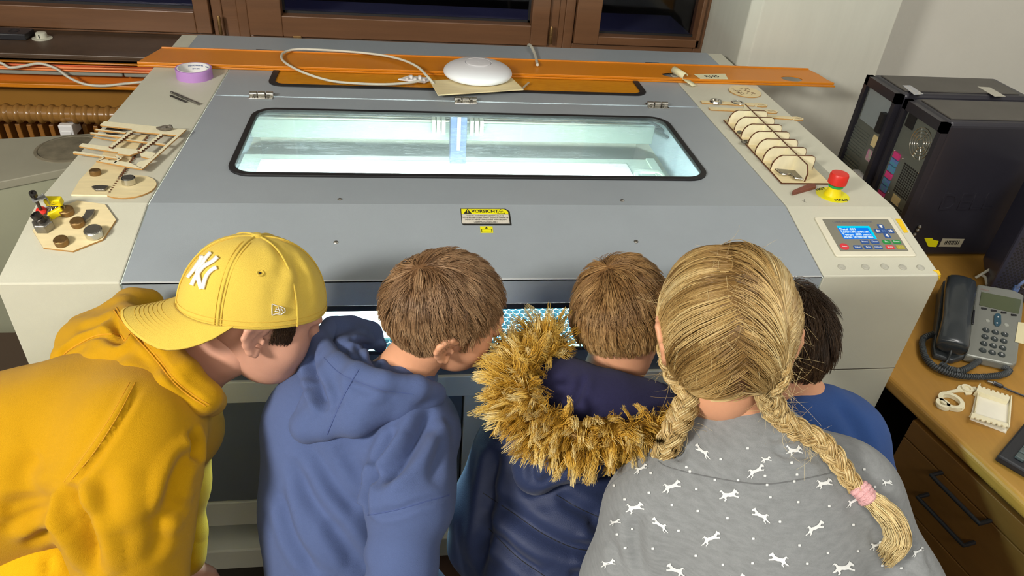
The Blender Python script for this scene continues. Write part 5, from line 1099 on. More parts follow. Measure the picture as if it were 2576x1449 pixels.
def smooth(P, F, it=2, lam=.5):
    for _ in range(it):
        A = np.zeros_like(P); c = np.zeros(len(P))
        for i in range(4):
            j = (i+1) % 4; np.add.at(A, F[:, i], P[F[:, j]]); np.add.at(A, F[:, j], P[F[:, i]]); np.add.at(c, F[:, i], 1); np.add.at(c, F[:, j], 1)
        P = P+lam*(A/c[:, None]-P)
    return P
def bvh_of(P, F): return BVHTree.FromPolygons(P.tolist(), F.tolist())
def snap(bv, px, py, h=0., fb=None):
    d = ray(px, py); hit = bv.ray_cast(Vector(CAM), Vector(d).normalized())
    if hit[0] is None: return fb
    return np.array(hit[0])+np.array(hit[1])*h
def snapl(bv, pts, n=8, h=0.):
    q = spline([(a, b, 0) for a, b in pts], n); out = [snap(bv, a, b, h) for a, b, _ in q]; return np.array([o for o in out if o is not None])
def fold(P, Nn, bv, pts, depth, width, n=6):
    L = snapl(bv, pts, n)
    if len(L) < 2: return P
    D = np.full(len(P), 9.); S_ = np.zeros(len(P)); near = np.nonzero(((P > L.min(0)-3*width) & (P < L.max(0)+3*width)).all(1))[0]; Q = P[near]; D = np.full(len(Q), 9.); T_ = np.zeros(len(Q)); m = len(L)-1
    for i in range(m):
        a = L[i]; ba = L[i+1]-a; t = np.clip((Q-a)@ba/(ba@ba+1e-12), 0, 1); d = np.linalg.norm(Q-a-t[:, None]*ba, axis=1); u = d < D; D[u] = d[u]; T_[u] = ((i+t)/m)[u]
    env = np.clip(np.minimum(T_, 1-T_)*5, 0, 1)**.7; w_ = -depth*np.exp(-(D/width)**2)+depth*.45*np.exp(-((D-2*width)/(1.1*width))**2); P = P.copy(); P[near] += Nn[near]*(w_*env)[:, None]; return P
def cloth(el, h, nm, m, par, seed, folds=(), amp=.002, freq=35, sm=2):
    P, F = sdf_mesh(el, h); P = smooth(P, F, sm); Nn = normals(P, F); bv = bvh_of(P, F)
    for f in folds: P = fold(P, Nn, bv, *f)
    P = P+Nn*(wn(P, freq, seed)*amp)[:, None]
    o = arr_obj(nm, P, F, m, par); return o, bvh_of(P, F)
def arr_obj(nm, P, F, m, par, tone=None, sm=True):
    P = np.asarray(P)-LOC[par.name]; F = np.asarray(F); k = F.shape[1]; me = bpy.data.meshes.new(nm); me.vertices.add(len(P)); me.vertices.foreach_set('co', P.astype(np.float32).ravel())
    me.loops.add(F.size); me.loops.foreach_set('vertex_index', F.astype(np.int32).ravel()); me.polygons.add(len(F)); me.polygons.foreach_set('loop_start', np.arange(0, F.size, k, dtype=np.int32))
    me.polygons.foreach_set('loop_total', np.full(len(F), k, np.int32)); me.update(calc_edges=True)
    if sm: me.shade_smooth()
    if tone is not None: a = me.attributes.new('tone', 'FLOAT', 'POINT'); a.data.foreach_set('value', tone.astype(np.float32))
    o = bpy.data.objects.new(nm, me); COL.objects.link(o); me.materials.append(m); o.parent = par; LOC[o.name] = LOC[par.name]; return o
def ribbon(bv, pts, w_, nm, m, par, h=.0009, n=5, cuts=3):
    q = spline([(a, b, 0) for a, b in pts], n)[:, :2]; T = np.gradient(q, axis=0); T /= np.linalg.norm(T, axis=1)[:, None]; N2 = np.stack([-T[:, 1], T[:, 0]], 1); w_ = np.full(len(q), w_) if np.isscalar(w_) else np.interp(np.linspace(0, 1, len(q)), np.linspace(0, 1, len(w_)), w_)
    rows = []; 
    for i in range(len(q)):
        r = [snap(bv, *(q[i]+N2[i]*w_[i]*s_), h) for s_ in np.linspace(-.5, .5, cuts)]
        if all(x is not None for x in r): rows.append(r)
    if len(rows) < 2: return None
    V = np.array(rows); m_ = len(V); F = [(i*cuts+j, i*cuts+j+1, (i+1)*cuts+j+1, (i+1)*cuts+j) for i in range(m_-1) for j in range(cuts-1)]
    o = arr_obj(nm, V.reshape(-1, 3), F, m, par); s_ = o.modifiers.new('s', 'SOLIDIFY'); s_.thickness = h; s_.offset = 0; return o
def seam(bv, pts, nm, m, par, r=.0011, h=.0, n=8):
    L = snapl(bv, pts, n, h)
    if len(L) > 2: g = G(); g.tube(L, r, 6); return S(g, nm, m, parent=par)
def frame(f, u):    # rows x,y,z -> columns: right, forward, up
    f = np.array(f, float); f /= np.linalg.norm(f); u = np.array(u, float); u = u-f*(u@f); u /= np.linalg.norm(u); r = np.cross(f, u); return np.stack([r, f, u], 1)
def iv(x, y, z): return RT*x+FW*y+UP*z       # picture axes: right, away, up
# ---- head in its own frame (x right, y face, z up), metres
def head_el(s=1., neck=None):
    E = [ell((0, -.012, .028), (.073, .09, .079), k=.02), ell((0, .024, -.028), (.057, .062, .074), k=.03), ell((0, .044, -.072), (.034, .034, .026), k=.03),
         ell((.03, .052, -.028), (.027, .024, .028), k=.025), ell((-.03, .052, -.028), (.027, .024, .028), k=.025),
         cap((.024, .082, .022), (-.024, .082, .022), .009, k=.02), cap((0, .083, .008), (0, .099, -.018), .0075, .0095, k=.012), ell((.008, .093, -.021), (.006, .007, .005), k=.006), ell((-.008, .093, -.021), (.006, .007, .005), k=.006),
         cap((-.013, .083, -.044), (.013, .083, -.044), .0055, k=.006), cap((-.011, .081, -.052), (.011, .081, -.052), .006, k=.007), ell((0, .078, -.086), (.018, .014, .014), k=.02)]
    for q in (-1, 1):
        E.append(ell((q*.030, .088, .006), (.015, .012, .010), k=.010, sub=True))
        pts = [(.0735, .004, .002), (.079, .004, .013), (.084, -.006, .020), (.087, -.017, .017), (.089, -.025, .006), (.087, -.026, -.008), (.082, -.020, -.020), (.077, -.010, -.031), (.0745, -.001, -.034), (.073, .001, -.026)]
        pts = [(q*x*.975, y, z) for x, y, z in pts]; E += chain(pts, [.0036, .0038, .0042, .0042, .0040, .0038, .0040, .0052, .0048, .004], k=.004)
        E += [tri3(pts[1], pts[4], (q*.071, -.004, -.012), .0026, .004), tri3(pts[4], pts[7], (q*.071, -.004, -.012), .0026, .004), tri3(pts[1], pts[2], pts[4], .0026, .004), tri3(pts[4], pts[6], pts[7], .0026, .004), cap((q*.079, -.008, .008), (q*.080, -.017, -.008), .003, k=.004), ell((q*.0735, .004, -.012), (.004, .004, .006), k=.004)]
    if neck is not None: E += neck
    return E
skin = mat('skin', '#d39a78', .5, var=.05, vs=25, sss=.12, bump=.08, bs=500, spec=.35)
skin2 = mat('skin_shaded', '#c4927c', .5, var=.05, vs=25, sss=.12, bump=.08, bs=500, spec=.35)  # cap boy's skin, toned down for the shade under his brim
eyem = flat('#e8e6e2', 'eye_white', .15); irism = flat('#3d4a55', 'iris', .1)
def hand(E, wrist, d, nrm, side=1):
    d = np.array(d, float); d /= np.linalg.norm(d); nrm = np.array(nrm, float); nrm -= d*(nrm@d); nrm /= np.linalg.norm(nrm); s_ = np.cross(d, nrm)*side; w_ = np.array(wrist)
    E += [cap(w_, w_+d*.02, .019, .021, k=.01, fl=nrm, s=.7), cap(w_+d*.03-s_*.014, w_+d*.055-s_*.018, .014, k=.012), cap(w_+d*.03+s_*.012, w_+d*.055+s_*.016, .014, k=.012)]
    for i, (o_, L_) in enumerate(((-.024, .048), (-.008, .060), (.008, .064), (.023, .056))):
        a = w_+d*.060+s_*o_; b = a+d*L_*.45-nrm*.006; c = b+d*L_*.38-nrm*.016; e = c+d*L_*.12-nrm*.018; E += chain([a, b, c, e], [.0078, .0074, .0066, .0052], k=.003)
    a = w_+d*.016+s_*.02; b = a+d*.022+s_*.02-nrm*.008; c = b+d*.024+s_*.004-nrm*.010; E += chain([a, b, c], [.0105, .0088, .0068], k=.004)
def person(nm_lab, hips, feet, grp, hc, hf, sc_h, neckpts, skinm, arms, core, hands, group=None):
    """Empty at the feet; one continuous skin body = head, neck, core, limbs and hands"""
    root = empty('person', (hips[0], hips[1], 0), nm_lab, 'person', group); E0 = hf   # E0: columns right, forward, up
    P1, F1 = sdf_mesh(head_el(), .0032); P1 = (P1*sc_h)@E0.T+hc
    low = []; low += chain(neckpts, [.046*sc_h, .042*sc_h, .047*sc_h][:len(neckpts)], k=.02); low += core; low += [cap(neckpts[0], core[0]['lo']*.5+core[0]['hi']*.5, .05, .06, k=.03)]
    for A in arms: low += chain(A, list(np.interp(np.linspace(0, 1, len(A)), [0, .5, 1], [.034, .028, .02])), k=.02)
    hipR = [np.array(hips)+[dx, 0, 0] for dx in (-.07, .07)]
    for hp_, ft in zip(hipR, feet):
        kn = (hp_+ft)/2+np.array([0, .05, .0]); low += chain([hp_, kn, np.array(ft)+[0, -.02, .08], np.array(ft)+[0, .03, .03]], [.06, .042, .03, .03], k=.03)
    P2, F2 = sdf_mesh(low, .009); hE = []
    Ps = [P1, P2]; Fs = [F1, F2]
    for (wr, d, nr, sd) in hands:
        e = []; hand(e, wr, d, nr, sd); a, b = sdf_mesh(e, .0035); Ps.append(a); Fs.append(b)
    off = 0; FF = []
    for p, f in zip(Ps, Fs): FF.append(f+off); off += len(p)
    body = arr_obj('body', np.vstack(Ps), np.vstack(FF), skinm, root)
    for q in (-1, 1):
        c = (np.array([q*.029, .0640, .002])*sc_h)@E0.T+hc; g = G(); g.ball(c, .0105*sc_h, 14); S(g, 'eye', eyem, parent=body); f_ = E0[:, 1]-E0[:, 2]*.35; f_ = f_/np.linalg.norm(f_); c2 = c+f_*.0060*sc_h; g = G(); g.ball(c2, .0056*sc_h, 12); S(g, 'iris', irism, parent=body)
    return root, body
def legs(root, hips, feet, mt, shoe, r=1.):
    E = []
    for i, ft in enumerate(feet):
        hp_ = np.array(hips)+[(-.065, .065)[i], 0, 0]; kn = (hp_+ft)/2+np.array([0, .05, 0]); E += chain([hp_, kn, np.array(ft)+[0, -.02, .06]], [.085*r, .062*r, .05*r], k=.03)
        g = sdf_mesh([cap(np.array(ft)+[0, -.05, .035], np.array(ft)+[0, .10, .028], .036, .03, k=.02), cap(np.array(ft)+[0, -.03, .05], np.array(ft)+[0, -.02, .09], .036, .038, k=.02), dict(cap(np.array(ft)+[0, -.3, -.2], np.array(ft)+[0, .3, -.2], .201, k=.004), sub=True)], .006); arr_obj('shoe', *g, shoe, root)
    E += [ell(np.array(hips)+[0, 0, -.01], (.13*r, .10*r, .10*r), k=.04)]
    P, F = sdf_mesh(E, .009); P = P+normals(P, F)*(wn(P, 30, 5)*.003)[:, None]; return arr_obj('trousers', P, F, mt, root)
# ---- hair
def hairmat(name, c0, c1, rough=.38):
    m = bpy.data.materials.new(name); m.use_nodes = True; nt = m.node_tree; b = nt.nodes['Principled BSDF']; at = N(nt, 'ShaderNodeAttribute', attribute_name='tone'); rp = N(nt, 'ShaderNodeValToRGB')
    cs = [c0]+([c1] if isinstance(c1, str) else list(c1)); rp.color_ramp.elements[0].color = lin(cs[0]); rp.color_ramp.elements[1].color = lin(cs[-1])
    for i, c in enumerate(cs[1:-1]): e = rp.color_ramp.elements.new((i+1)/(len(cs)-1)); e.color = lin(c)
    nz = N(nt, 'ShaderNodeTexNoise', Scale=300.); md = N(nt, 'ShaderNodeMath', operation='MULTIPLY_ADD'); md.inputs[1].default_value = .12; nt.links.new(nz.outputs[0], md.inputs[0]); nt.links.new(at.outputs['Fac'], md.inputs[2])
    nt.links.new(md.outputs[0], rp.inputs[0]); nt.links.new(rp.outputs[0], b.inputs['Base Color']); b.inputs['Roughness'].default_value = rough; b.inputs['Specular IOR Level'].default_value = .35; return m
def tubes(P, r0, r1, tone, nm, m, par, extra=None):    # P (n,s,3)
    n, s, _ = P.shape; T = np.gradient(P, axis=1); T /= np.linalg.norm(T, axis=2)[..., None]+1e-12; ref = np.array([.31, .52, .79]); A = np.cross(T, ref); A /= np.linalg.norm(A, axis=2)[..., None]+1e-12; B_ = np.cross(T, A)
    t = np.linspace(0, 1, s); r = (np.asarray(r0)+(np.asarray(r1)-np.asarray(r0))*t**1.5) if np.ndim(r0) == 0 else r0; V = []
    for k in range(3):
        q = 2*math.pi*k/3; V.append(P+(A*math.cos(q)+B_*math.sin(q))*r[None, :, None])
    V = np.stack(V, 2).reshape(-1, 3); b = (np.arange(n)[:, None]*s+np.arange(s-1)[None, :])*3; F = []
    for k in range(3): k2 = (k+1) % 3; F.append(np.stack([b+k, b+k2, b+3+k2, b+3+k], -1).reshape(-1, 4))
    F = np.vstack(F); tn = np.repeat(tone, s*3) if tone.ndim == 1 else np.repeat(tone.reshape(-1), 3)
    if extra is not None:
        EP, EF, et = extra; F = np.vstack([F, EF+len(V)]); V = np.vstack([V, EP]); tn = np.concatenate([tn, np.full(len(EP), et)])
    o = arr_obj(nm, V, F, m, par, tn); o['kind'] = 'stuff'; return o
SC0 = np.array([0, -.010, .017]); SR = np.array([.0785, .0965, .0945])
def hl_line(y): return np.where(y < -.05, -.066, np.where(y < -.034, -.066+(y+.05)*2.0, np.where(y < -.026, -.034+(y+.034)*6.7, np.where(y < .014, .020, np.where(y < .020, -.010, .010+(y-.020)*1.0)))))
def hairline(p):
    return p[:, 2] > hl_line(p[:, 1])
def scalp_shell(E0, hc, s, grow=1.0, n=64):
    m = n//2; vs = []; th = np.linspace(0, math.pi, m+1); ph = np.linspace(0, 2*math.pi, n, endpoint=False); T_, PH_ = np.meshgrid(th, ph, indexing='ij'); u = np.stack([np.sin(T_)*np.cos(PH_), np.sin(T_)*np.sin(PH_), np.cos(T_)], -1).reshape(-1, 3); p = SC0+u*SR*grow; ok = p[:, 2] > hl_line(p[:, 1])+.011
    F = []
    for i in range(m):
        for k in range(n):
            f = (i*n+k, (i+1)*n+k, (i+1)*n+(k+1) % n, i*n+(k+1) % n)
            if all(ok[list(f)]): F.append(f)
    return (p*s)@E0.T+hc, np.array(F)
def roots(n, seed):
    r = np.random.default_rng(seed); u = r.normal(size=(n*3, 3)); u /= np.linalg.norm(u, axis=1)[:, None]; p = SC0+u*SR; p = p[hairline(p)][:n]; return p, r
def short_hair(body, E0, hc, s, m, seed, n=9000, whorl=(-.1, -.62, .78), Ltop=.045, Lside=.024, Lnape=.014, lift=.5, swirl=.5, S_=4, base=.35, fringe=0.):
    p, r = roots(n, seed); n = len(p); w_ = np.array(whorl)/np.linalg.norm(whorl); z = p[:, 2]; y = p[:, 1]
    L = np.where(z > .03, Ltop, Lside+(Ltop-Lside)*np.clip((z+.02)/.05, 0, 1)); L = np.where(z < -.02, Lnape+(Lside-Lnape)*np.clip((z+.065)/.045, 0, 1), L)*r.uniform(.75, 1.12, n)*np.clip(.30+(z-hl_line(y))/.045, .30, 1)
    nc = 700; ci = r.integers(0, n, nc); cp_ = p[ci]; nearest = np.zeros(n, int)
    for a in range(0, n, 2000): nearest[a:a+2000] = ((p[a:a+2000, None, :]-cp_[None])**2).sum(2).argmin(1)
    cj = r.normal(size=(nc, 3)); cl_ = r.uniform(.6, 1.3, nc); ct = r.uniform(-.18, .18, nc)
    P = np.zeros((n, S_+1, 3)); P[:, 0] = p; q = p.copy(); jit = r.normal(size=(n, 3))*.10+cj[nearest]*.20
    for i in range(S_):
        nn = (q-SC0)/SR**2; nn /= np.linalg.norm(nn, axis=1)[:, None]; t = -(w_-(nn@w_)[:, None]*nn); t /= np.linalg.norm(t, axis=1)[:, None]+1e-6; t = t+swirl*np.cross(nn, w_)*np.exp(-3*(1-nn@w_))[:, None]
        t[:, 2] -= .35*np.clip(-z/.05, 0, 1.5)+.15; t += jit; t -= (t*nn).sum(1)[:, None]*nn; t /= np.linalg.norm(t, axis=1)[:, None]+1e-6
        a = lift*cl_[nearest]*(1-.75*i/S_); q = q+(t*np.cos(a)[:, None]+nn*np.sin(a)[:, None])*(L/S_)[:, None]; rr = np.linalg.norm((q-SC0)/SR, axis=1); q = SC0+(q-SC0)*np.maximum(1, (1.012+.01*i/S_)/rr)[:, None]; P[:, i+1] = q
    tips = np.zeros((nc, 3)); cnt = np.zeros(nc); np.add.at(tips, nearest, P[:, -1]); np.add.at(cnt, nearest, 1); tips /= np.maximum(cnt, 1)[:, None]
    for i in range(1, S_+1): P[:, i] += (tips[nearest]-P[:, -1])*.38*(i/S_)**2
    W_ = (P.reshape(-1, 3)*s)@E0.T+hc; tone = np.clip(base+ct[nearest]+r.uniform(-.14, .14, n)+.12*(z < -.02), 0, 1)
    tone = tone[:, None]+np.linspace(-.08, .14, S_+1)[None, :]
    EP, EF = scalp_shell(E0, hc, s, 1.004); return tubes(W_.reshape(n, S_+1, 3), .00047, .00018, tone, 'hair', m, body, (EP, EF, base*.55))
def fur_path(path, rc, n, L, m, par, nm, seed, up_bias=(0, 0, 0), r0=.0009, base=.5, lay=(0, 0, -1), cen=None):
    r = np.random.default_rng(seed); pt = spline(path, 10); T = np.gradient(pt, axis=0); T /= np.linalg.norm(T, axis=1)[:, None]; i = r.uniform(0, len(pt)-1.01, n); i0 = i.astype(int); f = (i-i0)[:, None]; c = pt[i0]*(1-f)+pt[i0+1]*f; t = T[i0]
    a = r.normal(size=(n, 3)); a -= (a*t).sum(1)[:, None]*t; a /= np.linalg.norm(a, axis=1)[:, None]; S_ = 5; P = np.zeros((n, S_+1, 3)); P[:, 0] = c+a*rc*.85; nc = n//16; cc = r.integers(0, n, nc); near = np.zeros(n, int)
    for b in range(0, n, 2000): near[b:b+2000] = ((P[b:b+2000, 0][:, None, :]-P[cc, 0][None])**2).sum(2).argmin(1)
    j = r.normal(size=(nc, 3))*.45; wv_ = r.normal(size=(nc, 3))[near]*.24; LL = L*r.uniform(.6, 1.25, nc)[near]*r.uniform(.8, 1.1, n); q = P[:, 0].copy(); lay = np.array(lay, float)
    if cen is not None:
        o_ = c-cen; o_ -= (o_*t).sum(1)[:, None]*t; o_ /= np.linalg.norm(o_, axis=1)[:, None]; lay = lay*.35+o_*1.0
    for k in range(S_):
        d = a*(.75-.6*k/S_)+j[near]*(.7+.6*k/S_)+lay*(.55+.55*k/S_)+r.normal(size=(n, 3))*.16+wv_*math.sin(k*1.3); d /= np.linalg.norm(d, axis=1)[:, None]; q = q+d*(LL/S_)[:, None]; P[:, k+1] = q
    tips = P[cc, -1]; 
    for k in range(1, S_+1): P[:, k] += (tips[near]-P[:, -1])*.42*(k/S_)**1.6*(np.linalg.norm(tips[near]-P[:, -1], axis=1) < .05)[:, None]
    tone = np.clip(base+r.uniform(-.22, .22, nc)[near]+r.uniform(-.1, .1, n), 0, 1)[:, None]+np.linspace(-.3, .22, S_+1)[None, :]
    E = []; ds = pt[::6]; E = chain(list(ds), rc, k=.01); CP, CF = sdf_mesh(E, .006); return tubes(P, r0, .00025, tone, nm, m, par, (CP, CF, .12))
def bundle(path, Rf, n, tone, r, S_=None, rw=.0006, twist=0., frizz=.0, cut=None):
    pt = np.array(path); T = np.gradient(pt, axis=0); T /= np.linalg.norm(T, axis=1)[:, None]; ref = FW; A = np.cross(T, ref); A /= np.linalg.norm(A, axis=1)[:, None]; B_ = np.cross(T, A); s = len(pt); q = r.uniform(0, 6.28, n); rad = np.sqrt(r.uniform(0, 1, n)); t = np.linspace(0, 1, s)
    RR = Rf(t); ph = q[:, None]+twist*t[None, :]; P = pt[None]+(A[None]*np.cos(ph)[..., None]+B_[None]*np.sin(ph)[..., None])*(rad[:, None]*RR[None, :])[..., None]
    if cut is not None:
        Q = np.zeros_like(P); x = np.arange(s)
        for i in range(n):
            xi = t*(s-1)*cut[i]
            for c in range(3): Q[i, :, c] = np.interp(xi, x, P[i, :, c])
        P = Q
    if frizz: P += (np.sin(t[None, :]*r.uniform(10, 30, (n, 1))+q[:, None])*frizz)[..., None]*r.normal(size=(n, 1, 3))
    return P
def braid(path, R, pitch, r, n=130, Rend=.7):
    pt = spline(path, 26); L = np.concatenate([[0], np.cumsum(np.linalg.norm(np.diff(pt, axis=0), axis=1))]); m = int(L[-1]/.0042)+2; s = np.linspace(0, L[-1], m); P0 = np.stack([np.interp(s, L, pt[:, i]) for i in range(3)], 1)
    T = np.gradient(P0, axis=0); T /= np.linalg.norm(T, axis=1)[:, None]; A = np.cross(T, iv(.6, .8, 0)); A /= np.linalg.norm(A, axis=1)[:, None]; B_ = np.cross(A, T); Rr = np.interp(s/L[-1], [0, .18, .45, 1], [R*.25, R*.8, R, R*Rend]) if Rend > 0 else R; out = []; tones = []
    for k in range(3):
        ph = s/pitch*2*math.pi+k*2*math.pi/3; c = P0+A*(np.sin(ph)*Rr*.62)[:, None]+B_*(np.sin(2*ph)*Rr*.36)[:, None]
        q = r.uniform(0, 6.28, n); rad = r.uniform(0, 1, n)**.4; Tc = np.gradient(c, axis=0); Tc /= np.linalg.norm(Tc, axis=1)[:, None]; Ac = np.cross(Tc, B_); Ac /= np.linalg.norm(Ac, axis=1)[:, None]; Bc = np.cross(Ac, Tc)
        w_ = Rr*.50; out.append(c[None]+(Ac[None]*(np.cos(q)*rad)[:, None, None]+Bc[None]*(np.sin(q)*rad)[:, None, None])*w_[None, :, None]); tones.append(np.repeat(r.uniform(.35, .95, n)[:, None], m, 1)+.0*ph[None])
    return np.vstack(out), np.vstack(tones)
P_ = Dp
def fabric(name, col, rough=.85, sheen=.08, **k): return mat(name, col, rough, sheen=sheen, bump=.5, bs=1400, spec=.15, **k)
m_blue = fabric('blue_sweat_fabric', '#4f5e88', var=.03, vs=12, speck=.05); m_yel = fabric('mustard_sweat_fabric', '#b98a02', var=.03, vs=12, speck=.05); m_capf = fabric('yellow_cap_cotton', '#d6b84e', var=.03, vs=12, speck=.04)
m_jean = fabric('dark_jeans', '#27304a', var=.1, vs=40); m_dark = fabric('dark_trousers', '#23252c'); m_shoe = flat('#33343a', 'shoe_grey', .6)
m_nav = mat('navy_parka_shell', '#212d50', .6, var=.06, vs=10, bump=.3, bs=700, spec=.4, sheen=.1); m_fle = fabric('dark_violet_fleece', '#272647', var=.08, vs=300); m_b5 = fabric('blue_jersey', '#355491', speck=.05)
m_stitch = flat('#c58a0c', 'mustard_stitch', .8); m_bst = flat('#3f4f80', 'blue_stitch', .8)

# ============ boy in the blue hoodie (second from the left)
def boy_blue():
    hips = (-.085, .66, .68); ft = [(-.16, .62, 0), (-.01, .66, 0)]; hc = P_(1121, 794, 1.07)
    E0 = frame(iv(.92, .36, -.13), iv(.324, -.553, .762))
    nk = [P_(985, 985, 1.13), P_(1030, 915, 1.11), P_(1085, 850, 1.07)]
    armR = [P_(1035, 1105, 1.10), P_(1028, 1290, 1.01), P_(1005, 1520, 1.03)]; armL = [P_(790, 1080, 1.16), P_(775, 1330, 1.26), P_(800, 1420, 1.36)]
    core = [cap(P_(890, 1080, 1.14), (-.09, .68, .78), .075, .08, k=.05, fl=FW, s=.75)]
    root, body = person('boy in a blue hoodie with short brown hair, leaning to the right', hips, ft, None, hc, E0, .89, nk, skin, [armR, armL], core,
        [(P_(1000, 1560, 1.04), (.1, .55, -.8), (0, .8, .5), 1), (P_(800, 1440, 1.37), (.1, .6, -.7), (0, .8, .5), -1)])
    legs(root, hips, ft, m_jean, m_shoe)
    E = [cap(P_(885, 1085, 1.135), P_(868, 1260, 1.14), .105, .118, k=.06, fl=FW, s=.85), cap(P_(868, 1260, 1.14), P_(868, 1560, 1.16), .118, .126, k=.06, fl=FW, s=.85),
         cap(P_(800, 1050, 1.12), P_(1030, 1080, 1.12), .078, .078, k=.05)]
    E += chain([P_(1035, 1100, 1.085), P_(1032, 1270, 1.0)], [.070, .062], k=.022)
    E += chain([P_(1030, 1262, 1.0), P_(1010, 1420, .99), P_(1002, 1540, 1.03)], [.050, .050, .044], k=.010)
    E += chain([P_(770, 1080, 1.15), P_(765, 1330, 1.25), P_(800, 1430, 1.36)], [.065, .055, .04], k=.03)
    fl = [([(1090, 1030), (1050, 1100), (1000, 1170), (945, 1225)], .020, .011), ([(1000, 1080), (975, 1120), (935, 1180)], .010, .010), ([(955, 1175), (930, 1220), (922, 1290)], .020, .010), ([(1085, 1060), (1100, 1120), (1085, 1220)], .007, .010),
          ([(740, 1150), (780, 1250), (860, 1350), (930, 1449)], .009, .011), ([(760, 1100), (850, 1230), (900, 1290)], .007, .012), ([(700, 1230), (735, 1350), (800, 1449)], .009, .010), ([(850, 1120), (910, 1200), (930, 1260)], .004, .012), ([(820, 1310), (860, 1380), (890, 1430)], .006, .012),
          ([(930, 1295), (1000, 1285), (1060, 1262), (1130, 1248)], .004, .005)]
    h, bv = cloth(E, .0045, 'hoodie', m_blue, root, 3, fl, .0022, 34)
    seam(bv, [(925, 1296), (990, 1284), (1050, 1268), (1130, 1245)], 'sleeve_seam', m_bst, h, .0009)
    # hood lying on the back
    R_ = [P_(838, 822, 1.18), P_(803, 862, 1.12), P_(850, 918, 1.055), P_(900, 942, 1.025), P_(965, 964, 1.01), P_(1050, 975, 1.03), P_(1092, 992, 1.07)]
    L_ = [P_(762, 945, 1.12), P_(735, 1052, 1.07), P_(775, 1072, 1.045), P_(822, 1078, 1.03), P_(895, 1058, 1.02), P_(1005, 1028, 1.035), P_(1080, 1008, 1.06)]
    H = chain(R_, .0165, k=.01)
    for i in range(6): H += [tri3(R_[i], R_[i+1], L_[i], .013, .010), tri3(R_[i+1], L_[i], L_[i+1], .013, .010)]
    H += [tri3(L_[0], L_[1], P_(800, 1000, 1.12), .012), cap(L_[2], P_(850, 1000, 1.06), .02, .02, k=.03), cap(L_[4], P_(960, 1000, 1.05), .02, .02, k=.03)]
    fh = [([(783, 895), (790, 955), (822, 1035)], .014, .008), ([(735, 1030), (760, 985), (785, 975)], .005, .006), ([(840, 960), (850, 1000), (835, 1040)], .003, .008), ([(1000, 1000), (930, 985), (850, 950)], .003, .006)]
    hd, hb = cloth(H, .0038, 'hood', m_blue, h, 9, fh, .0018, 45, 1)
    seam(hb, [(902, 930), (887, 955), (862, 1002), (823, 1092)], 'hood_seam', m_bst, hd, .0012); seam(hb, [(815, 900), (850, 935), (895, 958), (960, 980), (1040, 992)], 'hem_stitch', m_bst, hd, .0007)
    C = chain([P_(838, 824, 1.18), P_(885, 818, 1.20), P_(932, 838, 1.20), P_(955, 870, 1.18)], [.015, .014, .014, .012], k=.02)+[tri3(P_(838, 824, 1.18), P_(905, 852, 1.17), P_(868, 880, 1.12), .012, .02), tri3(P_(838, 824, 1.18), P_(905, 852, 1.17), P_(932, 838, 1.20), .012, .02)]+chain([P_(905, 852, 1.16), P_(868, 880, 1.12), P_(900, 915, 1.09), P_(950, 935, 1.08)], [.016, .019, .017, .014], k=.012)+chain([P_(950, 935, 1.08), P_(1010, 950, 1.07), P_(1065, 965, 1.09), P_(1085, 950, 1.13)], [.014, .016, .015, .012], k=.012)
    cloth(C, .0036, 'hood_lining', m_blue, h, 12, [([(880, 850), (930, 880), (950, 930)], .009, .006), ([(900, 870), (900, 910)], .005, .005)], .002, 60, 1)
    short_hair(body, E0, hc, .89, hairmat('brown_hair', '#3a2814', ['#6f5034', '#a3815e', '#c2a482'], .42), 21, 11500, (.0, -.62, .78), (.042), .022, .013, .30, .6, base=.42)
boy_blue()

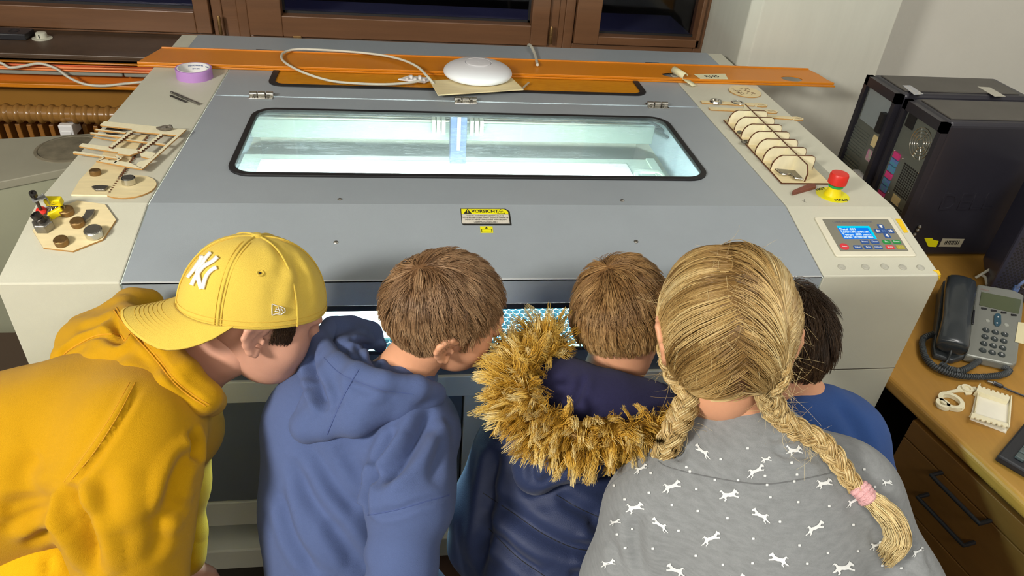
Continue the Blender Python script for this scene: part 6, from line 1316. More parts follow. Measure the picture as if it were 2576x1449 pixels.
# ============ boy in the yellow cap (left)
def boy_cap():
    hips = np.array(P_(-260, 1330, 1.10)); hips[2] = .80; ft = [(hips[0]-.05, hips[1]-.06, 0), (hips[0]+.10, hips[1]+.02, 0)]
    f = iv(.88, .40, -.013); u = iv(.15, -.30, .94); Fc = frame(f, u); a = math.radians(14); Rx = np.array([[1, 0, 0], [0, math.cos(a), math.sin(a)], [0, -math.sin(a), math.cos(a)]]); E0 = Fc@Rx
    hc = P_(650, 795, 1.07); c0_ = P_(630, 806, 1.07)
    nk = [P_(450, 960, 1.10), P_(520, 905, 1.09), P_(590, 870, 1.08)]
    armR = [P_(345, 1110, .95), P_(336, 1340, .98), P_(345, 1500, .99), P_(400, 1780, 1.04)]; armL = [P_(420, 1080, 1.2), P_(450, 1230, 1.19), P_(462, 1420, 1.21)]
    core = [cap(P_(330, 1060, 1.07), hips+[0, 0, .05], .09, .10, k=.05)]
    root, body = person('boy in a backwards yellow cap and mustard hoodie bending in from the left', hips, ft, None, hc, E0, .95, nk, skin2, [armR, armL], core,
        [(P_(400, 1790, 1.04), (.3, .3, -.9), (0, .8, .5), 1), (P_(462, 1425, 1.21), (.2, .3, -.9), (0, .8, .5), -1)])
    legs(root, hips, ft, m_dark, m_shoe, 1.1)
    Eh = [cap(P_(360, 1030, 1.08), P_(200, 1130, 1.06), .105, .125, k=.06), cap(P_(200, 1130, 1.06), P_(0, 1195, 1.04), .125, .132, k=.06), cap(P_(0, 1195, 1.04), P_(-240, 1290, 1.08), .132, .14, k=.05)]
    Eh += chain([P_(335, 1100, .985), P_(322, 1225, .97), P_(330, 1340, .97), P_(343, 1500, .98), P_(380, 1720, 1.02)], [.092, .082, .067, .058, .05], k=.04)
    Eh += [cap(P_(420, 1010, 1.12), P_(470, 1090, 1.12), .055, .05, k=.04)]+chain([P_(455, 1080, 1.16), P_(448, 1225, 1.17), P_(462, 1340, 1.19), P_(462, 1400, 1.20)], [.055, .042, .032, .030], k=.03)
    fl = [([(340, 950), (290, 1045), (230, 1138), (166, 1215)], -.0030, .006), ([(350, 975), (302, 1062), (242, 1155), (178, 1230)], .0035, .004), ([(175, 1215), (180, 1270), (215, 1350), (240, 1449)], .020, .012), ([(0, 1290), (70, 1265), (180, 1240)], .010, .013), ([(0, 1330), (110, 1290), (190, 1285)], .009, .010), ([(60, 1370), (150, 1320), (200, 1330)], .007, .009), ([(250, 1180), (262, 1260), (235, 1320)], .008, .014), ([(500, 1120), (450, 1180), (430, 1260), (470, 1290)], .010, .010), ([(470, 1180), (420, 1280), (380, 1330)], .006, .012), ([(370, 1240), (400, 1330), (380, 1420)], .005, .013), ([(100, 1140), (70, 1180), (60, 1230)], .005, .015), ([(480, 1080), (495, 1125), (490, 1160)], .012, .008)]
    h, bv = cloth(Eh, .0048, 'hoodie', m_yel, root, 14, fl, .0022, 30)
    seam(bv, [(340, 962), (294, 1050), (233, 1143), (172, 1216)], 'stitching', m_stitch, h, .0007, .0); seam(bv, [(326, 962), (277, 1050), (217, 1138), (161, 1212)], 'stitching', m_stitch, h, .0007, .0)
    T = chain([P_(150, 1420, 1.05), P_(-150, 1430, 1.06)], [.105, .115], k=.04); cloth(T, .007, 'tee_shirt', fabric('bright_yellow_tee', '#d9a606'), root, 6, [([(120, 1400), (125, 1449)], .004, .006)], .003, 25)
    cf = chain([P_(466, 1350, 1.19), P_(464, 1400, 1.19)], [.036, .034], k=.01); cloth(cf, .005, 'cuff', m_yel, h, 8, (), .001, 90)
    # hood
    R_ = [P_(372, 760, 1.21), P_(310, 778, 1.15), P_(335, 812, 1.08), P_(400, 875, 1.025), P_(462, 940, 1.0), P_(522, 998, 1.01), P_(532, 1010, 1.06)]
    L_ = [P_(205, 822, 1.16), P_(168, 900, 1.075), P_(250, 906, 1.04), P_(335, 935, 1.005), P_(425, 965, .985), P_(505, 1008, 1.0), P_(528, 1015, 1.05)]
    H = chain(R_, [.014, .016, .018, .020, .021, .021, .018], k=.008)+chain([P_(372, 765, 1.21), P_(330, 765, 1.19), P_(300, 790, 1.16)], .022, k=.02)
    for i in range(6): H += [tri3(R_[i], R_[i+1], L_[i], .016, .012), tri3(R_[i+1], L_[i], L_[i+1], .016, .012)]
    H += [cap(P_(215, 860, 1.12), P_(330, 850, 1.10), .035, .035, k=.03), cap(P_(300, 900, 1.06), P_(420, 930, 1.04), .03, .03, k=.03)]
    fh = [([(285, 790), (292, 830), (308, 856), (270, 845)], .012, .008), ([(150, 905), (175, 875), (240, 845), (285, 850)], .005, .005), ([(290, 772), (328, 824), (392, 896), (439, 957), (480, 993), (522, 1022)], .005, .004), ([(190, 830), (240, 815), (285, 790)], .005, .009), ([(330, 880), (400, 925), (450, 975)], .004, .010)]
    hd, hb = cloth(H, .0040, 'hood', m_yel, h, 19, fh, .0022, 40, 1)
    seam(hb, [(292, 774), (330, 824), (394, 895), (441, 955), (482, 990), (526, 1018)], 'hood_stitch', m_stitch, hd, .0009, .0005); seam(hb, [(286, 780), (324, 830), (388, 901), (435, 961), (477, 997), (518, 1022)], 'hood_stitch', m_stitch, hd, .0009, .0005)
    seam(hb, [(152, 905), (175, 880), (240, 845), (300, 842), (315, 855), (345, 815)], 'panel_seam', m_stitch, hd, .001, .0003)
    # ---- cap, in the cap frame
    cc = c0_+Fc@np.array([0, .004, .022]); RX, RY, RZ = .090, .104, .108; n = 72; m_ = 26; vs = []; F = []
    def cp(az, e, o=0.):     # az from the brim direction, e 0 rim .. 1 button
        q = e*math.pi/2; r = math.cos(q)**.80; zz = math.sin(q)**1.05; x = -math.sin(az)*RX*r; y = -math.cos(az)*RY*r; bulge = 1+.012*abs(math.sin(az*3))*math.cos(q); v = np.array([x*bulge, y*bulge, zz*RZ-.012*math.cos(az)*0]); 
        nn = np.array([x/RX**2, y/RY**2, (zz*RZ)/RZ**2]); nn /= np.linalg.norm(nn)+1e-9; return cc+Fc@(v+nn*o)
    for i in range(m_+1):
        for k in range(n): vs.append(cp(2*math.pi*k/n, i/m_*.995))
    vs = np.array(vs); F = np.array([(i*n+k, i*n+(k+1) % n, (i+1)*n+(k+1) % n, (i+1)*n+k) for i in range(m_) for k in range(n)])
    Nn = normals(vs, F); s_ = np.sign(((vs-cc)*Nn).sum(1).mean()); F = F if s_ > 0 else F[:, ::-1]; Nn = Nn*s_
    # dense copy for creases
    bvc = bvh_of(vs, F); cr = vs.copy()
    cp_root = empty('tmp', (0, 0, 0), None, None); bpy.data.objects.remove(cp_root)
    for fo in (([(690, 605), (715, 660), (700, 700)], .004, .008), ([(715, 600), (750, 680), (760, 760)], .004, .008), ([(735, 650), (770, 720), (770, 790)], .004, .009), ([(745, 700), (740, 760), (725, 800)], .003, .008), ([(700, 700), (690, 760), (700, 800)], .002, .010)): cr = fold(cr, Nn, bvc, *fo)
    cr += Nn*(wn(cr, 60, 3)*.0008)[:, None]
    Cp = arr_obj('cap', cr, F, m_capf, root); sm_ = Cp.modifiers.new('s', 'SOLIDIFY'); sm_.thickness = .0022; sm_.offset = -1; sb = Cp.modifiers.new('ss', 'SUBSURF'); sb.levels = 1; sb.render_levels = 1
    Cp['label'] = 'pale yellow baseball cap worn backwards'; bvc = bvh_of(cr, F)
    sw = flat('#c9a338', 'cap_thread', .8)
    for az in (0, 60, 120, 180, 240, 300):
        g = G(); g.tube([cp(math.radians(az), e, .0006) for e in np.linspace(0, .985, 22)], .0013, 6); S(g, 'panel_seam', m_capf, parent=Cp)
        if az in (0, 60, 120, 180, 300):
            for o_ in (-.045, .045): g = G(); g.tube([cp(math.radians(az)+o_/max(.25, math.cos(e*1.57)), e, .0003) for e in np.linspace(0, .86, 16)], .0005, 4); B(g, 'stitching', sw, Cp)
    g = G(); g.lathe([(.0085, 0), (.0085, .002), (.006, .005), (0, .0058)], cp(0, 1, -.001), 20, Fc[:, 2]); S(g, 'top_button', m_capf, parent=Cp)
    for az in (30, 90, 150, 210, 270, 330):
        c = cp(math.radians(az), .50, .0008); nn = (c-cc); nn /= np.linalg.norm(nn); A = np.cross(nn, [0, 0, 1]); A /= np.linalg.norm(A); B2 = np.cross(nn, A); g = G(); g.tube([c+A*.0042*math.cos(q)+B2*.0042*math.sin(q) for q in np.linspace(0, 6.283, 17)], .0013, 6); e_ = S(g, 'eyelet', m_capf, parent=Cp); g = G(); g.lathe([(.0016, 0), (.0016, .0006)], c, 10, nn); B(g, 'eyelet_hole', M['ink'], e_)
    for e in (.035, .075): g = G(); g.tube([cp(q, e, .0004) for q in np.linspace(0, 2*math.pi, 80)], .00055, 4); B(g, 'rim_stitch', sw, Cp)
    # brim
    nb, mb = 30, 14; bp = []
    for j in range(mb+1):
        v = j/mb
        for i in range(nb+1):
            q = math.radians(-72+144*i/nb); q = q; r = .997; ext = .070*(max(0., math.cos(q*1.25))**.60); x = -math.sin(q)*RX*r; y = -math.cos(q)*RY*r; dx, dy = -math.sin(q)*.35, -1.; L_ = math.hypot(dx, dy)
            x += dx/L_*ext*v; y += dy/L_*ext*v; w8 = min(1., ext/.05); z = .004-(.022*v+.034*(abs(x)/.09)**2*(.15+.85*v))*w8+.008*v*v*w8; bp.append(cc+Fc@np.array([x, y, z]))
    bp = np.array(bp); BF = np.array([(j*(nb+1)+i, j*(nb+1)+i+1, (j+1)*(nb+1)+i+1, (j+1)*(nb+1)+i) for j in range(mb) for i in range(nb)])
    br = arr_obj('brim', bp, BF, m_capf, Cp); so = br.modifiers.new('s', 'SOLIDIFY'); so.thickness = .003; so.offset = 0
    for v in (.28, .36, .44, .52, .60, .68, .76, .96):
        for s2 in (1,):
            row = []; 
            for i in range(1, nb):
                a0 = bp[int(v*mb)*(nb+1)+i]; a1 = bp[min(mb, int(v*mb)+1)*(nb+1)+i]; row.append(a0+(a1-a0)*(v*mb-int(v*mb))+Fc[:, 2]*.0017)
            g = G(); g.tube(row, .0004, 4); B(g, 'brim_stitch', sw, br)
    bb = []
    white = fabric('white_embroidery', '#eeeae2')
    Lg = lambda u_, v_: (440+u_/5.795, 580+v_/5.795)
    lg = None
    for pts, w_ in (([(535, 330), (455, 425), (400, 535)], [7, 7.5, 8]), ([(430, 385), (350, 500), (285, 590), (205, 690)], [8, 8, 7, 6.5]), ([(405, 385), (385, 520), (350, 640), (400, 855)], [8, 10, 11, 9]), ([(632, 395), (560, 460), (440, 530), (370, 610), (310, 700), (262, 800)], [9, 8, 8.5, 8.5, 8, 8.5]), ([(622, 545), (545, 585), (470, 680), (415, 855)], [9, 8, 8.5, 9])):
        o = ribbon(bvc, [Lg(*p) for p in pts], w_, 'embroidered_emblem' if lg is None else 'emblem_stroke', white, Cp if lg is None else lg, .0022, 6, 3); lg = lg or o
    lg2 = None
    for pts in ([(1412, 1068), (1408, 1150), (1410, 1235)], [(1410, 1235), (1470, 1212), (1540, 1222)], [(1540, 1222), (1600, 1175)], [(1600, 1175), (1590, 1130), (1520, 1098)], [(1520, 1098), (1480, 1092), (1412, 1068)], [(1475, 1120), (1465, 1180)], [(1450, 1175), (1490, 1175), (1530, 1195)], [(1470, 1145), (1510, 1150)], [(1500, 1110), (1530, 1190)], [(1540, 1125), (1570, 1175)], [(1515, 1150), (1575, 1150)]):
        o = ribbon(bvc, [Lg(*p) for p in pts], 1.9, 'side_emblem' if lg2 is None else 'emblem_stroke', white, Cp if lg2 is None else lg2, .0016, 4, 2); lg2 = lg2 or o
    # hair below the cap
    p, r = roots(9000, 5); p = SC0+(lambda u: u/np.linalg.norm(u, axis=1)[:, None])(r.normal(size=(60000, 3)))*SR; p = p[(p[:, 2] < .022) & (p[:, 2] > -.008) & (p[:, 1] > .012) & (p[:, 1] < .045)]; n_ = len(p); q = p.copy(); Sg = 4; PP = np.zeros((n_, Sg+1, 3)); PP[:, 0] = p
    for i in range(Sg): nn = (q-SC0)/SR**2; nn /= np.linalg.norm(nn, axis=1)[:, None]; t = np.array([0, .25, -1.])+r.normal(size=(n_, 3))*.25; t -= (t*nn).sum(1)[:, None]*nn; t /= np.linalg.norm(t, axis=1)[:, None]; q = q+(t*.98+nn*.22)*.0022; PP[:, i+1] = q
    tubes(((PP.reshape(-1, 3)*.95)@E0.T+hc).reshape(n_, Sg+1, 3), .0005, .0002, np.clip(.2+r.uniform(-.1, .2, n_), 0, 1)[:, None]+np.zeros((1, Sg+1)), 'hair', hairmat('dark_brown_hair', '#1d130c', '#57402a'), body)
boy_cap()

# ============ boy in the parka with the fur hood (middle)
def boy_parka():
    hips = (.215, .66, .56); ft = [(.14, .62, 0), (.29, .64, 0)]; hc = P_(1563, 812, 1.18); E0 = frame(iv(.22, .95, -.22), iv(.03, .18, .98))
    nk = [P_(1520, 1000, 1.21), P_(1535, 940, 1.20), P_(1550, 880, 1.19)]
    armL = [P_(1290, 1150, 1.22), P_(1225, 1330, 1.2), P_(1280, 1400, 1.33)]; armR = [P_(1600, 1160, 1.22), P_(1660, 1300, 1.2), P_(1600, 1400, 1.33)]
    core = [cap(P_(1450, 1100, 1.23), (.21, .68, .66), .08, .08, k=.05)]
    root, body = person('small boy with short light brown hair in a navy parka with fur-trimmed hood', hips, ft, None, hc, E0, .93, nk, skin, [armL, armR], core,
        [(P_(1290, 1410, 1.35), (.2, .7, -.5), (0, .6, .8), -1), (P_(1590, 1410, 1.35), (-.1, .7, -.5), (0, .6, .8), 1)])
    legs(root, hips, ft, m_dark, m_shoe, .95)
    E = [cap(P_(1450, 1110, 1.23), P_(1400, 1300, 1.22), .12, .135, k=.06), cap(P_(1400, 1300, 1.22), P_(1395, 1600, 1.22), .135, .145, k=.06), cap(P_(1330, 1120, 1.21), P_(1580, 1130, 1.22), .075, .075, k=.05)]
    Ea = chain([P_(1285, 1150, 1.21), P_(1225, 1290, 1.2), P_(1215, 1370, 1.24), P_(1275, 1410, 1.33)], [.066, .058, .054, .045], k=.03)+chain([P_(1600, 1160, 1.22), P_(1660, 1300, 1.2), P_(1600, 1400, 1.33)], [.06, .055, .045], k=.03)
    fl = [([(1215, 1240), (1290, 1290), (1370, 1345), (1450, 1380), (1520, 1385)], .010, .011), ([(1230, 1330), (1300, 1400), (1370, 1449)], .010, .011), ([(1400, 1245), (1460, 1280), (1530, 1310)], .008, .010), ([(1300, 1170), (1330, 1220), (1350, 1225), (1440, 1190)], .008, .008), ([(1250, 1130), (1235, 1200), (1222, 1330), (1205, 1449)], .014, .012), ([(1440, 1370), (1490, 1380), (1520, 1378)], .006, .008), ([(1480, 1310), (1500, 1330), (1520, 1330)], .006, .010), ([(1430, 1440), (1500, 1449)], .006, .01)]
    h, bv = cloth(E+Ea, .005, 'parka', m_nav, root, 31, fl, .0034, 38)
    seam(bv, [(1215, 1240), (1290, 1290), (1370, 1345), (1450, 1380), (1520, 1385)], 'quilt_stitch', M['ink'], h, .0006); seam(bv, [(1230, 1330), (1300, 1400), (1370, 1449)], 'quilt_stitch', M['ink'], h, .0006); seam(bv, [(1400, 1245), (1460, 1280), (1530, 1310)], 'quilt_stitch', M['ink'], h, .0006)
    H = chain([P_(1300, 1080, 1.1), P_(1350, 1180, 1.09), P_(1450, 1150, 1.07), P_(1560, 1130, 1.09)], [.03, .026, .03, .03], k=.03)+[cap(P_(1345, 1195, 1.085), P_(1400, 1100, 1.08), .018, .04, k=.03), cap(P_(1400, 1100, 1.1), P_(1600, 1090, 1.12), .045, .04, k=.04)]
    cloth(H, .0045, 'hood', m_nav, h, 33, [([(1350, 1110), (1335, 1170), (1342, 1220)], .006, .006), ([(1342, 1222), (1400, 1195), (1450, 1170)], .004, .007)], .002, 50, 1)
    Lq = chain([P_(1385, 935, 1.17), P_(1410, 965, 1.13), P_(1470, 1000, 1.11), P_(1550, 1015, 1.11), P_(1630, 1030, 1.12), P_(1660, 1010, 1.18)], [.030, .040, .043, .042, .038, .03], k=.03)+chain([P_(1400, 985, 1.12), P_(1500, 1050, 1.09), P_(1620, 1050, 1.1)], [.035, .035, .035], k=.03)
    cloth(Lq, .0045, 'hood_lining', m_fle, h, 36, [([(1470, 945), (1455, 990), (1430, 1030)], .006, .006)], .002, 50, 1)
    cloth(chain([P_(1455, 935, 1.19), P_(1470, 950, 1.175), P_(1490, 962, 1.172)], .008, k=.006), .003, 'shirt_collar', fabric('pale_collar', '#c9ccd6'), root, 2, (), .0005, 90)
    fp = [P_(1400, 872, 1.13), P_(1358, 868, 1.12), P_(1316, 905, 1.09), P_(1298, 958, 1.06), P_(1308, 1015, 1.04), P_(1350, 1062, 1.02), P_(1412, 1088, 1.01), P_(1480, 1100, 1.0), P_(1560, 1100, 1.0), P_(1640, 1095, 1.01), P_(1700, 1075, 1.05)]
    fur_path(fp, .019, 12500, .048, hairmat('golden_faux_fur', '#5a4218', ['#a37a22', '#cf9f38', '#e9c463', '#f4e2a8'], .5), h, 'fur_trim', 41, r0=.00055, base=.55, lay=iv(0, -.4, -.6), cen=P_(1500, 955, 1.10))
    short_hair(body, E0, hc, .93, hairmat('light_brown_hair', '#4a2f16', ['#85613a', '#b08a58', '#ccab7c'], .42), 51, 11500, (-.28, -.66, .70), .046, .036, .026, .30, .8, base=.40)
boy_parka()

# ============ boy mostly hidden at the right
def boy_right():
    hips = (.70, .62, .66); ft = [(.63, .6, 0), (.77, .62, 0)]; hc = P_(1945, 872, 1.17); E0 = frame(iv(-.25, .93, -.25), iv(.05, .2, .98))
    nk = [P_(2020, 1050, 1.2), P_(2000, 990, 1.19), P_(1980, 930, 1.18)]
    armR = [P_(2135, 1120, 1.2), P_(2185, 1250, 1.2), P_(2110, 1300, 1.3)]; armL = [P_(1940, 1120, 1.2), P_(1920, 1260, 1.2), P_(1960, 1290, 1.32)]
    core = [cap(P_(2085, 1120, 1.22), (.70, .64, .76), .08, .08, k=.05)]
    root, body = person('dark-haired boy in a blue jersey mostly hidden behind the girl with braids', hips, ft, None, hc, E0, .95, nk, skin, [armR, armL], core,
        [(P_(2110, 1305, 1.31), (0, .7, -.5), (0, .6, .8), 1), (P_(1960, 1295, 1.33), (0, .7, -.5), (0, .6, .8), -1)])
    legs(root, hips, ft, m_jean, m_shoe, .95)
    E = [cap(P_(2050, 1130, 1.22), P_(2075, 1400, 1.24), .10, .12, k=.06), cap(P_(1950, 1100, 1.2), P_(2110, 1090, 1.21), .062, .062, k=.05)]+chain([P_(2125, 1110, 1.2), P_(2165, 1240, 1.2), P_(2110, 1300, 1.28)], [.058, .055, .045], k=.03)+chain([P_(1940, 1120, 1.2), P_(1920, 1250, 1.2), P_(1960, 1290, 1.30)], [.055, .05, .045], k=.03)+chain([P_(1960, 1030, 1.2), P_(2010, 1040, 1.16), P_(2075, 1015, 1.18)], .028, k=.03)
    h, bv = cloth(E, .006, 'jersey', m_b5, root, 61, [([(2100, 1010), (2150, 1080), (2190, 1180)], .005, .012)], .002, 30)
    short_hair(body, E0, hc, .95, hairmat('dark_hair', '#1f140c', ['#3d2b1c', '#62492f'], .42), 71, 7000, (0, -.6, .75), .055, .042, .03, .40, .6, base=.42)
boy_right()

# ============ girl with two braids
def girl():
    hips = (.43, .42, .74); ft = [(.36, .38, 0), (.50, .38, 0)]; hc = P_(1822, 848, .945); E0 = frame(iv(.02, .96, -.20), iv(.04, .16, .98)); s_ = 1.04
    nk = [P_(1850, 1120, 1.0), P_(1842, 1030, .985), P_(1832, 940, .965)]
    armL = [P_(1640, 1290, .96), P_(1590, 1480, .97), P_(1680, 1500, 1.12)]; armR = [P_(2130, 1280, .97), P_(2230, 1500, .97), P_(2100, 1520, 1.12)]
    core = [cap(P_(1870, 1250, .99), (.43, .44, .84), .085, .09, k=.05)]
    root, body = person('girl with two blond braids in a grey shirt printed with white horses', hips, ft, None, hc, E0, s_, nk, skin, [armL, armR], core,
        [(P_(1690, 1505, 1.14), (.1, .8, -.4), (0, .5, .8), -1), (P_(2090, 1525, 1.14), (-.1, .8, -.4), (0, .5, .8), 1)])
    legs(root, hips, ft, m_jean, m_shoe, 1.05)
    E = [cap(P_(1860, 1240, .985), P_(1890, 1400, .965), .125, .14, k=.07, fl=FW, s=.80), cap(P_(1890, 1400, .965), P_(1905, 1720, .98), .14, .145, k=.06, fl=FW, s=.82),
         cap(P_(1662, 1288, .965), P_(2110, 1232, .98), .066, .068, k=.06)]
    E += chain([P_(1645, 1305, .96), P_(1585, 1480, .96), P_(1680, 1510, 1.10)], [.066, .060, .045], k=.035)+chain([P_(2130, 1265, .97), P_(2235, 1480, .95), P_(2120, 1530, 1.10)], [.068, .062, .045], k=.035)
    E += chain([P_(1745, 1130, 1.03), P_(1775, 1105, .99), P_(1850, 1095, .975), P_(1925, 1100, .985), P_(1960, 1125, 1.03)], [.034, .036, .038, .037, .034], k=.03)
    fl = [([(1945, 1125), (1975, 1140), (2060, 1150)], .006, .006), ([(1930, 1102), (2000, 1112)], .004, .006), ([(1600, 1290), (1598, 1360), (1612, 1449)], .009, .010), ([(1545, 1360), (1570, 1449)], .007, .009), ([(2230, 1300), (2270, 1360), (2280, 1449)], .009, .010), ([(2190, 1330), (2240, 1400), (2250, 1449)], .006, .010), ([(1700, 1130), (1712, 1140), (1700, 1160)], .008, .008), ([(2300, 1400), (2290, 1449)], .006, .009), ([(1700, 1110), (1690, 1150)], .006, .006)]
    shirt, bv = cloth(E, .0048, 'shirt', None, root, 81, fl, .0016, 26) if 0 else (None, None)
    m_gr = mat('grey_heather_jersey', '#838688', .85, var=.12, vs=60, stretch=(1, 1, 5), bump=.4, bs=900, sheen=.2, spec=.15, speck=.10)
    shirt, bv = cloth(E, .0048, 'shirt', m_gr, root, 81, fl, .0016, 26)
    seam(bv, [(1655, 1160), (1680, 1175), (1760, 1195), (1870, 1214), (1940, 1217), (2020, 1205), (2090, 1190)], 'yoke_seam', flat('#67696b', 'grey_thread', .9), shirt, .0008)
    seam(bv, [(1524, 1232), (1550, 1205), (1600, 1175)], 'yoke_seam', bpy.data.materials['grey_thread'], shirt, .0008)
    # printed horses and dots
    hp = [(-1., .28), (-.78, .5), (-.6, .38), (-.45, .22), (-.1, .2), (.25, .3), (.42, .5), (.5, .72), (.6, .6), (.78, .48), (.95, .28), (.88, .18), (.66, .28), (.55, .1), (.7, -.05), (1.0, -.12), (.98, -.3), (.86, -.24), (.6, -.18), (.42, -.12), (.1, -.18), (-.15, -.15), (-.3, -.3), (-.22, -.5), (-.42, -.72), (-.5, -.64), (-.4, -.48), (-.52, -.3), (-.7, -.42), (-.95, -.5), (-.98, -.4), (-.75, -.25), (-.62, .0), (-.7, .22), (-.8, .32)]
    hs = [(1767, 1137, 24, 1.3), (1690, 1225, 25, .55), (1834, 1246, 26, -.1), (1901, 1186, 24, .9), (1598, 1278, 24, .1), (1660, 1321, 24, 1.2), (1789, 1355, 26, .75), (1913, 1298, 26, .95), (2049, 1329, 26, .9), (2072, 1217, 22, .1), (1958, 1408, 27, .5), (2120, 1429, 29, .0), (1700, 1434, 26, .6), (1613, 1181, 18, .9), (1997, 1133, 22, -.3), (1927, 1157, 14, 0), (1549, 1314, 14, .3), (1531, 1418, 18, .3), (2203, 1372, 18, .6), (2308, 1388, 16, 1.0), (2245, 1287, 14, -.6), (2145, 1262, 20, 1.2), (2230, 1215, 14, -.5), (1855, 1456, 22, .2)]
    wh = fabric('white_print', '#e4e6e6'); tes = tessellate_polygon([[Vector((a, b, 0)) for a, b in hp]]); V = []; F = []
    def put(poly2, tris, own=None):
        Q = [snap(bv, a, b, .0013) for a, b in poly2]
        if any(q is None for q in Q): return
        if own: 
            V_ = np.array(Q); F_ = np.array(tris); nf = np.cross(V_[F_[:, 1]]-V_[F_[:, 0]], V_[F_[:, 2]]-V_[F_[:, 0]]); k = (nf*(CAM-V_[F_[:, 0]])).sum(1) < 0; F_[k] = F_[k][:, ::-1]; arr_obj(own, V_, F_, wh, shirt, sm=False); return
        k = len(V); V.extend(Q); F.extend([(t[0]+k, t[1]+k, t[2]+k) for t in tris])
    for i, (x, y, sz, an) in enumerate(hs):
        fx = -1 if i in (0, 5, 7, 10, 12) else 1; sz *= .98; q = -an*.55*fx if fx > 0 else an*.55; ca, sa = math.cos(an*.5), math.sin(an*.5)
        put([(x+fx*(a*ca+b*sa*.3)*sz, y-(a*sa*.8+b*1.0)*sz*.9) for a, b in hp], tes, 'printed_horse')
    dots = [(417, 277), (949, 171), (1153, 88), (689, 231), (715, 264), (905, 326), (763, 396), (403, 425), (576, 518), (774, 563), (1284, 296), (1300, 365), (1080, 330), (1325, 459), (1536, 495), (1771, 527), (1000, 618), (1398, 645), (626, 711), (272, 697), (163, 739), (219, 842), (432, 846), (760, 902), (1196, 774), (1546, 824), (1761, 882), (1605, 963), (1190, 960), (966, 970), (1955, 667), (1988, 868), (2174, 976), (2318, 997), (2380, 745), (1506, 338), (1527, 287), (220, 476), (140, 371), (2120, 380), (2305, 826), (1486, 196), (2040, 248)]
    oc = [(math.cos(q)*(1 if j % 2 else .8), math.sin(q)*(1 if j % 2 else .75)) for j, q in enumerate(np.linspace(0, 2*math.pi, 9)[:-1])]; to = [(0, j, j+1) for j in range(1, 7)]
    for u, v in dots: put([(1500+u/3.0306+a*4.3, 1100+v/3.0306+b*3.6) for a, b in oc], to)
    V_ = np.array(V); F_ = np.array(F); nf = np.cross(V_[F_[:, 1]]-V_[F_[:, 0]], V_[F_[:, 2]]-V_[F_[:, 0]]); fl_ = (nf*(CAM-V_[F_[:, 0]])).sum(1) < 0; F_[fl_] = F_[fl_][:, ::-1]
    arr_obj('printed_dots', V_, F_, wh, shirt, sm=False)['kind'] = 'stuff'
    # ---- hair
    hm = hairmat('blond_hair', '#4a3418', ['#7d5f35', '#a98a55', '#cdb27c', '#e6d4a2'], .36); r = np.random.default_rng(91)
    sh, sf = scalp_shell(E0, hc, s_, 1.0, 64); bs = bvh_of(sh, sf)
    bl = [(1655, 735), (1650, 800), (1655, 870), (1675, 925), (1700, 975), (1722, 1010)]; brr = [(1948, 735), (1962, 800), (1965, 865), (1957, 930), (1948, 985), (1945, 1015)]
    def toloc(w_): return ((w_-hc)@E0)/s_
    def onhead(x, y):
        d = ray(x, y); o = toloc(CAM); dl = (d@E0); # ellipsoid intersection in local axes
        a = o-SC0; A = ((dl/s_/SR)**2).sum(); Bq = 2*((a/SR)*(dl/s_/SR)).sum(); Cq = ((a/SR)**2).sum()-1; D = Bq*Bq-4*A*Cq; t = (-Bq-math.sqrt(max(D, 0)))/(2*A); q = a+dl/s_*t; q = q/np.linalg.norm(q/SR); return q+SC0
    LB = np.array([onhead(*p) for p in bl]); RB = np.array([onhead(*p) for p in brr])
    LBp = spline(LB, 8); RBp = spline(RB, 8)
    part = np.array([onhead(*p) for p in [(1838, 640), (1842, 700), (1850, 780), (1862, 870), (1868, 960), (1870, 1010)]])
    n = 11000; u = r.normal(size=(n*3, 3)); u /= np.linalg.norm(u, axis=1)[:, None]; p = SC0+u*SR; keep = (p[:, 2] > -.075+np.clip((p[:, 1]+.02)*1.3, 0, .2)); p = p[keep][:n]; n = len(p)
    # hair is gathered in locks: every root follows the lock nearest to it
    nl = 260; lk = p[r.integers(0, n, nl)]; near = np.zeros(n, int)
    for a_ in range(0, n, 2000): near[a_:a_+2000] = ((p[a_:a_+2000, None, :]-lk[None])**2).sum(2).argmin(1)
    lq = r.normal(size=nl); lt = r.uniform(-.24, .24, nl); llift = r.uniform(.25, 1., nl)
    px_ = np.interp(p[:, 2], part[::-1, 2], part[::-1, 0])+.003*np.sin(p[:, 2]*130)+r.normal(size=n)*.0045; left = p[:, 0] < px_; S_ = 8; Pn = np.zeros((n, S_+1, 3))
    for sd, pathp in ((True, LBp), (False, RBp)):
        k = left == sd; q = p[k]; nk_ = near[k]; s01 = np.clip((.088-q[:, 2])/.150*.80+.10+lq[nk_]*.035+.10*np.clip(-q[:, 1]/.09, 0, 1), 0, 1); ix = s01*(len(pathp)-1); i0 = np.minimum(ix.astype(int), len(pathp)-2); tg = pathp[i0]*(1-(ix-i0))[:, None]+pathp[i0+1]*(ix-i0)[:, None]
        a = (q-SC0)/SR; a /= np.linalg.norm(a, axis=1)[:, None]; b = (tg-SC0)/SR; b /= np.linalg.norm(b, axis=1)[:, None]; om = np.arccos(np.clip((a*b).sum(1), -1, 1))+1e-3
        wob = r.normal(size=(len(q), 3))*.012; bow = np.clip(.04+om*.22, 0, .24); amp = .015+.075*llift[nk_]*np.clip(om/1.2, 0, 1)+r.uniform(0, .02, len(q)); wv = r.normal(size=(nl, 3))[nk_]*.022; ph_ = r.uniform(0, 6, nl)[nk_]
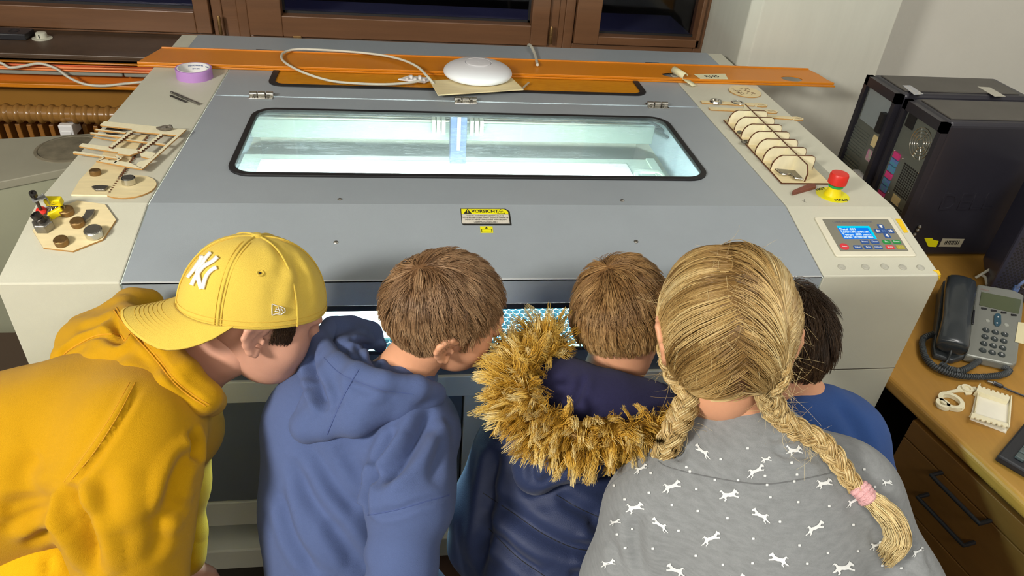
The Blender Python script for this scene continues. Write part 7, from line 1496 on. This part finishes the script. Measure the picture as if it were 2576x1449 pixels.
        for i in range(S_+1):
            f = i/S_; d = (np.sin((1-f)*om)/np.sin(om))[:, None]*a+(np.sin(f*om)/np.sin(om))[:, None]*b; env = math.sin(math.pi*f); d = d+np.array([0, -.15, 1.])*(bow*env*.55)[:, None]+wob*env+wv*(env*np.sin(f*3.5+ph_))[:, None]; d /= np.linalg.norm(d, axis=1)[:, None]
            Pn[np.nonzero(k)[0], i] = SC0+d*SR*(1.006+amp*math.sin(math.pi*min(1, f*.80+.03))+.03*f*f)[:, None]
    W_ = (Pn.reshape(-1, 3)*s_)@E0.T+hc; tone = np.clip(.52+lt[near]+r.uniform(-.13, .13, n), 0, 1)[:, None]+np.linspace(-.30, .16, S_+1)[None, :]
    EP, EF = scalp_shell(E0, hc, s_, 1.008)
    ho = tubes(W_.reshape(n, S_+1, 3), .00062, .00050, tone, 'hair', hm, body, (EP, EF, .12))
    # braids
    def wl(q): return (q*s_)@E0.T+hc
    nrm = lambda q: ((q-SC0)/SR**2)@E0.T/np.linalg.norm((q-SC0)/SR**2)
    Lw = [wl(q)+nrm(q)*.006 for q in LB[2:]]; Rw = [wl(q)+nrm(q)*.005 for q in RB[2:]]
    Lpath = Lw+[P_(1712, 1050, .93), P_(1690, 1095, .925), P_(1672, 1135, .935), P_(1652, 1180, .96), P_(1634, 1225, .995)]
    on = lambda x, y, h_: snap(bv, x, y, h_)
    Rpath = Rw+[P_(1958, 1045, .925), P_(2000, 1080, .92), on(2045, 1125, .014), on(2085, 1165, .013), on(2120, 1205, .011), on(2148, 1236, .009)]
    for nm_, path, R0, Re in (('left_braid', Lpath, .0165, .62), ('right_braid', Rpath, .0155, .62)):
        a, tt = braid(path, R0, .052, r, 160, Re); a = a+r.normal(size=(len(a), 1, 3))*.0004+np.cumsum(r.normal(size=a.shape)*.00010, axis=1); tubes(a, .0006, .0006, tt, 'braid', hm, body)
    fs = []
    # tail below the tie
    tp = [on(2150, 1238, .009), on(2185, 1265, .012), on(2222, 1305, .014), on(2240, 1350, .012), on(2230, 1385, .010), on(2208, 1408, .006)]
    pt = spline(tp, 6); tl = bundle(pt, lambda t: .0065+.013*np.sin(np.clip(t*1.25, 0, 1)*math.pi*.62)*(1-t*.55), 650, 0, r, frizz=.0006, cut=np.random.default_rng(8).uniform(.68, 1.0, 650)); rr_ = np.random.default_rng(3); tn_ = np.clip(.85+rr_.uniform(-.25, .2, 650), 0, 1.1)[:, None]+np.zeros((1, len(pt))); tubes(tl, .0006, .0003, tn_, 'braid_tail', hm, body)
    pk = fabric('pink_towelling', '#dfb3b3', bump_=0) if 0 else mat('pink_towelling', '#dba8aa', .9, var=.1, vs=200, bump=1., bs=500)
    c0 = on(2148, 1232, .010); c1 = on(2170, 1255, .011); g = G(); d = (c1-c0); d /= np.linalg.norm(d); A = np.cross(d, FW); A /= np.linalg.norm(A); B2 = np.cross(d, A); 
    for k in range(4): cc = c0+(c1-c0)*(k/3); g.tube([cc+(A*math.cos(q)+B2*math.sin(q))*(.0085+.0012*math.sin(q*3+k)) for q in np.linspace(0, 6.283, 22)], .0038+.0006*(k % 2), 8)
    S(g, 'hair_tie', pk, parent=body, label='fluffy pink hair tie')
    # stray hairs
    n = 380; ra = r.normal(size=(n*2, 3)); ra /= np.linalg.norm(ra, axis=1)[:, None]; q = SC0+ra*SR; q = q[(q[:, 2] > -.05)][:n]; n = len(q); S2 = 9; Pf = np.zeros((n, S2+1, 3)); Pf[:, 0] = q; dr = (q-SC0)/SR; dr /= np.linalg.norm(dr, axis=1)[:, None]
    v = dr*.30+np.array([0, -.25, -.6])+r.normal(size=(n, 3))*.5; cu = r.normal(size=(n, 3))*.30; LL = r.uniform(.012, .05, n)
    for i in range(S2): v = v+cu*.35+np.array([0, 0, -.12]); v /= np.linalg.norm(v, axis=1)[:, None]; q = q+v*(LL/S2)[:, None]; rr2 = np.linalg.norm((q-SC0)/SR, axis=1); q = SC0+(q-SC0)*np.maximum(1, 1.04/rr2)[:, None]; Pf[:, i+1] = q
    Wf = ((Pf.reshape(-1, 3)*s_)@E0.T+hc).reshape(n, S2+1, 3); tubes(Wf, .0002, .0001, np.clip(.7+r.uniform(-.3, .3, n), 0, 1)[:, None]+np.zeros((1, S2+1)), 'stray_hair', hm, body)
    # strays around the braids
    bp_ = spline(Rw+[P_(1958, 1045, .925), P_(2000, 1080, .92), P_(2045, 1125, .9)], 8); bq_ = spline(Lw+[P_(1712, 1050, .93), P_(1690, 1095, .925)], 8); st = np.vstack([bp_, bp_, bq_]); n = 260; q = st[r.integers(0, len(st), n)]+r.normal(size=(n, 3))*.006; S2 = 9; Pf = np.zeros((n, S2+1, 3)); Pf[:, 0] = q; v = r.normal(size=(n, 3))+iv(.25, -.35, -.5)[None]; cu = r.normal(size=(n, 3))*.35; LL = r.uniform(.015, .065, n)
    for i in range(S2): v = v+cu*.75+np.array([0, 0, -.18]); v /= np.linalg.norm(v, axis=1)[:, None]; q = q+v*(LL/S2)[:, None]; Pf[:, i+1] = q
    tubes(Pf, .0002, .0001, np.clip(.75+r.uniform(-.3, .3, n), 0, 1)[:, None]+np.zeros((1, S2+1)), 'stray_hair', hm, body)
girl()

for pre, grp in (('person', 'children leaning over the laser cutter'), ('magnet', 'magnets on the left housing'), ('wooden_stick', 'plywood sticks on the right housing'), ('computer_tower', 'black towers on the desk'),
                 ('yellow_clip', 'yellow clips by the octagonal board'), ('metal_ring', 'metal rings on the spoon stick'), ('plywood_sheet', 'sheets on the cutting bed'), ('white_cable', 'pale cables behind the phone')):
    for o in bpy.data.objects:
        if o.parent is None and o.name.split('.')[0] == pre: o['group'] = grp
